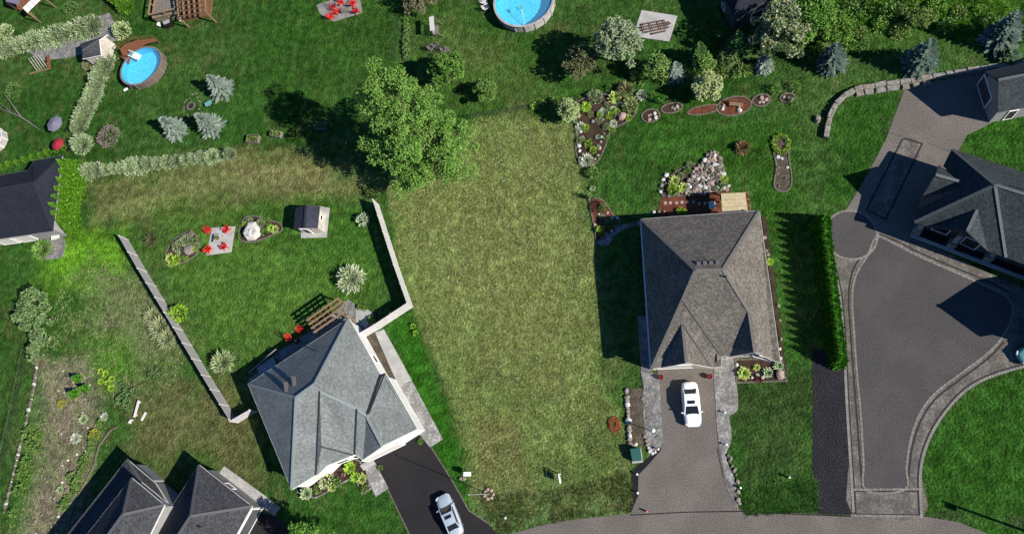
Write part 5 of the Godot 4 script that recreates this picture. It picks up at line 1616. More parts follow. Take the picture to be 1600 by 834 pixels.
func spa_tub():
	var t = thing("hot_tub", "hot tub under a grey-blue lid on the back terrace", "hot tub", g3(Vector2(-48.25, -13.91), 0.06), "", 0.57)
	var m := MB.new()
	m.box(Vector3(0, 0.42, 0), Vector3(2.3, 0.84, 2.0))
	part(t, "cabinet", m.done(), M.siding_dark)
	for s in [-1, 1]:
		m = MB.new()
		m.hexa([Vector3(s * 0.02, 0.85, -1.03), Vector3(s * 1.19, 0.85, -1.03), Vector3(s * 1.19, 0.85, 1.03), Vector3(s * 0.02, 0.85, 1.03), Vector3(s * 0.02, 0.97, -1.03), Vector3(s * 1.19, 0.92, -1.03), Vector3(s * 1.19, 0.92, 1.03), Vector3(s * 0.02, 0.97, 1.03)])
		part(t, "lid", m.done(), M.siding_grey)
	# the terrace rail by the tub
	var r = thing("terrace_rail", "dark terrace railing by the hot tub", "railing", g3(Vector2(-50.61, -13.52)))
	var ra = Vector2(-50.7, -13.6); var rb = Vector2(-47.45, -16.32)
	for k in 4:
		var p = ra.lerp(rb, k / 3.0)
		m = MB.new(r.position)
		m.bar(g3(p), g3(p, 1.05), 0.09, 0.09)
		part(r, "post", m.done(), M.siding_grey)
	m = MB.new(r.position)
	m.bar(g3(ra, 1.07), g3(rb, 1.07), 0.12, 0.05)
	m.bar(g3(ra, 0.15), g3(rb, 0.15), 0.05, 0.05)
	part(r, "rail", m.done(), M.siding_grey)
	for k in 24:
		var p = ra.lerp(rb, (k + 0.5) / 24.0)
		m = MB.new(r.position)
		m.bar(g3(p, 0.15), g3(p, 1.05), 0.03, 0.03)
		part(r, "baluster", m.done(), M.trim_dark)
func barbecue():
	var t = thing("barbecue", "round black kettle barbecue on the back terrace", "barbecue", g3(Vector2(-44.81, -17.25), 0.06))
	for i in 3:
		var a = TAU * i / 3
		var m := MB.new()
		m.tube(Vector3(cos(a) * 0.32, 0, sin(a) * 0.32), Vector3(cos(a) * 0.18, 0.6, sin(a) * 0.18), 0.02, 0.02, 5)
		part(t, "leg", m.done(), M.metal)
	var m := MB.new(Vector3.ZERO, true)
	m.lathe(Vector3(0, 0.5, 0), [0.0, 0.0, 0.22, 0.06, 0.34, 0.24, 0.36, 0.3], 18)
	part(t, "bowl", m.done(), M.black)
	m = MB.new(Vector3.ZERO, true)
	m.lathe(Vector3(0, 0.82, 0), [0.37, 0.0, 0.34, 0.14, 0.2, 0.25, 0.0, 0.29], 18)
	var lid = part(t, "lid", m.done(), M.black)
	m = MB.new()
	m.lathe(Vector3(0, 1.11, 0), [0.07, 0.0, 0.08, 0.05, 0.0, 0.07], 8)
	part(lid, "knob", m.done(), M.white)
func gazebo():
	# flat slatted canopy on posts behind the tan roofed house
	var a = Vector3(5.86, 2.7, -31.36); var b = Vector3(8.43, 2.7, -31.26); var cc = Vector3(8.51, 2.7, -28.9); var d = Vector3(5.82, 2.7, -28.96)
	var t = thing("canopy_shelter", "flat straw-coloured canopy on timber posts behind the tan roofed house", "canopy", Vector3((a.x + cc.x) * 0.5, 0, (a.z + cc.z) * 0.5))
	for p in [a, b, cc, d]:
		var m := MB.new(t.position)
		m.bar(Vector3(p.x, 0, p.z), p, 0.14, 0.14)
		part(t, "post", m.done(), M.wood)
	for i in 4:
		var f = i / 3.0
		var p = a.lerp(d, f); var q = b.lerp(cc, f)
		var m := MB.new(t.position)
		m.bar(p - Vector3(0.15, 0, 0), q + Vector3(0.45, 0, 0), 0.1, 0.16)
		part(t, "beam", m.done(), M.wood)
	for i in 6:
		var f0 = i / 6.0; var f1 = (i + 1) / 6.0 - 0.012
		var sag = 0.05 + 0.04 * (i % 2)
		var m := MB.new(t.position)
		var u = Vector3.UP * (0.1 + sag)
		m.hexa([a.lerp(d, f0) + u * 0.7, b.lerp(cc, f0) + u * 0.7, b.lerp(cc, f1) + u * 0.7, a.lerp(d, f1) + u * 0.7, a.lerp(d, f0) + u, b.lerp(cc, f0) + u, b.lerp(cc, f1) + u, a.lerp(d, f1) + u])
		part(t, "canvas_panel", m.done(), M.canvas)
	var s = thing("patio_set", "low pale garden seat under the straw-coloured canopy", "chair", g3(Vector2(4.96, -31), 0.03))
	for i in 3:
		var m := MB.new()
		m.box(Vector3(0, 0.3, (i - 1) * 0.3), Vector3(0.7, 0.06, 0.26))
		part(s, "slat", m.done(), M.offwhite)
	for sx in [-1, 1]:
		var m := MB.new()
		m.box(Vector3(sx * 0.3, 0.14, 0), Vector3(0.06, 0.28, 0.8))
		part(s, "leg", m.done(), M.offwhite)
func timber_pergola():
	var t = thing("timber_pergola", "brown timber pergola and deck beyond the oval pool", "pergola", g3(Vector2(-67.45, -65.77)))
	var a = Vector3(-66.2, 2.4, -64.21); var b = Vector3(-61.88, 2.4, -64.42); var cc = Vector3(-62.89, 2.4, -69.3); var d = Vector3(-67.3, 2.4, -69.23)
	for p in [a, b, cc, d]:
		var m := MB.new(t.position)
		m.bar(Vector3(p.x, 0, p.z), p, 0.18, 0.18)
		part(t, "post", m.done(), M.wood)
	for i in 6:
		var f = i / 5.0
		var m := MB.new(t.position)
		m.bar(a.lerp(b, f) + Vector3.UP * 0.1, d.lerp(cc, f) + Vector3.UP * 0.1, 0.13, 0.2)
		part(t, "rafter", m.done(), M.wood)
	for i in 7:
		var f = i / 6.0
		var m := MB.new(t.position)
		m.bar(a.lerp(d, f) + Vector3.UP * 0.28, b.lerp(cc, f) + Vector3.UP * 0.28, 0.11, 0.13)
		part(t, "purlin", m.done(), M.wood_brown)
	var fl := MB.new(t.position)
	fl.prism(pl([-67.7, -65.27, -62.77, -65.63, -62.94, -70.49, -68.59, -70.26]), -0.02, 0.3)
	part(t, "deck", fl.done(), M.wood_brown)
	# the lower walled deck beside it
	var e = Vector3(-71.76, 1.9, -65.87); var f2 = Vector3(-67.24, 1.9, -66.27); var g2 = Vector3(-68.48, 1.9, -69.99); var h = Vector3(-71.83, 1.9, -69.85)
	for q in [[e, f2], [f2, g2], [e, h]]:
		for k in 3:
			var p = q[0].lerp(q[1], k / 2.0)
			var m := MB.new(t.position)
			m.bar(Vector3(p.x, 0, p.z), p, 0.15, 0.15)
			part(t, "post", m.done(), M.wood)
		for y in [0.0, -0.85]:
			var m := MB.new(t.position)
			m.bar(q[0] + Vector3.UP * y, q[1] + Vector3.UP * y, 0.22, 0.14)
			part(t, "rail", m.done(), M.wood)
	var lo := MB.new(t.position)
	lo.prism(PackedVector2Array([Vector2(e.x, e.z), Vector2(f2.x, f2.z), Vector2(g2.x, g2.z), Vector2(h.x, h.z)]), 0.0, 0.9)
	part(t, "lower_deck", lo.done(), M.wood_grey)
	for q in [[Vector2(-71.06, -65.2), M.white], [Vector2(-67.52, -65.45), M.offwhite]]:
		var pt = thing("garden_pot", "pale pot on the grass by the timber pergola", "pot", g3(q[0]), "pots by the timber pergola")
		var m := MB.new()
		m.lathe(Vector3.ZERO, [0.2, 0.0, 0.3, 0.45, 0.24, 0.45, 0.2, 0.35, 0.0, 0.35], 12)
		part(pt, "body", m.done(), q[1])
	var bb = thing("covered_grill", "black covered grill beside the timber pergola", "barbecue", g3(Vector2(-69.34, -64.96)), "", 0.3)
	var m := MB.new()
	m.box(Vector3(0, 0.45, 0), Vector3(1.3, 0.9, 0.6))
	part(bb, "cabinet", m.done(), M.black)
	m = MB.new()
	m.tube(Vector3(-0.45, 0.95, 0), Vector3(0.45, 0.95, 0), 0.28, 0.28, 12)
	part(bb, "hood", m.done(), M.siding_grey)
func flag_pole():
	var t = thing("flag_pole", "tall thin bare flag pole on a stone ring near the black driveway", "pole", g3(Vector2(-20.94, 0.47)))
	var m := MB.new()
	m.lathe(Vector3.ZERO, [0.05, 0.0, 0.04, 4.0, 0.03, 8.3, 0.0, 8.32], 10)
	part(t, "mast", m.done(), M.siding_grey)
	m = MB.new()
	m.lathe(Vector3(0, 8.32, 0), [0.0, 0.0, 0.09, 0.05, 0.09, 0.12, 0.0, 0.18], 10)
	part(t, "finial", m.done(), M.siding_grey)
	rng.seed = 9
	for i in 7:
		var a = TAU * i / 7
		rock_part(t, "stone", Vector3(cos(a) * 0.5, 0.1, sin(a) * 0.5), Vector3(0.4, 0.3, 0.35), M.rock_pink)
func mailbox(label: String, p: Vector2, turn: float):
	var t = thing("mailbox", label, "mailbox", g3(p), "", turn)
	for x in [-0.3, 0.25]:
		var m := MB.new()
		m.bar(Vector3(x, 0, 0.1), Vector3(x, 1.0, 0.1), 0.09, 0.09)
		part(t, "post", m.done(), M.wood_grey)
	var m := MB.new()
	m.box(Vector3(0.1, 1.12, 0), Vector3(0.75, 0.3, 0.4))
	m.box(Vector3(0.1, 1.29, 0), Vector3(0.8, 0.05, 0.46))
	part(t, "box", m.done(), M.white)
	rng.seed = 12
	for i in 2:
		rock_part(t, "stone", Vector3(-0.55 - i * 0.35, 0.12, 0.45), Vector3(0.4, 0.3, 0.4), M.rock)
func utility_box():
	var t = thing("utility_cabinet", "dark green utility cabinet on a pale plinth beside the tan driveway", "cabinet", g3(Vector2(-4.78, -3.53)), "", 0.1)
	var m := MB.new()
	m.box(Vector3(0, 0.06, 0.08), Vector3(1.15, 0.2, 1.45))
	part(t, "plinth", m.done(), M.concrete)
	m = MB.new()
	m.hexa([Vector3(-0.48, 0.16, -0.62), Vector3(0.48, 0.16, -0.62), Vector3(0.48, 0.16, 0.62), Vector3(-0.48, 0.16, 0.62), Vector3(-0.48, 1.0, -0.62), Vector3(0.48, 1.0, -0.62), Vector3(0.48, 0.85, 0.62), Vector3(-0.48, 0.85, 0.62)])
	part(t, "housing", m.done(), M.green_box)
	m = MB.new()
	m.hexa([Vector3(-0.52, 0.98, -0.66), Vector3(0.52, 0.98, -0.66), Vector3(0.52, 0.9, 0.1), Vector3(-0.52, 0.9, 0.1), Vector3(-0.52, 1.04, -0.66), Vector3(0.52, 1.04, -0.66), Vector3(0.52, 0.96, 0.1), Vector3(-0.52, 0.96, 0.1)])
	part(t, "lid", m.done(), M.green_box)
	m = MB.new()
	m.box(Vector3(0.0, 0.55, 0.63), Vector3(0.08, 0.16, 0.04))
	part(t, "latch", m.done(), M.metal)
func yard_sign():
	var t = thing("yard_sign", "white hanging yard sign on the vacant lot", "sign", g3(Vector2(-13, -1.59)), "", 1.75)
	var m := MB.new()
	m.bar(Vector3(0, 0, 0), Vector3(0, 1.5, 0), 0.09, 0.09)
	part(t, "post", m.done(), M.white)
	m = MB.new()
	m.bar(Vector3(-0.1, 1.42, 0), Vector3(-1.0, 1.42, 0), 0.12, 0.09)
	part(t, "arm", m.done(), M.white)
	m = MB.new()
	m.box(Vector3(-0.55, 0.98, 0), Vector3(0.75, 0.6, 0.03))
	part(t, "board", m.done(), M.white)
func marker(label: String, p: Vector2, mat, h: float):
	var t = thing("marker_post", label, "marker", g3(p))
	var m := MB.new()
	m.lathe(Vector3.ZERO, [0.1, 0.0, 0.1, h, 0.06, h + 0.05, 0.0, h + 0.06], 8)
	part(t, "post", m.done(), mat)
	m = MB.new()
	m.lathe(Vector3.UP * h * 0.65, [0.105, 0.0, 0.105, 0.1], 8)
	part(t, "band", m.done(), M.white)
func lamp_post(p: Vector2):
	var t = thing("lamp_post", "black lamp post with white globe on the stone terrace", "lamp", g3(p, 0.07))
	var m := MB.new()
	m.lathe(Vector3.ZERO, [0.14, 0.0, 0.14, 0.12, 0.05, 0.2, 0.04, 2.0, 0.0, 2.0], 10)
	part(t, "post", m.done(), M.black)
	m = MB.new(Vector3.ZERO, true)
	m.lathe(Vector3.UP * 2.0, [0.08, 0.0, 0.2, 0.1, 0.23, 0.25, 0.16, 0.4, 0.0, 0.46], 14)
	part(t, "globe", m.done(), M.white)
func pot(label: String, p: Vector2, r: float, mat, group: String):
	var t = thing("plant_pot", label, "pot", g3(p, 0.03), group)
	var m := MB.new()
	m.lathe(Vector3.ZERO, [r * 0.7, 0.0, r, 0.5, r * 0.85, 0.5, r * 0.8, 0.42, 0.0, 0.42], 14)
	part(t, "body", m.done(), mat)
	part(t, "plant", mound_mesh(r * 0.9, 0.25, 60, 0.14, [Color(0.12, 0.02, 0.03), Color(0.06, 0.05, 0.03)], 31), M.leaf).position.y = 0.42
func hose_coil():
	var t = thing("drain_coil", "rust-orange coil of drain pipe lying at the edge of the vacant lot", "pipe coil", g3(Vector2(-7.03, -6.78)))
	for k in 4:
		var m := MB.new()
		var R = 0.85 - k * 0.17
		var n = 22
		for i in n:
			var a = TAU * i / n; var b = TAU * (i + 1) / n
			m.tube(Vector3(cos(a) * R * 0.75 + 0.05 * sin(a * 3 + k), 0.1 + 0.07 * k, sin(a) * R), Vector3(cos(b) * R * 0.75 + 0.05 * sin(b * 3 + k), 0.1 + 0.07 * k, sin(b) * R), 0.055, 0.055, 6)
		part(t, "loop", m.done(), M.rust)
func metal_frames():
	var t = thing("dismantled_frame", "dark dismantled timber frame stacked on the square concrete pad", "timber stack", g3(Vector2(-0.36, -54.82), 0.06), "", 0.1)
	rng.seed = 55
	for i in 5:
		var y = 0.06
		var z = -0.9 + i * 0.4
		var L = [2.9, 3.7, 3.9, 3.0, 1.9][i]
		var m := MB.new()
		m.bar(Vector3(-L * 0.5 + 0.15 * i, y + 0.05, z), Vector3(L * 0.5 + 0.1 * i, y + 0.05, z + rng.randf_range(-0.1, 0.15)), 0.13, 0.16)
		part(t, "beam", m.done(), M.wood_brown)
		m = MB.new()
		m.bar(Vector3(-L * 0.42 + 0.15 * i, y + 0.25, z + 0.2), Vector3(L * 0.42 + 0.1 * i, y + 0.25, z + 0.18), 0.1, 0.1)
		part(t, "beam", m.done(), M.siding_dark)
	for x in [-1.3, -0.3, 0.7, 1.4]:
		var m := MB.new()
		m.bar(Vector3(x, 0.2, -0.7), Vector3(x + 0.15, 0.2, 0.5), 0.07, 0.08)
		part(t, "crosspiece", m.done(), M.wood_brown)
func planter(label: String, p: Vector2, w: float, d: float, turn: float, seed_: int):
	var t = thing("planter_box", label, "planter", g3(p), "", turn)
	for q in [[Vector3(0, 0.3, d * 0.5), Vector3(w, 0.6, 0.06)], [Vector3(0, 0.3, -d * 0.5), Vector3(w, 0.6, 0.06)], [Vector3(w * 0.5, 0.3, 0), Vector3(0.06, 0.6, d - 0.07)], [Vector3(-w * 0.5, 0.3, 0), Vector3(0.06, 0.6, d - 0.07)]]:
		var m := MB.new()
		m.box(q[0], q[1])
		part(t, "side_board", m.done(), M.wood_grey)
	var m := MB.new()
	m.box(Vector3(0, 0.25, 0), Vector3(w - 0.08, 0.5, d - 0.08))
	part(t, "soil", m.done(), M.mulch)
	for i in 4:
		var o = part(t, "plant", mound_mesh(0.32, 0.3, 60, 0.16, [Color(0.16, 0.24, 0.06), Color(0.24, 0.3, 0.08), Color(0.08, 0.15, 0.03)], seed_ * 10 + i), M.leaf)
		o.position = Vector3((i - 1.5) * w / 4.4, 0.5, 0.08 * (i % 2))
func plank(label: String, a: Vector2, b: Vector2, y: float):
	var t = thing("board", label, "board", g3(a))
	var m := MB.new(t.position)
	m.bar(g3(a, y + 0.06), g3(b, y + 0.06), 0.3, 0.08)
	part(t, "plank", m.done(), M.offwhite)
	for f in [0.12, 0.88]:
		var p = a.lerp(b, f)
		m = MB.new(t.position)
		m.box(g3(p, y * 0.5), Vector3(0.22, y + 0.03, 0.22))
		part(t, "block", m.done(), M.concrete)
func bench():
	var t = thing("garden_bench", "brown timber bench in the red mulch bed", "bench", g3(Vector2(8.52, -43.19), 0.08), "", -0.22)
	for i in 3:
		var m := MB.new()
		m.bar(Vector3(-0.75, 0.45, -0.17 + i * 0.15), Vector3(0.75, 0.45, -0.17 + i * 0.15), 0.13, 0.04)
		part(t, "seat_slat", m.done(), M.wood)
	for i in 2:
		var m := MB.new()
		m.bar(Vector3(-0.75, 0.65 + i * 0.18, -0.32), Vector3(0.75, 0.65 + i * 0.18, -0.32), 0.03, 0.13)
		part(t, "back_slat", m.done(), M.wood)
	for x in [-0.65, 0.65]:
		for z in [-0.28, 0.2]:
			var m := MB.new()
			m.bar(Vector3(x, 0, z), Vector3(x, 0.85 if z < 0 else 0.45, z), 0.07, 0.07)
			part(t, "leg", m.done(), M.wood)
func round_umbrella():
	for q in [[Vector2(-84.4, -49.84), M.tarp, "slate-coloured patio umbrella beside the pale hedge", 1.25], [Vector2(-83.26, -46.61), M.maroon, "small maroon umbrella at the hedge end", 0.95]]:
		var t = thing("patio_umbrella", q[2], "umbrella", g3(q[0]))
		var m := MB.new()
		m.tube(Vector3.ZERO, Vector3(0, 2.3, 0), 0.03, 0.03, 6)
		part(t, "pole", m.done(), M.metal)
		for k in 8:
			var a = TAU * k / 8; var b = TAU * (k + 1) / 8
			m = MB.new()
			m.tri(Vector3(0, 2.4, 0), Vector3(cos(a), 0, sin(a)) * q[3] + Vector3(0, 2.0, 0), Vector3(cos(b), 0, sin(b)) * q[3] + Vector3(0, 2.0, 0))
			part(t, "canopy_panel", m.done(), q[1])
		m = MB.new()
		m.lathe(Vector3.ZERO, [0.3, 0.0, 0.28, 0.09, 0.0, 0.1], 10)
		part(t, "base", m.done(), M.black)
func trellis():
	var t = thing("trellis", "white garden trellis panels standing on the corner lawn", "trellis", g3(Vector2(-91.49, -61.89)), "", 0.35)
	for k in 3:
		for i in 5:
			var m := MB.new()
			m.bar(Vector3(-0.9 + i * 0.4 + k * 0.3, 0, k * 0.8), Vector3(-0.5 + i * 0.4 + k * 0.3, 1.2, k * 0.8), 0.06, 0.06)
			part(t, "slat", m.done(), M.offwhite)
		var r := MB.new()
		r.bar(Vector3(-1.0 + k * 0.3, 0.5, k * 0.8), Vector3(1.4 + k * 0.3, 0.5, k * 0.8), 0.05, 0.05)
		part(t, "rail", r.done(), M.wood)
	var w = thing("timber_edging", "low pale timber edging with a gate post on the corner lawn", "edging", g3(Vector2(-92.43, -59.85)))
	var m := MB.new(w.position)
	m.bar(g3(Vector2(-92.43, -59.85), 0.12), g3(Vector2(-89.15, -60.3), 0.12), 0.14, 0.2)
	part(w, "rail", m.done(), M.wood)
	m = MB.new(w.position)
	m.bar(g3(Vector2(-89.15, -60.3)), g3(Vector2(-88.81, -61.98), 1.0), 0.5, 0.12)
	part(w, "ramp", m.done(), M.wood_red)
func fallen_branch():
	var t = thing("fallen_branch", "pale forked dead branch lying on the corner lawn", "branch", g3(Vector2(-88.71, -50.29)))
	var a = Vector2(-88.71, -50.29); var b = Vector2(-92.28, -52.63); var c2 = Vector2(-95.47, -56.56); var d = Vector2(-96.11, -54.3)
	var m := MB.new(t.position)
	m.tube(g3(a, 0.1), g3(b, 0.3), 0.05, 0.16, 7)
	m.tube(g3(b, 0.3), g3(c2, 0.9), 0.12, 0.04, 6)
	m.tube(g3(b, 0.3), g3(d, 0.5), 0.12, 0.04, 6)
	m.tube(g3(b.lerp(d, 0.4), 0.35), g3(Vector2(-96.75, -55.65), 0.7), 0.08, 0.03, 5)
	part(t, "wood", m.done(), M.wood_grey)
func waste_bins():
	# the pale lean-to and the bits on the corner patio
	var t = thing("patio_table", "pale square table on the curved corner patio", "table", g3(Vector2(-82.19, -33.26), 0.05), "", 0.2)
	var m := MB.new()
	m.box(Vector3(0, 0.72, 0), Vector3(1.3, 0.05, 0.85))
	part(t, "top", m.done(), M.offwhite)
	for x in [-0.55, 0.55]:
		for z in [-0.35, 0.35]:
			m = MB.new()
			m.box(Vector3(x, 0.35, z), Vector3(0.06, 0.7, 0.06))
			part(t, "leg", m.done(), M.metal)
func patio_cover():
	var t = thing("patio_cover", "patio roof with white panels at the corner of the far plot", "shelter", g3(Vector2(-94.85, -71.04)))
	for i in 4:
		var a = Vector3(-92.25, 2.6, -68.69).lerp(Vector3(-90.02, 2.6, -71.02), i / 4.0); var b = Vector3(-92.25, 2.6, -68.69).lerp(Vector3(-90.02, 2.6, -71.02), (i + 0.93) / 4.0)
		var s = (Vector3(-93.38, 2.6, -69.74) - Vector3(-92.25, 2.6, -68.69)) * 0.9
		var m := MB.new(t.position)
		m.hexa([a, b, b + s, a + s, a + Vector3.UP * 0.06, b + Vector3.UP * 0.06, b + s + Vector3.UP * 0.06, a + s + Vector3.UP * 0.06])
		part(t, "roof_panel", m.done(), M.white)
	for p in [Vector3(-92.25, 2.6, -68.69), Vector3(-90.02, 2.6, -71.02), Vector3(-93.38, 2.6, -69.74)]:
		var m := MB.new(t.position)
		m.bar(Vector3(p.x, 0, p.z), p, 0.14, 0.14)
		part(t, "post", m.done(), M.wood)
	var dk := MB.new(t.position)
	dk.prism(pl([-99.06, -72.57, -95.36, -70.66, -93.15, -72.39, -93.97, -75.28, -100.09, -76.23]), 0.0, 0.4)
	part(t, "deck", dk.done(), M.wood_red)
	var um = thing("grey_awning", "grey awning roof beside the white patio panels", "awning", g3(Vector2(-98.37, -72.71)))
	var m := MB.new(um.position)
	m.hexa([Vector3(-96.82, 2.5, -71.44), Vector3(-94.18, 2.4, -70.44), Vector3(-94.85, 2.7, -72.81), Vector3(-97.05, 2.7, -73.37), Vector3(-96.73, 2.58, -71.37), Vector3(-94.08, 2.48, -70.37), Vector3(-94.75, 2.78, -72.74), Vector3(-96.95, 2.78, -73.3)])
	part(um, "sheet", m.done(), M.tarp)
	for p in [Vector3(-96.82, 2.5, -71.44), Vector3(-94.18, 2.4, -70.44)]:
		m = MB.new(um.position)
		m.bar(Vector3(p.x, 0, p.z), p, 0.1, 0.1)
		part(um, "post", m.done(), M.wood)
func toy_slide():
	var t = thing("toy_cart", "small pale blue toy cart on the lawn beside a spruce", "toy", g3(Vector2(-61.22, -51.22)), "", 0.5)
	var m := MB.new()
	m.hexa([Vector3(-0.35, 0.18, -0.22), Vector3(0.35, 0.18, -0.22), Vector3(0.35, 0.18, 0.22), Vector3(-0.35, 0.18, 0.22), Vector3(-0.5, 0.55, -0.32), Vector3(0.5, 0.55, -0.32), Vector3(0.5, 0.55, 0.32), Vector3(-0.5, 0.55, 0.32)])
	part(t, "tub", m.done(), M.teal)
	for x in [-0.3, 0.3]:
		for z in [-0.28, 0.28]:
			m = MB.new()
			m.tube(Vector3(x, 0.15, z - 0.03), Vector3(x, 0.15, z + 0.03), 0.15, 0.15, 10)
			part(t, "wheel", m.done(), M.black)
	m = MB.new()
	m.tube(Vector3(0.5, 0.5, 0), Vector3(0.95, 0.75, 0.1), 0.02, 0.02, 5)
	part(t, "handle", m.done(), M.white)
func parasol_stones():
	# the fire ring on the far lawn, and a stray stone or two
	var t = thing("fire_ring", "ring of small brown stones set in the lawn by the spruces", "fire pit", g3(Vector2(-64.22, -51.36)))
	rng.seed = 71
	for i in 11:
		var a = TAU * i / 11
		rock_part(t, "stone", Vector3(cos(a) * 0.55, 0.08, sin(a) * 0.55), Vector3(0.32, 0.26, 0.28), M.rock_dark)
	var ash := MB.new()
	ash.lathe(Vector3.ZERO, [0.5, 0.0, 0.4, 0.03, 0.0, 0.04], 12)
	part(t, "ash", ash.done(), M.gravel_dark)
	for i in 18:
		var a = TAU * i / 18 + rng.randf() * 0.3
		var R = rng.randf_range(1.1, 1.7)
		rock_part(t, "stepping_stone", Vector3(cos(a) * R, 0.02, sin(a) * R * 1.2), Vector3(0.34, 0.12, 0.28), M.edge_stone)
	var b = thing("boulder", "single pale boulder on the lawn below the curved stone wall", "boulder", g3(Vector2(17.32, -40.51)))
	rock_part(b, "rock", Vector3(0, 0.2, 0), Vector3(1.0, 0.6, 0.6), M.rock)
func utility_pole():
	var t = thing("utility_pole", "tall timber utility pole on the lawn by the road end", "pole", g3(Vector2(33.83, 4.76)))
	var m := MB.new()
	m.lathe(Vector3.ZERO, [0.14, 0.0, 0.1, 7.2, 0.0, 7.25], 10)
	part(t, "shaft", m.done(), M.wood_grey)
	m = MB.new()
	m.lathe(Vector3(0, 6.4, 0.3), [0.0, 0.0, 0.2, 0.02, 0.2, 0.6, 0.0, 0.65], 10)
	part(t, "transformer", m.done(), M.metal)

# ---------------------------------------------------------------- planting
func make_trees():
	var GREEN = [Color(0.095, 0.21, 0.035), Color(0.075, 0.17, 0.028), Color(0.13, 0.25, 0.055)]
	var SILVER = [Color(0.29, 0.34, 0.22), Color(0.22, 0.28, 0.16), Color(0.16, 0.22, 0.1)]
	var BLUE = [Color(0.2, 0.255, 0.205), Color(0.15, 0.2, 0.16), Color(0.25, 0.3, 0.25)]
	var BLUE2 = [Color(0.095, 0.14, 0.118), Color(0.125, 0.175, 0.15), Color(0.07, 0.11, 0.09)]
	var PALE = [Color(0.34, 0.42, 0.2), Color(0.42, 0.48, 0.27), Color(0.25, 0.34, 0.13)]
	var LIME = [Color(0.2, 0.36, 0.03), Color(0.26, 0.42, 0.05), Color(0.14, 0.28, 0.03)]
	var CEDAR = [Color(0.085, 0.26, 0.03), Color(0.11, 0.3, 0.035), Color(0.06, 0.19, 0.02)]
	var CEDAR2 = [Color(0.1, 0.25, 0.018), Color(0.13, 0.29, 0.03), Color(0.075, 0.2, 0.015)]
	# the tall tree between the lots
	var b = Vector2(-27.57, -39.24)
	tree("maple_tree", "tall spreading green tree between the lawn and the vacant lot", g3(b), 15.0, 0.38, [
		[Vector3(-0.3, 6.4, 0.3), Vector3(5.4, 3.6, 5.2)], [Vector3(0.2, 10.5, -0.4), Vector3(4.4, 3.4, 4.4)], [Vector3(-2.2, 13.0, -1.4), Vector3(3.6, 2.6, 3.4)], [Vector3(-4.2, 8.8, 0.6), Vector3(2.6, 2.4, 2.6)], [Vector3(2.6, 8.6, 2.2), Vector3(2.8, 2.5, 2.6)], [Vector3(-2.4, 4.6, 3.4), Vector3(2.6, 2.2, 2.4)], [Vector3(-1.2, 15.6, -2.4), Vector3(3.0, 2.2, 3.0)], [Vector3(4.3, 6.4, 0.8), Vector3(2.6, 2.0, 2.6)], [Vector3(3.0, 4.6, 3.4), Vector3(2.2, 1.8, 2.2)]],
		250, 150, 0.265, [Color(0.11, 0.23, 0.04), Color(0.14, 0.265, 0.055), Color(0.085, 0.19, 0.03), Color(0.165, 0.26, 0.075)], 0.85, 101)
	tree("silver_tree", "round silvery-leaved tree beside the square concrete pad", g3(Vector2(-4.47, -50.61)), 7.0, 0.2, [[Vector3(0, 4.3, 0), Vector3(2.5, 2.7, 2.6)], [Vector3(-0.3, 6.3, -0.2), Vector3(1.6, 1.4, 1.6)]], 95, 70, 0.3, SILVER, 0.5, 111)
	tree("plum_tree", "small bronze-green tree in the shade of the silvery tree", g3(Vector2(-9.24, -49.95)), 4.0, 0.12, [[Vector3(0, 2.6, 0), Vector3(1.9, 1.8, 1.9)]], 60, 50, 0.3, [Color(0.12, 0.14, 0.06), Color(0.1, 0.15, 0.05), Color(0.14, 0.12, 0.07)], 0.45, 121)
	tree("willow_standard", "round pale yellow-green willow beside the red mulch bed", g3(Vector2(5.41, -44.72)), 3.4, 0.11, [[Vector3(0, 2.1, 0), Vector3(1.75, 1.7, 1.75)]], 60, 80, 0.26, [Color(0.32, 0.38, 0.17), Color(0.26, 0.33, 0.12), Color(0.38, 0.43, 0.22)], 0.42, 131)
	tree("pale_tree", "upright pale green tree at the corner of the brown garden bed", g3(Vector2(-10.9, -43.81)), 3.2, 0.09, [[Vector3(0, 1.5, 0), Vector3(1.35, 1.4, 1.35)], [Vector3(-0.1, 2.7, -0.1), Vector3(0.85, 0.9, 0.85)]], 60, 70, 0.22, [Color(0.3, 0.37, 0.16), Color(0.36, 0.42, 0.21), Color(0.2, 0.28, 0.1)], 0.35, 141)
	tree("flowering_tree", "large tree with creamy blossom shading the timber cabin", g3(Vector2(13.71, -49.83)), 8.0, 0.24, [[Vector3(0, 4.2, 0), Vector3(3.2, 2.8, 3.2)], [Vector3(-0.4, 6.4, -0.6), Vector3(2.2, 1.8, 2.2)]], 110, 60, 0.3, [Color(0.26, 0.28, 0.17), Color(0.1, 0.16, 0.05), Color(0.36, 0.36, 0.24), Color(0.09, 0.15, 0.045)], 0.5, 151)
	tree("broad_tree", "broad green tree beside the creamy blossom tree", g3(Vector2(16.88, -51.3)), 7.0, 0.22, [[Vector3(0, 3.8, 0), Vector3(3.0, 2.6, 3.0)], [Vector3(0.6, 5.4, -0.5), Vector3(2.0, 1.6, 2.0)]], 110, 70, 0.28, GREEN, 0.5, 161)
	tree("young_tree", "loose bright green tree at the edge of the meadow grass", g3(Vector2(20.06, -50.52)), 3.6, 0.1, [[Vector3(0, 2.0, 0), Vector3(1.9, 1.5, 1.9)]], 60, 60, 0.24, [Color(0.1, 0.2, 0.03), Color(0.14, 0.24, 0.06), Color(0.07, 0.15, 0.025)], 0.4, 171)
	tree("meadow_shrub", "scrubby pale-tipped shrub in the meadow grass", g3(Vector2(28.87, -51.34)), 2.2, 0.07, [[Vector3(0, 1.1, 0), Vector3(1.9, 1.0, 1.6)]], 40, 50, 0.22, [Color(0.16, 0.22, 0.07), Color(0.09, 0.15, 0.035)], 0.4, 175)
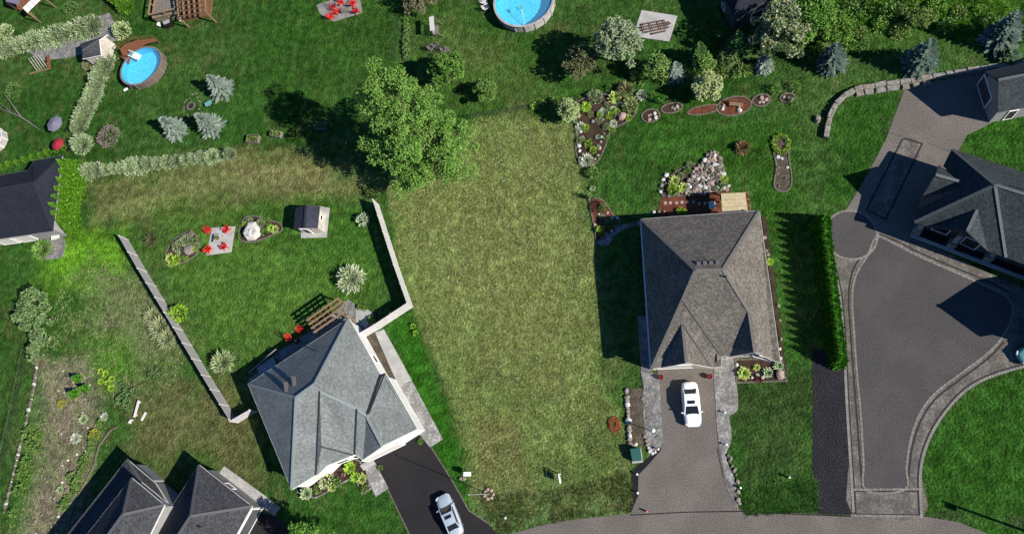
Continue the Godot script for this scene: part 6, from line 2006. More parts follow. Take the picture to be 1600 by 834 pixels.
	tree("roadside_tree", "leafy tree at the end of the grey roofed house's front lawn", g3(Vector2(-39.53, 5.86)), 6.0, 0.18, [[Vector3(0, 3.4, 0), Vector3(2.4, 2.2, 2.4)], [Vector3(-1.2, 4.6, -0.6), Vector3(1.6, 1.4, 1.6)]], 100, 70, 0.28, GREEN, 0.5, 181)
	tree("feathery_tree", "feathery green tree beside the grey lawn chairs", g3(Vector2(-26.15, -50.57)), 5.2, 0.13, [[Vector3(0, 2.6, 0), Vector3(2.3, 2.0, 2.3)], [Vector3(0, 4.2, 0), Vector3(1.4, 1.0, 1.4)]], 80, 60, 0.34, [Color(0.09, 0.19, 0.035), Color(0.12, 0.22, 0.055), Color(0.075, 0.16, 0.03)], 0.42, 191)
	tree("small_tree", "small round green tree standing alone near the lot fence", g3(Vector2(-21.36, -47.81)), 3.0, 0.09, [[Vector3(0, 1.8, 0), Vector3(1.5, 1.4, 1.5)]], 45, 60, 0.24, [Color(0.13, 0.22, 0.06), Color(0.09, 0.17, 0.035)], 0.36, 201)
	tree("garden_tree", "light green upright tree between the silvery tree and a small spruce", g3(Vector2(-0.38, -48.33)), 4.2, 0.1, [[Vector3(0, 2.0, 0), Vector3(1.6, 1.6, 1.4)], [Vector3(0.2, 3.4, 0), Vector3(0.9, 1.0, 0.9)]], 60, 50, 0.26, [Color(0.13, 0.24, 0.05), Color(0.2, 0.3, 0.1), Color(0.06, 0.12, 0.03)], 0.36, 211)
	tree("rowan_tree", "light green sapling behind the yellow-green willow", g3(Vector2(5.21, -48.33)), 3.0, 0.09, [[Vector3(0, 1.5, 0), Vector3(1.3, 1.1, 1.2)]], 50, 50, 0.24, [Color(0.16, 0.27, 0.07), Color(0.1, 0.18, 0.04)], 0.34, 221)
	tree("garden_bush", "round green bush in the shade below the blossom tree", g3(Vector2(8.22, -48.82)), 2.2, 0.08, [[Vector3(0, 1.2, 0), Vector3(1.4, 1.1, 1.4)]], 34, 50, 0.22, [Color(0.11, 0.17, 0.05), Color(0.14, 0.19, 0.07), Color(0.09, 0.15, 0.045)], 0.34, 231)
	tree("lilac_bush", "broad mixed green bush at the turn of the weedy strip", g3(Vector2(-83.04, -22.05)), 2.8, 0.09, [[Vector3(0, 1.3, 0), Vector3(3.0, 1.5, 2.0)], [Vector3(0.4, 1.5, -2.3), Vector3(1.7, 1.4, 1.4)]], 90, 60, 0.26, [Color(0.12, 0.2, 0.08), Color(0.2, 0.28, 0.13), Color(0.07, 0.13, 0.03)], 0.4, 241)
	tree("hedge_bush", "leafy bush below the mixed green bush along the wire fence", g3(Vector2(-81.95, -18.62)), 1.8, 0.06, [[Vector3(0, 0.9, 0), Vector3(1.2, 0.9, 2.4)]], 44, 60, 0.24, [Color(0.14, 0.22, 0.09), Color(0.22, 0.29, 0.15), Color(0.07, 0.13, 0.04)], 0.36, 251)
	tree("thicket", "brown-leaved thicket at the head of the planting strip", g3(Vector2(-30.7, -62.1)), 4.2, 0.1, [[Vector3(0, 1.7, 0), Vector3(2.3, 1.6, 1.8)], [Vector3(-0.3, 3.4, -0.8), Vector3(2.0, 1.4, 1.8)]], 70, 50, 0.24, [Color(0.17, 0.14, 0.1), Color(0.2, 0.17, 0.12), Color(0.13, 0.14, 0.07)], 0.4, 261)
	# spruces
	for q in [[Vector3(-59.24, 4.3, -53.11), 1.75, 301, "silver-blue spruce standing right beside the pale blue toy cart"], [Vector3(-65.75, 4.1, -47.7), 1.75, 302, "silver-blue spruce on the lawn between the fire ring and the twiggy bush"], [Vector3(-60.17, 4.4, -47.5), 1.8, 303, "silver-blue spruce on the lawn between the fire ring and the planter boxes"]]:
		spruce("blue_spruce", q[3], q[0], q[1], BLUE, q[2], "blue spruces on the lawn", 14)
	for q in [[Vector3(28.58, 5.8, -45.89), 1.9, 311, "dusky blue spruce close above the doubled stretch of the stone wall"], [Vector3(37.1, 6.2, -47.82), 2.0, 312, "tall dusky blue spruce on the bank above the detached garage"], [Vector3(19.48, 4.8, -47.2), 1.75, 313, "dusky blue spruce beside the loose bright green tree"]]:
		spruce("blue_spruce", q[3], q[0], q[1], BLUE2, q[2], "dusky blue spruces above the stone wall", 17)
	spruce("small_spruce", "small frosty blue spruce by the creamy blossom tree's shade", Vector3(12.12, 2.7, -47.82), 1.05, BLUE, 321, "", 11)
	spruce("small_spruce", "small frosty blue spruce between the garden tree and the willow", Vector3(1.91, 3.3, -47.85), 1.05, BLUE, 322, "", 12)
	spruce("green_spruce", "young green spruce in front of the timber cabin", Vector3(9.1, 5, -50.03), 1.6, [Color(0.07, 0.15, 0.05), Color(0.05, 0.12, 0.035)], 331, "", 14)
	spruce("green_spruce", "young green spruce behind the light green sapling", Vector3(4.79, 3.9, -49.81), 1.2, [Color(0.07, 0.14, 0.035), Color(0.05, 0.1, 0.03)], 332, "", 14)
	spruce("low_spruce", "low green spruce at the edge of the bank where the meadow ends", Vector3(37.77, 1.6, -45.7), 1.5, [Color(0.09, 0.14, 0.08), Color(0.07, 0.12, 0.06)], 333, "", 9)
	# cedars
	var cm = []
	for i in 4:
		cm.append(cedar_mesh(3.9, 0.92, 1900, CEDAR, 400 + i, 1.25))
	rng.seed = 410
	var ca = Vector2(16.19, -27.85); var cb = Vector2(16.26, -13.02)
	for i in 18:
		var p = ca.lerp(cb, i / 17.0)
		var t = thing("cedar", "bright green cedar in the hedge row beside the gravel lane", "tree", g3(p), "cedars of the hedge by the gravel lane", rng.randf() * TAU)
		t.scale = Vector3(rng.randf_range(0.85, 1.2), rng.randf_range(0.78, 1.12), rng.randf_range(0.85, 1.2))
		t.position += Vector3(rng.randf_range(-0.2, 0.2), 0, rng.randf_range(-0.2, 0.2))
		part(t, "trunk", trunk_mesh(2.4, 0.06, [], 7), M.bark)
		part(t, "crown", cm[i % 4], M.leaf)
	var cm2 = []
	for i in 3:
		cm2.append(cedar_mesh(4.3, 1.3, 2300, CEDAR2, 430 + i, 1.15))
	var i2 = 0
	for p in [Vector3(-80.5, 4.4, -42.84), Vector3(-80.47, 4.4, -41.62), Vector3(-80.44, 4.5, -40.36), Vector3(-80.59, 4.5, -39.08), Vector3(-80.76, 4.5, -37.9), Vector3(-80.83, 4.6, -36.69), Vector3(-80.49, 4.4, -35.56), Vector3(-79.86, 4, -34.57), Vector3(-79.15, 3.4, -33.73)]:
		var t = thing("cedar", "tall lime-green cedar beside the near-black roof", "tree", Vector3(p.x, 0, p.z), "tall cedars by the dark roof", rng.randf() * TAU)
		t.scale = Vector3.ONE * (p.y / 4.2) * rng.randf_range(0.94, 1.06)
		part(t, "trunk", trunk_mesh(2.8, 0.08, [], 8), M.bark)
		part(t, "crown", cm2[i2 % 3], M.leaf)
		i2 += 1
	var young = cedar_mesh(1.5, 0.42, 500, CEDAR, 450, 1.4)
	for p in [Vector2(-75.37, -13.69), Vector2(-73.98, -12.34), Vector2(-75.48, -11.73)]:
		plant("young_cedar", "small dark cone-shaped cedar in the bare vegetable patch", "shrub", g3(p), young, null, "small cedars in the vegetable patch", rng.randf_range(0.9, 1.1))
	# pale dappled hedges
	var hm = []
	for i in 6:
		var f = [1.0, 0.82, 1.12, 0.92, 1.05, 0.75][i]
		hm.append(spray_mesh([1.15, 1.0, 1.3, 1.1, 0.95, 1.2][i], [1.55, 1.75, 1.35, 1.6, 1.8, 1.4][i], 440, 0.32, 0.11, [Color(0.27, 0.34, 0.19) * f, Color(0.34, 0.4, 0.25) * f, Color(0.21, 0.31, 0.14) * f], 460 + i * 7))
	var ha = Vector2(-78.86, -42.66); var hb = Vector2(-57.07, -43.2)
	for i in 17:
		var p = ha.lerp(hb, i / 16.0)
		plant("hedge_shrub", "pale dappled shrub in the hedge along the mown lawn", "shrub", g3(p), hm[(i * 5 + i / 3) % 6], null, "pale hedge along the lawn", rng.randf_range(0.78, 1.12) * lerpf(1.08, 0.85, i / 16.0))
	ha = Vector2(-97.71, -64.24); hb = Vector2(-82.27, -66.34)
	for i in 11:
		plant("hedge_shrub", "pale green shrub in the hedge across the corner plot", "shrub", g3(ha.lerp(hb, i / 10.0)), hm[(i * 5 + i / 3) % 6], null, "pale hedge across the corner plot", rng.randf_range(1.2, 1.5))
	ha = Vector2(-78.8, -60.06); hb = Vector2(-81.69, -49.65)
	for i in 11:
		plant("hedge_shrub", "pale olive shrub in the hedge below the pool house", "shrub", g3(ha.lerp(hb, i / 10.0)), hm[(i * 5 + i / 3) % 6], null, "pale hedge below the pool house", rng.randf_range(1.05, 1.25))
	plant("round_shrub", "pale round shrub between the pool house and the oval pool", "shrub", g3(Vector2(-77.24, -64.99)), mound_mesh(1.5, 1.9, 900, 0.22, PALE, 470), null, "", 1.0)
	plant("round_shrub", "pale round shrub at the end of the corner hedge", "shrub", g3(Vector2(-98.23, -67.66)), mound_mesh(1.4, 1.6, 800, 0.22, PALE, 471), null, "", 1.0)
	plant("hedge_shrub", "pale green shrub at the corner where two hedges meet", "shrub", g3(Vector2(-80.57, -46.94)), hm[0], null, "", 1.35)
	plant("smoke_bush", "broad grey-brown twiggy bush below the corner hedge", "shrub", g3(Vector2(-76.76, -47.95)), mound_mesh(1.9, 1.5, 1200, 0.2, [Color(0.2, 0.17, 0.15), Color(0.14, 0.12, 0.1), Color(0.26, 0.23, 0.2)], 472), null, "", 1.0)
	plant("smoke_bush", "small grey-brown twiggy bush below the pool house door", "shrub", g3(Vector2(-82.36, -59.98)), mound_mesh(0.9, 0.9, 400, 0.18, [Color(0.26, 0.26, 0.16), Color(0.18, 0.18, 0.1)], 473), null, "", 1.0)
	plant("lawn_shrub", "leafy green shrub on the corner lawn", "shrub", g3(Vector2(-94.62, -57.32)), mound_mesh(1.3, 1.2, 500, 0.22, [Color(0.09, 0.17, 0.045), Color(0.11, 0.19, 0.06)], 474), null, "", 1.0)
	plant("lawn_shrub", "leafy green shrub behind the pale corner hedge", "shrub", g3(Vector2(-87.02, -70.35)), mound_mesh(1.3, 1.2, 500, 0.22, [Color(0.09, 0.16, 0.05), Color(0.11, 0.19, 0.06)], 475), null, "", 1.0)
	# row of upright green shrubs below the hedge of the far patio
	var lm = spray_mesh(0.8, 1.6, 260, 0.4, 0.1, [Color(0.08, 0.2, 0.02), Color(0.12, 0.26, 0.03)], 476)
	for i in 7:
		plant("screen_shrub", "upright vivid green shrub in the screen above the round shrub", "shrub", g3(Vector2(-76.77, -68.85).lerp(Vector2(-80.22, -71.81), i / 6.0) + Vector2(0, (i % 2) * 0.5)), lm, null, "vivid green screen by the timber pergola", rng.randf_range(1.1, 1.4))
	for i in 9:
		plant("border_grass", "low green border tuft behind the near-black roof", "shrub", g3(Vector2(-93.92, -44.82).lerp(Vector2(-83.94, -46.87), i / 8.0)), lm, null, "green border behind the dark roof", rng.randf_range(0.45, 0.65))
	# willow shrubs on the lawn
	plant("dappled_willow", "rounded white-green dappled willow on the lawn by the cornering fence", "shrub", g3(Vector2(-38.51, -24.81)), spray_mesh(1.75, 1.9, 620, 0.55, 0.12, [Color(0.42, 0.48, 0.3), Color(0.32, 0.4, 0.19), Color(0.5, 0.55, 0.38)], 480), null, "", 1.0)
	plant("dappled_willow", "pale green dappled willow on the lawn near the long fence", "shrub", g3(Vector2(-54.87, -15.15)), spray_mesh(1.5, 1.5, 480, 0.5, 0.12, [Color(0.3, 0.37, 0.18), Color(0.38, 0.44, 0.25), Color(0.2, 0.28, 0.1)], 481), null, "", 1.0)
	plant("variegated_shrub", "small white-leaved shrub by the end of the cornering fence", "shrub", g3(Vector2(-37.44, -32.5)), mound_mesh(0.95, 1.2, 300, 0.28, [Color(0.42, 0.48, 0.36), Color(0.3, 0.38, 0.24)], 482), null, "", 1.0)
	plant("golden_shrub", "bright yellow-green shrub growing over the long fence", "shrub", g3(Vector2(-61.99, -21.66)), mound_mesh(1.35, 1.7, 520, 0.3, LIME, 483), null, "", 1.0)
	for q in [[Vector2(-65.67, -21.41), 1.0], [Vector2(-64.34, -19.92), 1.25], [Vector2(-63.2, -18.38), 1.05]]:
		plant("straggly_shrub", "straggly pale shrub on the weedy side of the long fence", "shrub", g3(q[0]), spray_mesh(1.3, 1.0, 240, 0.5, 0.09, [Color(0.26, 0.31, 0.15), Color(0.32, 0.35, 0.2)], 484), null, "straggly shrubs along the long fence", q[1])
	for p in [Vector2(-34.63, -30.77), Vector2(-34.42, -29.75), Vector2(-34.2, -28.74)]:
		plant("hosta", "small pale plant in the shade of the cornering fence", "plant", g3(p + Vector2(-1.0, 0)), hosta_mesh(0.4, 9, [Color(0.14, 0.2, 0.08)], [], 485), null, "plants in the fence shade", 1.0)
	for p in [Vector2(-30.33, -18.6), Vector2(-29.98, -17.74)]:
		plant("small_shrub", "tiny yellow-green shrub on the mown strip by the lot", "shrub", g3(p), mound_mesh(0.35, 0.6, 90, 0.14, LIME, 486), null, "tiny shrubs on the mown strip", 1.0)
	plant("burgundy_shrub", "thin brownish shrub on the lawn at the end of the long fence", "shrub", g3(Vector2(-67.52, -31.96)), spray_mesh(1.2, 0.7, 160, 0.4, 0.08, [Color(0.11, 0.12, 0.06), Color(0.07, 0.09, 0.04)], 487), null, "", 1.0)
	plant("fern_shrub", "feathery green shrub on the curved corner patio", "shrub", g3(Vector2(-84.35, -31.65)), spray_mesh(1.5, 1.3, 360, 0.55, 0.12, [Color(0.12, 0.23, 0.05), Color(0.17, 0.28, 0.08)], 488), null, "", 1.0)
	plant("brown_shrub", "small rusty brown shrub alone on the lawn behind the rock garden", "shrub", g3(Vector2(8.8, -37.76)), spray_mesh(0.85, 1.0, 240, 0.35, 0.09, [Color(0.25, 0.17, 0.09), Color(0.18, 0.12, 0.06)], 489), null, "", 1.0)
	plant("round_shrub", "round glossy green shrub at the edge of the vacant lot", "shrub", g3(Vector2(-8.45, -36.13)), mound_mesh(0.85, 1.3, 420, 0.2, [Color(0.1, 0.22, 0.04), Color(0.07, 0.16, 0.03), Color(0.18, 0.3, 0.09)], 490), null, "", 1.0)
	plant("small_plant", "small pale ring-shaped plant below the glossy round shrub", "plant", g3(Vector2(-8.58, -34.26)), hosta_mesh(0.45, 9, [Color(0.2, 0.28, 0.14)], [], 491), null, "", 1.0)
	plant("tall_grass", "tall thin plant at the tip of the small red bed", "plant", g3(Vector2(-8.77, -33.06)), spray_mesh(0.4, 1.8, 90, 0.35, 0.06, [Color(0.3, 0.36, 0.18), Color(0.2, 0.28, 0.1)], 492), null, "", 1.0)
	for q in [[Vector2(-77.91, -43.74), 0.5]]:
		plant("flowering_plant", "white flowering clump at the start of the pale hedge", "plant", g3(q[0]), mound_mesh(0.6, 0.5, 120, 0.18, [Color(0.5, 0.5, 0.45), Color(0.14, 0.2, 0.08)], 493), null, "", 1.0)
	# planting strip by the far patio
	var sm = mound_mesh(0.5, 0.6, 200, 0.16, [Color(0.14, 0.22, 0.07), Color(0.2, 0.28, 0.12), Color(0.07, 0.12, 0.03)], 494)
	for p in [Vector2(-33.08, -62.65), Vector2(-32.94, -61.43), Vector2(-33, -60.55), Vector2(-32.77, -59.53), Vector2(-32.65, -58.83), Vector2(-32.8, -58.07), Vector2(-32.86, -57.3), Vector2(-32.74, -56.41), Vector2(-32.62, -55.62), Vector2(-32.68, -54.86)]:
		plant("strip_shrub", "small round shrub in the planting strip by the wire fence", "shrub", g3(p), sm, null, "shrubs of the planting strip", rng.randf_range(0.8, 1.25))
	for p in [Vector2(-47.08, -45.57), Vector2(-47.98, -45.38)]:
		plant("bean_plants", "leafy vegetable clump beside the shaded planter boxes", "plant", g3(p), mound_mesh(0.8, 0.6, 160, 0.22, [Color(0.14, 0.2, 0.06), Color(0.07, 0.12, 0.03)], 495), null, "vegetables by the planter boxes", 1.0)
	# rough growth on the bank and behind the island beds
	rng.seed = 505
	var scrub = []
	for i in 4:
		scrub.append(mound_mesh(1.1, [1.0, 1.5, 0.8, 1.2][i], 420, 0.24, [[Color(0.13, 0.26, 0.04), Color(0.18, 0.32, 0.07)], [Color(0.1, 0.2, 0.045), Color(0.15, 0.26, 0.08)], [Color(0.22, 0.3, 0.1), Color(0.14, 0.22, 0.05)], [Color(0.09, 0.18, 0.03), Color(0.12, 0.22, 0.05)]][i], 500 + i))
	var k = 0
	for p in [Vector2(21.38, -52.23), Vector2(22.54, -53.78), Vector2(23.12, -50.96), Vector2(24.54, -54.01), Vector2(25.29, -51.68), Vector2(26.63, -53.02), Vector2(27.21, -50.56), Vector2(30.09, -51.84), Vector2(31.4, -53.01), Vector2(32.1, -50.39), Vector2(33.67, -52), Vector2(34.46, -49.73), Vector2(35.92, -52.01), Vector2(36.67, -50.08), Vector2(23.39, -54.96), Vector2(28.67, -53.92), Vector2(21.63, -49.47), Vector2(23.29, -49.41), Vector2(19.09, -49.3), Vector2(18.02, -48.59), Vector2(18.2, -54.41), Vector2(19.58, -55.26)]:
		plant("scrub_bush", "rough green bush in the scrub above the spruce bank", "shrub", g3(p), scrub[k % 4], null, "scrub bushes above the spruce bank", rng.randf_range(0.6, 1.25))
		k += 1
	var per = spray_mesh(0.6, 1.1, 130, 0.4, 0.09, [Color(0.16, 0.28, 0.06), Color(0.24, 0.34, 0.12)], 510)
	for p in [Vector2(3.38, -47.87), Vector2(4.11, -47.52), Vector2(6.51, -47.66), Vector2(7.11, -47.84), Vector2(7.68, -47.51), Vector2(8.29, -47.78), Vector2(8.84, -47.37), Vector2(9.59, -47.53), Vector2(10.19, -47.71), Vector2(2.67, -48.48), Vector2(0.63, -47.34), Vector2(0.04, -47.76), Vector2(-2.11, -47.67), Vector2(-2.85, -48.28)]:
		plant("perennial", "tall light green perennial behind the island beds", "plant", g3(p), per, null, "perennials behind the island beds", rng.randf_range(0.8, 1.3))
func scatter_stones(called: String, label: String, pts: Array, s0: float, s1: float, mats: Array, seed_: int):
	var t = thing(called, label, "stones", g3(pts[0]))
	rng.seed = seed_
	for p in pts:
		var s = rng.randf_range(s0, s1)
		rock_part(t, "stone", g3(p, s * 0.22) - t.position, Vector3(s, s * 0.65, s * rng.randf_range(0.7, 1.0)), mats[rng.randi() % mats.size()])
func in_poly(poly: PackedVector2Array, n: int, gap: float, seed_: int) -> Array:
	rng.seed = seed_
	var bb = Rect2(poly[0], Vector2.ZERO)
	for p in poly:
		bb = bb.expand(p)
	var r = []
	for i in n * 30:
		if r.size() >= n:
			break
		var p = bb.position + Vector2(rng.randf(), rng.randf()) * bb.size
		if not Geometry2D.is_point_in_polygon(p, poly):
			continue
		var ok = true
		for q in r:
			if q.distance_to(p) < gap:
				ok = false
				break
		if ok:
			r.append(p)
	return r
func make_gardens():
	var LIME = [Color(0.22, 0.36, 0.04), Color(0.28, 0.42, 0.06), Color(0.16, 0.28, 0.03)]
	var GREY = [Color(0.22, 0.28, 0.14), Color(0.28, 0.33, 0.19), Color(0.16, 0.22, 0.09)]
	var MID = [Color(0.1, 0.2, 0.04), Color(0.14, 0.24, 0.06)]
	var hosta_lime = hosta_mesh(0.55, 13, LIME, [], 601)
	var hosta_white = hosta_mesh(0.6, 13, [Color(0.1, 0.2, 0.06)], [Color(0.44, 0.5, 0.32)], 602)
	var hosta_yellow = hosta_mesh(0.6, 14, [Color(0.2, 0.34, 0.05)], [Color(0.42, 0.46, 0.16)], 603)
	var hosta_blue = hosta_mesh(0.6, 12, [Color(0.14, 0.22, 0.13), Color(0.2, 0.27, 0.17)], [], 604)
	var mound_grey = mound_mesh(0.8, 0.7, 420, 0.16, GREY, 605)
	var mound_lime = mound_mesh(0.6, 0.6, 300, 0.17, LIME, 606)
	var mound_mid = mound_mesh(0.6, 0.6, 260, 0.17, MID, 607)
	var ball = mound_mesh(0.62, 0.85, 300, 0.14, [Color(0.08, 0.15, 0.05), Color(0.1, 0.18, 0.065)], 608)
	# beds either side of the red chair patio
	bed("garden_bed", "dark soil bed of grey-green mounds beside the red chair patio", smooth(pl([-64.57, -28.14, -65.16, -29.58, -64.47, -31.48, -63.08, -32.45, -61.59, -32.71, -60.58, -31.39, -60.3, -29.96, -61.3, -28.98, -62.91, -28.38]), true, 4), 0.05, M.mulch, M.edge_stone)
	bed("garden_bed", "dark soil bed round the pale boulder beside the shed", smooth(pl([-54.63, -31.33, -54.54, -33.08, -53.92, -34.09, -52.45, -34.16, -50.56, -33.49, -48.88, -32.83, -48.62, -31.95, -50, -31.35, -51.75, -30.78, -53.18, -30.62]), true, 4), 0.05, M.mulch, M.edge_stone)
	for q in [["grey_mound", "broad grey-green mound plant in the bed left of the chairs", Vector2(-63.12, -30.68), mound_grey, 1.35], ["grey_mound", "darker grey-green mound plant behind the broad one", Vector2(-62.38, -31.52), mound_grey, 1.15], ["lime_hosta", "spiky yellow-lime plant at the tip of the chair bed", Vector2(-64.34, -29.17), hosta_yellow, 1.3], ["lime_mound", "round vivid lime shrub at the tip of the chair bed", Vector2(-63.35, -28.85), mound_lime, 1.25], ["lime_hosta", "lime hosta spreading below the vivid lime shrub", Vector2(-64.05, -28.45), hosta_lime, 1.1],
		["small_mound", "small green mound plant behind the dark rock", Vector2(-61.13, -31.34), mound_mid, 0.8], ["small_mound", "small pale mound plant at the bed edge facing the chairs", Vector2(-60.69, -30.78), mound_grey, 0.6], ["small_mound", "round green plant at the bed edge near the patio corner", Vector2(-60.79, -30.17), mound_lime, 0.65], ["small_mound", "tiny yellow-green plant in front of the grey rock", Vector2(-61.86, -29.02), mound_lime, 0.55], ["small_mound", "tiny green plant beside the yellow-green one", Vector2(-62.35, -29.13), mound_mid, 0.5],
		["yellow_mound", "small yellow plant beside the pale boulder", Vector2(-53.9, -33.12), mound_lime, 0.7], ["grey_mound", "grey-green plant above the pale boulder", Vector2(-53.3, -33.52), mound_grey, 0.7], ["green_mound", "round light green plant between the boulder and the shed", Vector2(-51.71, -33.13), mound_grey, 0.95], ["green_mound", "round mid-green plant below the light green one", Vector2(-51.04, -31.86), mound_mid, 0.95], ["green_mound", "deep green plant at the back of the boulder bed", Vector2(-50.73, -33.32), mound_mid, 0.95], ["lime_mound", "lime clump at the shed end of the boulder bed", Vector2(-50.09, -32.31), hosta_lime, 1.15], ["lime_mound", "second lime clump touching the shed end clump", Vector2(-49.53, -32.1), hosta_yellow, 1.05], ["green_mound", "small dark green plant between patio and boulder", Vector2(-54.48, -31.67), mound_mid, 0.6], ["grey_mound", "low plant in front of the pale boulder", Vector2(-52.94, -30.95), mound_mid, 0.55]]:
		plant(q[0], q[1], "plant", g3(q[2], 0.03), q[3], null, "", q[4])
	var bo = thing("boulder", "large pale white boulder in the bed beside the red chairs", "boulder", g3(Vector2(-52.69, -31.98)))
	rng.seed = 61
	rock_part(bo, "rock", Vector3(0, 0.35, 0), Vector3(2.4, 1.2, 2.2), M.rock_white, 0.4)
	rock_part(bo, "rock", Vector3(-0.2, 0.5, 0.3), Vector3(1.5, 1.1, 1.2), M.rock_white, 1.4)
	bo = thing("boulder", "grey-brown boulder in the bed of grey-green mounds", "boulder", g3(Vector2(-61.64, -30.14)))
	rock_part(bo, "rock", Vector3(0, 0.2, 0), Vector3(1.4, 0.7, 1.5), M.rock, 0.2)
	bo = thing("boulder", "dark flat rock behind the grey-green mounds", "boulder", g3(Vector2(-61.71, -32.18)))
	rock_part(bo, "rock", Vector3(0, 0.15, 0), Vector3(1.2, 0.5, 1.0), M.rock_dark, 0.9)
	# front bed of the tan roofed house
	bed("garden_bed", "mulched front bed of striped hostas under the tan roofed house's window", pl([6.18, -13.37, 10.82, -13.34, 11.11, -10.97, 6.12, -10.91]), 0.05, M.mulch, M.edge_stone)
	plant("striped_hosta", "largest striped hosta at the walk end of the front bed", "plant", g3(Vector2(6.85, -11.9)), hosta_yellow, null, "", 1.35)
	plant("striped_hosta", "small yellow-green hosta against the front wall", "plant", g3(Vector2(8.21, -12.47)), hosta_yellow, null, "", 0.75)
	plant("striped_hosta", "white-rimmed hosta in the middle of the front bed", "plant", g3(Vector2(9.32, -11.83)), hosta_white, null, "", 1.05)
	plant("striped_hosta", "white-rimmed hosta at the corner of the front bed", "plant", g3(Vector2(10.49, -12.6)), hosta_white, null, "", 1.05)
	plant("red_barberry", "dark red low shrub between the two white stones", "plant", g3(Vector2(8.36, -11.25)), mound_mesh(0.5, 0.4, 160, 0.14, [Color(0.14, 0.02, 0.02), Color(0.09, 0.015, 0.02)], 620), null, "", 1.0)
	scatter_stones("white_stones", "scattered white stones in the hosta front bed", [Vector2(7.73, -11.4), Vector2(8.27, -11.66), Vector2(8.76, -11.37), Vector2(10.69, -13.35), Vector2(10.81, -11.85), Vector2(6.27, -12.81), Vector2(10.78, -14.37)], 0.35, 0.5, [M.rock_white], 62)
	bo = thing("boulder", "grey rounded stone in the front bed corner", "boulder", g3(Vector2(10.52, -11.52)))
	rock_part(bo, "rock", Vector3(0, 0.2, 0), Vector3(0.8, 0.5, 1.0), M.rock_pink, 0.3)
	bed("garden_bed", "narrow mulch strip along the sunny side wall of the tan roofed house", pl([10.19, -29.36, 10.67, -29.32, 11.27, -11.3, 10.87, -13.2]), 0.04, M.mulch, null)
	plant("lime_hosta", "bright lime plant in the narrow side strip", "plant", g3(Vector2(10.61, -24.03)), hosta_lime, null, "", 0.95)
	scatter_stones("side_stones", "pale stones along the narrow side strip", [Vector2(10.38, -25.3), Vector2(10.48, -24.85), Vector2(11.09, -19.03), Vector2(11.07, -17.48), Vector2(11.01, -15.39), Vector2(10.31, -26.79)], 0.3, 0.5, [M.rock, M.rock_white], 63)
	var i = 0
	for p in [Vector2(-3.99, -29.34), Vector2(-3.97, -28.1), Vector2(-3.88, -26.85), Vector2(-3.83, -26.31), Vector2(-3.8, -25.47), Vector2(-3.76, -24.63), Vector2(-3.66, -23.56), Vector2(-3.56, -22.73), Vector2(-3.45, -21.98), Vector2(-3.35, -21.15), Vector2(-3.39, -20.34), Vector2(-3.5, -19.46)]:
		plant("clipped_ball", "round clipped shrub in the row along the shaded wall", "shrub", g3(p), ball, null, "clipped shrubs along the shaded wall", 0.85 + 0.25 * ((i * 7) % 5) / 4.0)
		i += 1
	# rock garden and red mulch behind the tan roofed house
	var rp = smooth(pl([2.15, -32.71, 2.52, -34.11, 3.1, -35.25, 3.95, -36.14, 4.68, -37.28, 5.36, -37.62, 6.06, -37.39, 6.42, -36.39, 6.59, -34.94, 6.79, -33.74, 6.16, -32.85, 5, -32.63, 3.57, -32.52]), true, 3)
	bed("rock_garden", "pale rock garden sloping behind the tan roofed house", rp, 0.08, M.rock_dark, null)
	var rt = thing("rock_pile", "heap of pale rounded rocks filling the rock garden", "rocks", g3(Vector2(4.65, -34.72)))
	var rm = [M.rock, M.rock, M.rock_dark, M.rock_white, M.rock_pink, M.edge_stone]
	var k = 0
	for p in in_poly(rp, 190, 0.3, 64):
		var s = rng.randf_range(0.32, 0.62)
		rock_part(rt, "rock", g3(p, 0.08 + s * 0.2) - rt.position, Vector3(s, s * 0.7, s * rng.randf_range(0.7, 1.0)), rm[k % 6])
		k += 1
	var mp = smooth(pl([-0.46, -32.69, -0.01, -34.25, 0.7, -35.15, 2.06, -35.99, 3.39, -36.35, 2.86, -34.88, 2.5, -33.71, 2.29, -32.62]), true, 3)
	bed("garden_bed", "stony bed of lime plants at the side of the rock garden", mp, 0.06, M.mulch, M.rock_dark, 0.4)
	for q in [[Vector2(0.87, -34.33), hosta_yellow, 1.3, "big pale lime hosta in the stony bed"], [Vector2(0.74, -33.31), mound_lime, 1.25, "vivid lime mound in the stony bed"], [Vector2(1.9, -33.45), hosta_yellow, 1.15, "yellow-rimmed hosta against the rocks"], [Vector2(2.47, -35.55), mound_mid, 0.8, "small green mound at the top of the stony bed"], [Vector2(2.73, -36.25), mound_grey, 0.6, "grey-green mound at the rock garden's edge"], [Vector2(1.78, -34.97), mound_grey, 0.6, "grey-green mound in the middle of the stony bed"], [Vector2(1.16, -35.59), mound_mid, 0.5, "tiny green mound near the lawn edge"], [Vector2(6.46, -34.08), hosta_lime, 1.2, "pale lime plant on the far side of the rocks"], [Vector2(6.2, -33.39), mound_mid, 1.1, "green mound below the pale lime plant"], [Vector2(5.52, -32.9), mound_grey, 0.6, "grey mound near the red mulch"], [Vector2(1.38, -30.66), mound_lime, 0.8, "lime plant against the back wall"], [Vector2(1.87, -30.54), mound_lime, 0.6, "smaller lime plant against the back wall"]]:
		plant("bed_plant", q[3], "plant", g3(q[0], 0.04), q[1], null, "", q[2])
	bed("mulch_strip", "red mulch strip with round pavers behind the tan roofed house", pl([-0.69, -32.55, 2.28, -32.54, 4.85, -32.41, 7.17, -33.15, 7.25, -32.36, 9.07, -32.37, 9, -29.91, 6.01, -29.99, -1.32, -30.16]), 0.03, M.mulch_red, null)
	var pv = thing("stepping_pavers", "row of round pink pavers set in the red mulch strip", "pavers", g3(Vector2(-0.22, -31.8)))
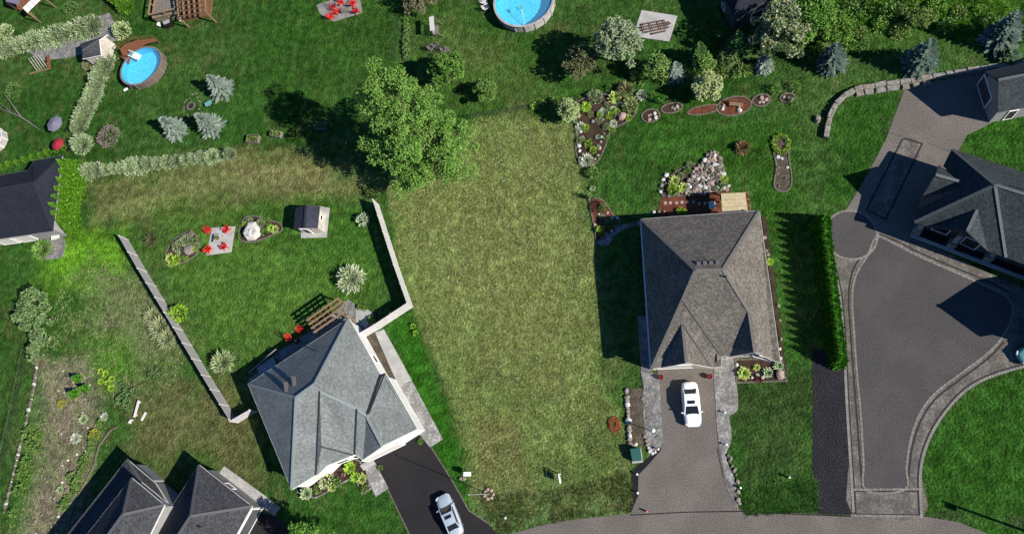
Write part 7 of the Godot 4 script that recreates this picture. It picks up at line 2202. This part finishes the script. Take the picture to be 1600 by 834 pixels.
	for p in [Vector2(-0.22, -31.8), Vector2(0.36, -31.76), Vector2(1.04, -31.7), Vector2(1.66, -31.73), Vector2(2.3, -31.68), Vector2(2.94, -31.63), Vector2(3.57, -31.42), Vector2(4.21, -31.37)]:
		var m := MB.new(pv.position)
		m.lathe(g3(p, 0.03), [0.2, 0.0, 0.2, 0.04, 0.0, 0.045], 10)
		part(pv, "paver", m.done(), M.rock_pink)
	scatter_stones("mulch_stones", "dark and pale stones along the red mulch strip", [Vector2(-1.58, -30.73), Vector2(-1, -30.76), Vector2(-0.42, -30.72), Vector2(0.19, -32.64), Vector2(1.28, -32.71), Vector2(6.72, -32.8), Vector2(6.96, -33.25), Vector2(-0.73, -33.19), Vector2(-0.54, -33.97), Vector2(-0.28, -34.67), Vector2(0.11, -35.2)], 0.35, 0.6, [M.rock_white, M.rock, M.rock_dark], 65)
	# small red bed by the vacant lot
	bed("garden_bed", "small triangular red mulch bed at the edge of the vacant lot", smooth(pl([-9, -32.92, -8.24, -33.02, -7.35, -32.62, -6.78, -31.77, -6.15, -30.61, -5.5, -30.24, -5.75, -29.48, -6.67, -28.6, -7.42, -28.18, -8.25, -27.77, -8.56, -29.84]), true, 3), 0.05, M.mulch_red, M.edge_stone)
	for q in [[Vector2(-8.27, -31.97), mound_mesh(0.8, 0.5, 220, 0.17, [Color(0.07, 0.025, 0.035), Color(0.04, 0.02, 0.025)], 621), 1.0, "dark burgundy shrub in the triangular red bed"], [Vector2(-7.45, -31.75), mound_mid, 0.9, "dull green mound beside the burgundy shrub"], [Vector2(-7.57, -30.64), mound_grey, 0.5, "small grey mound in the middle of the red bed"], [Vector2(-7.84, -29), mound_lime, 1.0, "yellow-green plant at the foot of the red bed"], [Vector2(-6.7, -29.7), mound_mid, 1.1, "dark green mound by the paved path end"], [Vector2(-6.99, -30.12), hosta_blue, 0.6, "small blue hosta beside the dark green mound"]]:
		plant("bed_plant", q[3], "plant", g3(q[0], 0.04), q[1], null, "", q[2])
	scatter_stones("bed_stones", "pale stones along the small triangular red bed", [Vector2(-7.93, -30.91), Vector2(-6.95, -31.07), Vector2(-6.38, -30.39), Vector2(-5.79, -30.35), Vector2(-7.31, -29.43), Vector2(-8.42, -29.67), Vector2(-7.12, -28.48), Vector2(-6.51, -28.82), Vector2(-6.05, -29.26)], 0.25, 0.45, [M.rock_white, M.rock_pink, M.rock], 66)
	# long brown bed up the side of the tan roofed plot
	var lp = smooth(pl([-10.55, -45.16, -9.34, -46.25, -7.52, -46.39, -5.95, -46.55, -4.4, -46.37, -3.29, -45.21, -2.97, -43.97, -3.54, -43.01, -4.56, -42.35, -5.58, -41.87, -6.38, -41.1, -6.89, -39.64, -7.55, -38.2, -8.58, -37.14, -9.87, -37.59, -10.45, -39.32, -10.25, -41.33, -10.44, -43.24]), true, 3)
	bed("garden_bed", "long brown mulch bed with stones above the vacant lot's corner", lp, 0.05, M.mulch, M.rock_dark, 0.5)
	for q in [[Vector2(-9.06, -44.99), hosta_lime, 1.5, "upright lime sword-leaved clump by the pale tree"], [Vector2(-7.92, -46.26), mound_grey, 1.3, "pale green mound at the top of the long bed"], [Vector2(-5.43, -45.88), hosta_yellow, 1.6, "yellow-green leafy clump near the white flowers"], [Vector2(-3.7, -44.65), mesh_cache("olive"), 1.5, "broad olive mound at the turn of the long bed"], [Vector2(-4.16, -46.61), mesh_cache("tawny"), 1.2, "tawny feathery shrub behind the long bed"], [Vector2(-7.37, -43.77), mound_lime, 0.8, "round yellow-green mound beside the path stones"], [Vector2(-6.42, -44.27), mound_mid, 0.8, "green mound in the middle of the long bed"], [Vector2(-6.29, -43.56), mound_lime, 0.85, "round lime mound beside the grey boulder"], [Vector2(-5.42, -43.98), mound_lime, 0.85, "lime mound next to the grey boulder"], [Vector2(-9.13, -42.33), hosta_lime, 0.85, "lime hosta at the lot side of the long bed"], [Vector2(-8.96, -40.01), mound_lime, 0.9, "lime mound halfway down the long bed"], [Vector2(-8.36, -39.2), mound_lime, 0.85, "lime mound near the foot of the long bed"], [Vector2(-9.25, -37.95), mesh_cache("silver"), 1.1, "silvery spreading plant at the foot of the long bed"], [Vector2(-2.27, -45.78), mesh_cache("silver"), 0.9, "white flowering clump on the lawn by the long bed"], [Vector2(-6.16, -47.28), mound_mid, 0.8, "green shoots behind the long bed"], [Vector2(-15.51, -45.8), hosta_lime, 1.2, "lime clump in the grass at the lot's head"], [Vector2(-14.46, -45.77), mound_mid, 1.2, "green bush in the grass at the lot's head"], [Vector2(-13.01, -46.14), mound_mid, 1.2, "dark bush beside the pale upright tree"]]:
		plant("bed_plant", q[3], "plant", g3(q[0], 0.04), q[1], null, "", q[2])
	rng.seed = 515
	k = 0
	var fill = [mound_grey, mound_mid, mesh_cache("silver"), mound_lime, mesh_cache("olive"), hosta_blue]
	for p in in_poly(lp, 30, 0.75, 516):
		plant("filler_plant", "low mixed green plant filling the long brown bed", "plant", g3(p, 0.04), fill[k % 6], null, "filler plants of the long brown bed", rng.randf_range(0.4, 0.8))
		k += 1
	var hg = thing("clipped_hedge", "short clipped green hedge curving by the small spruce", "hedge", g3(Vector2(-0.64, -44.9)))
	part(hg, "foliage", hedge_mesh(pl([-1.89, -45.74, -0.85, -45.27, 0.19, -44.81, 0.56, -44.6]), 0.8, 0.9, 640, [Color(0.06, 0.16, 0.03), Color(0.08, 0.19, 0.04)]), M.leaf).position = -hg.position
	bo = thing("boulder", "smooth grey boulder in the long brown bed", "boulder", g3(Vector2(-4.76, -43.23)))
	rock_part(bo, "rock", Vector3(0, 0.25, 0), Vector3(1.1, 0.7, 0.9), M.rock_pink, 0.2)
	scatter_stones("bed_stones", "pale stones lining the long brown bed", [Vector2(-6.43, -41.87), Vector2(-6.99, -41.25), Vector2(-7.23, -40.77), Vector2(-7.41, -40.2), Vector2(-7.59, -39.37), Vector2(-7.77, -38.47), Vector2(-8.17, -38.01), Vector2(-8.57, -37.3), Vector2(-10.05, -39.95), Vector2(-9.99, -39.27), Vector2(-9.63, -41.01), Vector2(-7, -43.13), Vector2(-8.25, -43), Vector2(-9.55, -38.31), Vector2(-9.77, -41.79), Vector2(-5.84, -45.24), Vector2(-6.14, -45.53), Vector2(-6.27, -46.33)], 0.3, 0.55, [M.rock, M.rock_white, M.rock_pink, M.edge_stone], 67)
	# island beds in the lawn
	for q in [["small oval island bed with white stones in the lawn", Vector2(-1.34, -43.02), 1.05, 0.85, M.mulch, 0], ["half-round island bed against the clipped hedge end", Vector2(1.19, -43.76), 1.25, 0.65, M.mulch, 1], ["larger red mulch island bed holding the timber bench", Vector2(8.3, -43.22), 2.0, 1.2, M.mulch_red, 2], ["round island bed with a grey stone near the bench", Vector2(11.43, -43.61), 1.0, 0.75, M.mulch, 3], ["small island bed of white stones near the lawn corner", Vector2(14.35, -43.61), 0.8, 0.55, M.mulch, 4], ["red mulch strip under the yellow-green willow", Vector2(4.86, -43.1), 1.9, 0.55, M.mulch_red, 5]]:
		bed("island_bed", q[0], ellipse(q[1], q[2], q[3], -0.1, 22), 0.06, q[4], M.edge_stone, 0.3)
		if q[5] != 5:
			var pts = []
			rng.seed = 700 + q[5]
			for n in 5:
				pts.append(q[1] + Vector2(rng.randf_range(-0.7, 0.7) * q[2], rng.randf_range(-0.6, 0.6) * q[3]))
			scatter_stones("island_stones", ["white and grey stones in the small oval island bed", "pale stones in the half-round bed by the clipped hedge", "white stones in the red mulch bed by the bench", "stones round the grey rock in the round island bed", "white stones in the small bed at the lawn corner"][q[5]], pts, 0.3, 0.6, [M.rock_white, M.rock_pink, M.rock], 710 + q[5])
	for q in [[Vector2(13.1, -44.67), 0.8, "tall green shrub casting shade near the round island bed"], [Vector2(15.23, -44.75), 0.8, "tall green shrub nearer the plot boundary"], [Vector2(14.92, -42.97), 0.6, "low green clump beside the small island bed"]]:
		plant("lawn_shrub", q[2], "shrub", g3(q[0]), mound_mesh(0.8, 1.6, 260, 0.2, MID, 630), null, "", q[1])
	# the long oval bed on the lawn
	var ob = smooth(pl([12.26, -38.55, 12.79, -38.97, 13.61, -38.81, 14.03, -38.05, 13.78, -36.25, 13.87, -34.28, 13.72, -32.74, 13.05, -32.11, 12.24, -32.25, 11.9, -33.06, 12.36, -35.04, 12.24, -36.79]), true, 3)
	bed("garden_bed", "long oval bed with a ring of lime plants on the back lawn", ob, 0.05, M.soil, M.edge_stone)
	for p in [Vector2(12.3, -38.22), Vector2(12.38, -37.57), Vector2(12.54, -37.08), Vector2(12.87, -36.81), Vector2(13.43, -36.91), Vector2(13.75, -37.36), Vector2(13.89, -38.06), Vector2(13.6, -38.65), Vector2(13.06, -38.87), Vector2(12.55, -38.68)]:
		plant("ring_plant", "small lime plant in the ring at the head of the oval bed", "plant", g3(p, 0.03), mound_lime, null, "ring of lime plants in the oval bed", 0.6)
	scatter_stones("oval_bed_stones", "white stones spaced along the long oval bed", [Vector2(13.52, -34.94), Vector2(12.56, -35.03), Vector2(12.35, -34.26), Vector2(13.19, -33.64), Vector2(12.36, -32.78), Vector2(13.01, -36.08), Vector2(12.61, -36.28)], 0.3, 0.5, [M.rock_white, M.rock_dark], 68)
	# stone edging, terrace stones and mulch by the tan driveway
	bed("mulch_strip", "grey-brown mulch strip between the stone edging and the terrace", pl([-5.43, -10.53, -3.84, -10.63, -3.88, -6.93, -3.67, -4.25, -4.4, -4.53, -5.34, -4.67]), 0.04, M.soil, null)
	var st = []
	for n in 15:
		st.append(Vector2(-5.57, -10.47).lerp(Vector2(-5.4, -4.8), (n + rng.randf_range(-0.3, 0.3)) / 14.0))
	scatter_stones("edging_stones", "line of pale edging stones beside the vacant lot", st, 0.3, 0.75, [M.rock, M.wallstone, M.rock, M.rock_white], 69)
	scatter_stones("terrace_stones", "tumbled pale stones at the foot of the terrace", [Vector2(-3.81, -5.45), Vector2(-3.7, -4.98), Vector2(-3.58, -4.65), Vector2(-3.47, -4.25), Vector2(-3.35, -3.92), Vector2(-3.09, -3.72), Vector2(-3.55, -5.18), Vector2(-2.82, -3.85), Vector2(-5.07, -4.53), Vector2(-4.79, -4.66)], 0.35, 0.55, [M.rock_white, M.rock], 70)
	st = []
	for n in 30:
		st.append(Vector2(-3.81, -9.8).lerp(Vector2(-2.36, -4.9), n / 29.0) + Vector2(rng.randf_range(-0.5, 0.6), rng.randf_range(-0.4, 0.4)))
	scatter_stones("terrace_chips", "small dark stones scattered over the paved terrace", st, 0.16, 0.3, [M.rock_dark, M.flagstone], 71)
	scatter_stones("drive_stones", "pale stones edging the curb by the clover patch", [Vector2(4.63, -3.38), Vector2(4.72, -2.87), Vector2(4.93, -2.35), Vector2(5.08, -1.84), Vector2(5.31, -1.46), Vector2(5.39, -0.82), Vector2(5.37, 0.19), Vector2(5.31, 0.94), Vector2(5.41, 1.32), Vector2(4.86, -3.12), Vector2(5.23, -2.03)], 0.2, 0.5, [M.rock, M.wallstone, M.edge_stone], 72)
	# foundation bed of the grey roofed house
	bed("garden_bed", "lush front bed in stone edging at the grey roofed house", pl([-43.59, 0.21, -40.39, -1.63, -37.04, -3.6, -35.57, -2.6, -34.81, -0.07, -35.71, 0.49, -36.75, -1.47, -39.71, 0.07, -41.46, 0.92]), 0.12, M.mulch, M.concrete_grey, 0.4)
	for q in [[Vector2(-42.46, 0.35), hosta_white, 1.5, "large white-rimmed hosta at the wall end of the lush bed"], [Vector2(-40.02, -0.99), mesh_cache("cream"), 1.2, "creamy hydrangea mound under the front window"], [Vector2(-38.9, -0.7), mound_mid, 1.15, "deep green mound in the lush bed"], [Vector2(-39.34, -0.21), hosta_yellow, 0.9, "yellow-green hosta on the lush bed's edge"], [Vector2(-41.14, -0.07), mound_mid, 1.0, "dark leafy mound behind the stone edging"], [Vector2(-37.28, -2.4), hosta_lime, 1.6, "tall lime shrub by the entrance step"], [Vector2(-36.59, -1.4), hosta_lime, 1.3, "lime shrub along the entrance walk"], [Vector2(-35.8, -1.19), hosta_yellow, 1.2, "yellow-leaved shrub next to the front landing"], [Vector2(-35.43, -0.07), mound_mid, 0.9, "small green mound at the corner of the lush bed"], [Vector2(-33.7, -2.38), mound_mid, 0.6, "little green plant at the garage corner post"], [Vector2(-28.99, -5.23), mound_mid, 0.6, "little green plant at the far garage corner"], [Vector2(-35.03, -18.96), mound_grey, 0.5, "pale mound at the terrace step"], [Vector2(-35.72, -19.62), mound_lime, 0.9, "curled lime plant at the terrace corner"], [Vector2(-37.3, -21.28), mound_mid, 0.7, "dark plant on the lawn behind the terrace"], [Vector2(-36.62, -21.09), mound_mid, 0.6, "smaller dark plant on the lawn behind the terrace"]]:
		plant("bed_plant", q[3], "plant", g3(q[0], 0.08), q[1], null, "", q[2])
	bed("gravel_bed", "tan gravel bed along the side wall of the grey roofed house", pl([-36.1, -17.6, -34.98, -18.1, -31.96, -11.83, -29.43, -6.81, -29.18, -6.23, -30.39, -7.76, -33.91, -12.78]), 0.05, M.soil, null)
	# the weedy strip: hostas, clumps and the stone row
	for p in [Vector2(-72.39, -14.59), Vector2(-71.58, -14.24), Vector2(-70.52, -13.55), Vector2(-71.1, -13.08), Vector2(-70.43, -12.41), Vector2(-72.07, -13.27)]:
		plant("pale_hosta", "round pale green leafy plant in the vegetable patch", "plant", g3(p), hosta_lime, null, "leafy plants in the vegetable patch", rng.randf_range(0.85, 1.15))
	for q in [[Vector2(-71.87, -6.7), mesh_cache("gold"), 1.0, "golden-yellow mound in the strip of bare soil"], [Vector2(-77.38, -10.64), mesh_cache("gold"), 0.8, "smaller golden mound by the young cedars"], [Vector2(-73.78, -8.55), hosta_white, 1.2, "white-edged plant on the bare soil"], [Vector2(-74.56, -6.19), mesh_cache("silver"), 0.9, "whitish tuft on the bare soil strip"], [Vector2(-75.63, 0), hosta_white, 0.9, "white-edged plant low on the bare soil strip"], [Vector2(-70.84, -8.82), mesh_cache("silver"), 0.7, "white flowering tuft below the boards"], [Vector2(-71.18, -8.11), mound_mid, 1.0, "green clump beside the golden mound"]]:
		plant("strip_plant", q[3], "plant", g3(q[0]), q[1], null, "", q[2])
	rng.seed = 640
	for p in [Vector2(-72.07, -5.76), Vector2(-72.09, -4.83), Vector2(-72.51, -4.06), Vector2(-72.74, -3.29), Vector2(-72.94, -2.36), Vector2(-73.17, -1.6), Vector2(-73.37, -0.68), Vector2(-73.38, 0.23), Vector2(-74.26, -1.53), Vector2(-74.41, 1.14), Vector2(-74.72, 1.89), Vector2(-71.97, -6.23)]:
		plant("edge_clump", "vivid green clump along the curved soil edging", "plant", g3(p), mound_mid, null, "green clumps along the soil edging", rng.randf_range(0.9, 1.4))
	for p in [Vector2(-81.57, -7.08), Vector2(-80.74, -5.87), Vector2(-80.01, -5.07), Vector2(-81.21, -3.5), Vector2(-81.46, -1.94), Vector2(-81.62, 0), Vector2(-80.84, -0.77), Vector2(-81.81, 2.68), Vector2(-80.4, -2.32), Vector2(-80.14, -6.66)]:
		plant("weed_clump", "rank green weed clump inside the wire fence", "plant", g3(p), mound_mid, null, "weed clumps inside the wire fence", rng.randf_range(1.0, 1.6))
	for p in [Vector2(-68.98, -12.7), Vector2(-68.14, -12.03), Vector2(-68.59, -11.4), Vector2(-67.48, -11.37), Vector2(-67.91, -10.58), Vector2(-67, -11.84), Vector2(-67.44, -9.94), Vector2(-68.88, -10.93), Vector2(-64.93, -13.87), Vector2(-63.83, -14.48)]:
		plant("leafy_clump", "blue-green leafy clump near the propped plank", "plant", g3(p), mesh_cache("dark"), null, "leafy clumps by the propped plank", rng.randf_range(0.8, 1.3))
	st = []
	for n in 64:
		st.append(Vector2(-82.22, -17.01).lerp(Vector2(-82.1, -11.57), n / 20.0) if n < 20 else Vector2(-82.1, -11.57).lerp(Vector2(-83.32, 2.69), (n - 20) / 43.0))
	scatter_stones("stone_row", "row of whitish stones along the wire fence", st, 0.25, 0.6, [M.rock_white, M.rock, M.rock_dark, M.edge_stone], 73)
	var ed = thing("soil_edging", "pale curved edging between the bare strip and the lawn", "edging", g3(Vector2(-68.78, -7.52)))
	var em := MB.new(ed.position)
	var el = smooth(pl([-68.78, -7.52, -69.72, -7.06, -70.39, -6.13, -70.97, -5.28, -71.22, -4.05, -71.31, -2.97, -71.76, -1.9, -72.36, -0.68, -72.92, 0.76, -73.49, 2.63, -73.74, 5.15]), false, 5)
	for n in el.size() - 1:
		em.bar(g3(el[n], 0.07), g3(el[n + 1], 0.07), 0.16, 0.16)
	part(ed, "strip", em.done(), M.edge_stone)
	scatter_stones("soil_stones", "pale stones strewn over the bare soil strip", in_poly(pl([-80.48, -15.68, -74.08, -15.06, -72.67, -9.73, -72.49, -3.44, -73.65, 5.15, -78.67, 5.21, -78.24, -1.92, -77.41, -9.83]), 110, 0.4, 74), 0.12, 0.42, [M.rock, M.rock_dark, M.edge_stone, M.rock_white], 75)
func mesh_cache(k: String) -> ArrayMesh:
	if not tex.has("mesh_" + k):
		var m
		match k:
			"olive": m = mound_mesh(0.75, 0.8, 420, 0.15, [Color(0.2, 0.25, 0.1), Color(0.26, 0.31, 0.13)], 651)
			"tawny": m = spray_mesh(0.9, 1.2, 260, 0.32, 0.09, [Color(0.26, 0.26, 0.13), Color(0.18, 0.22, 0.08)], 652)
			"silver": m = spray_mesh(0.8, 0.6, 200, 0.35, 0.1, [Color(0.4, 0.45, 0.32), Color(0.5, 0.53, 0.42)], 653)
			"cream": m = mound_mesh(0.85, 0.8, 300, 0.24, [Color(0.5, 0.52, 0.32), Color(0.3, 0.38, 0.14)], 654)
			"gold": m = mound_mesh(0.7, 0.7, 300, 0.18, [Color(0.34, 0.3, 0.04), Color(0.24, 0.24, 0.04)], 655)
			"dark": m = mound_mesh(0.55, 0.5, 150, 0.22, [Color(0.09, 0.17, 0.06), Color(0.13, 0.2, 0.09)], 656)
		tex["mesh_" + k] = m
	return tex["mesh_" + k]
func hedge_mesh(line: PackedVector2Array, w: float, h: float, n: int, cols: Array) -> ArrayMesh:
	rng.seed = 660
	var lb := LB.new()
	var pts = resampled(line, 0.1)
	for i in n:
		var q = pts[rng.randi() % pts.size()]
		var nn = Vector2(-q[1].y, q[1].x)
		var a = rng.randf_range(-1, 1)
		var top = rng.randf() < 0.5
		var p = g3(q[0] + nn * (a if top else signf(a)) * w * 0.5, h if top else rng.randf() * h)
		var out = Vector3.UP if top else g3(nn * signf(a))
		lb.leaf(p - out * 0.08, (out + rdir() * 0.8).normalized(), (out + rdir() * 0.5).normalized(), 0.17, 0.11, tone(cols, 0.2))
	return lb.done()

func _ready():
	# camera
	var cam := Camera3D.new()
	cam.name = "camera"
	cam.transform = Transform3D(Basis(Vector3(0.977438, -0.211221, 0.000000), Vector3(0.058830, 0.272240, -0.960429), Vector3(0.202863, 0.938760, 0.278524)), Vector3(0, 85, 0))
	cam.fov = 38.325
	cam.near = 0.5
	cam.far = 3000.0
	add_child(cam)
	cam.current = true
	# sky
	var we := WorldEnvironment.new()
	we.name = "world"
	var env := Environment.new()
	env.background_mode = Environment.BG_SKY
	var sky := Sky.new()
	var sm := ProceduralSkyMaterial.new()
	sm.sky_top_color = Color(0.15, 0.27, 0.44)
	sm.sky_horizon_color = Color(0.38, 0.47, 0.57)
	sm.sky_curve = 0.12
	sm.ground_bottom_color = Color(0.08, 0.09, 0.06)
	sm.ground_horizon_color = Color(0.42, 0.52, 0.62)
	sm.sun_angle_max = 1.0
	sky.sky_material = sm
	env.sky = sky
	env.background_energy_multiplier = 1.35
	env.tonemap_mode = Environment.TONE_MAPPER_LINEAR
	env.tonemap_exposure = 1.57
	env.sdfgi_enabled = true
	env.ssao_enabled = true
	env.ssil_enabled = true
	we.environment = env
	add_child(we)
	# sun: low in the east-south-east of the plot, shadows fall towards -x and a little -z
	var sun := DirectionalLight3D.new()
	sun.name = "sun"
	var az = deg_to_rad(21.3)
	var el = deg_to_rad(35.5)
	var to_sun = Vector3(cos(az) * cos(el), sin(el), sin(az) * cos(el))
	sun.look_at_from_position(to_sun * 100.0, Vector3.ZERO)
	sun.light_energy = 1.6
	sun.light_color = Color(1.0, 0.975, 0.93)
	sun.light_angular_distance = 0.5
	sun.shadow_enabled = true
	add_child(sun)
	rng.seed = 1
	make_materials()
	make_rocks()
	make_ground()
	make_paving()
	make_houses()
	make_things()
	make_trees()
	make_gardens()
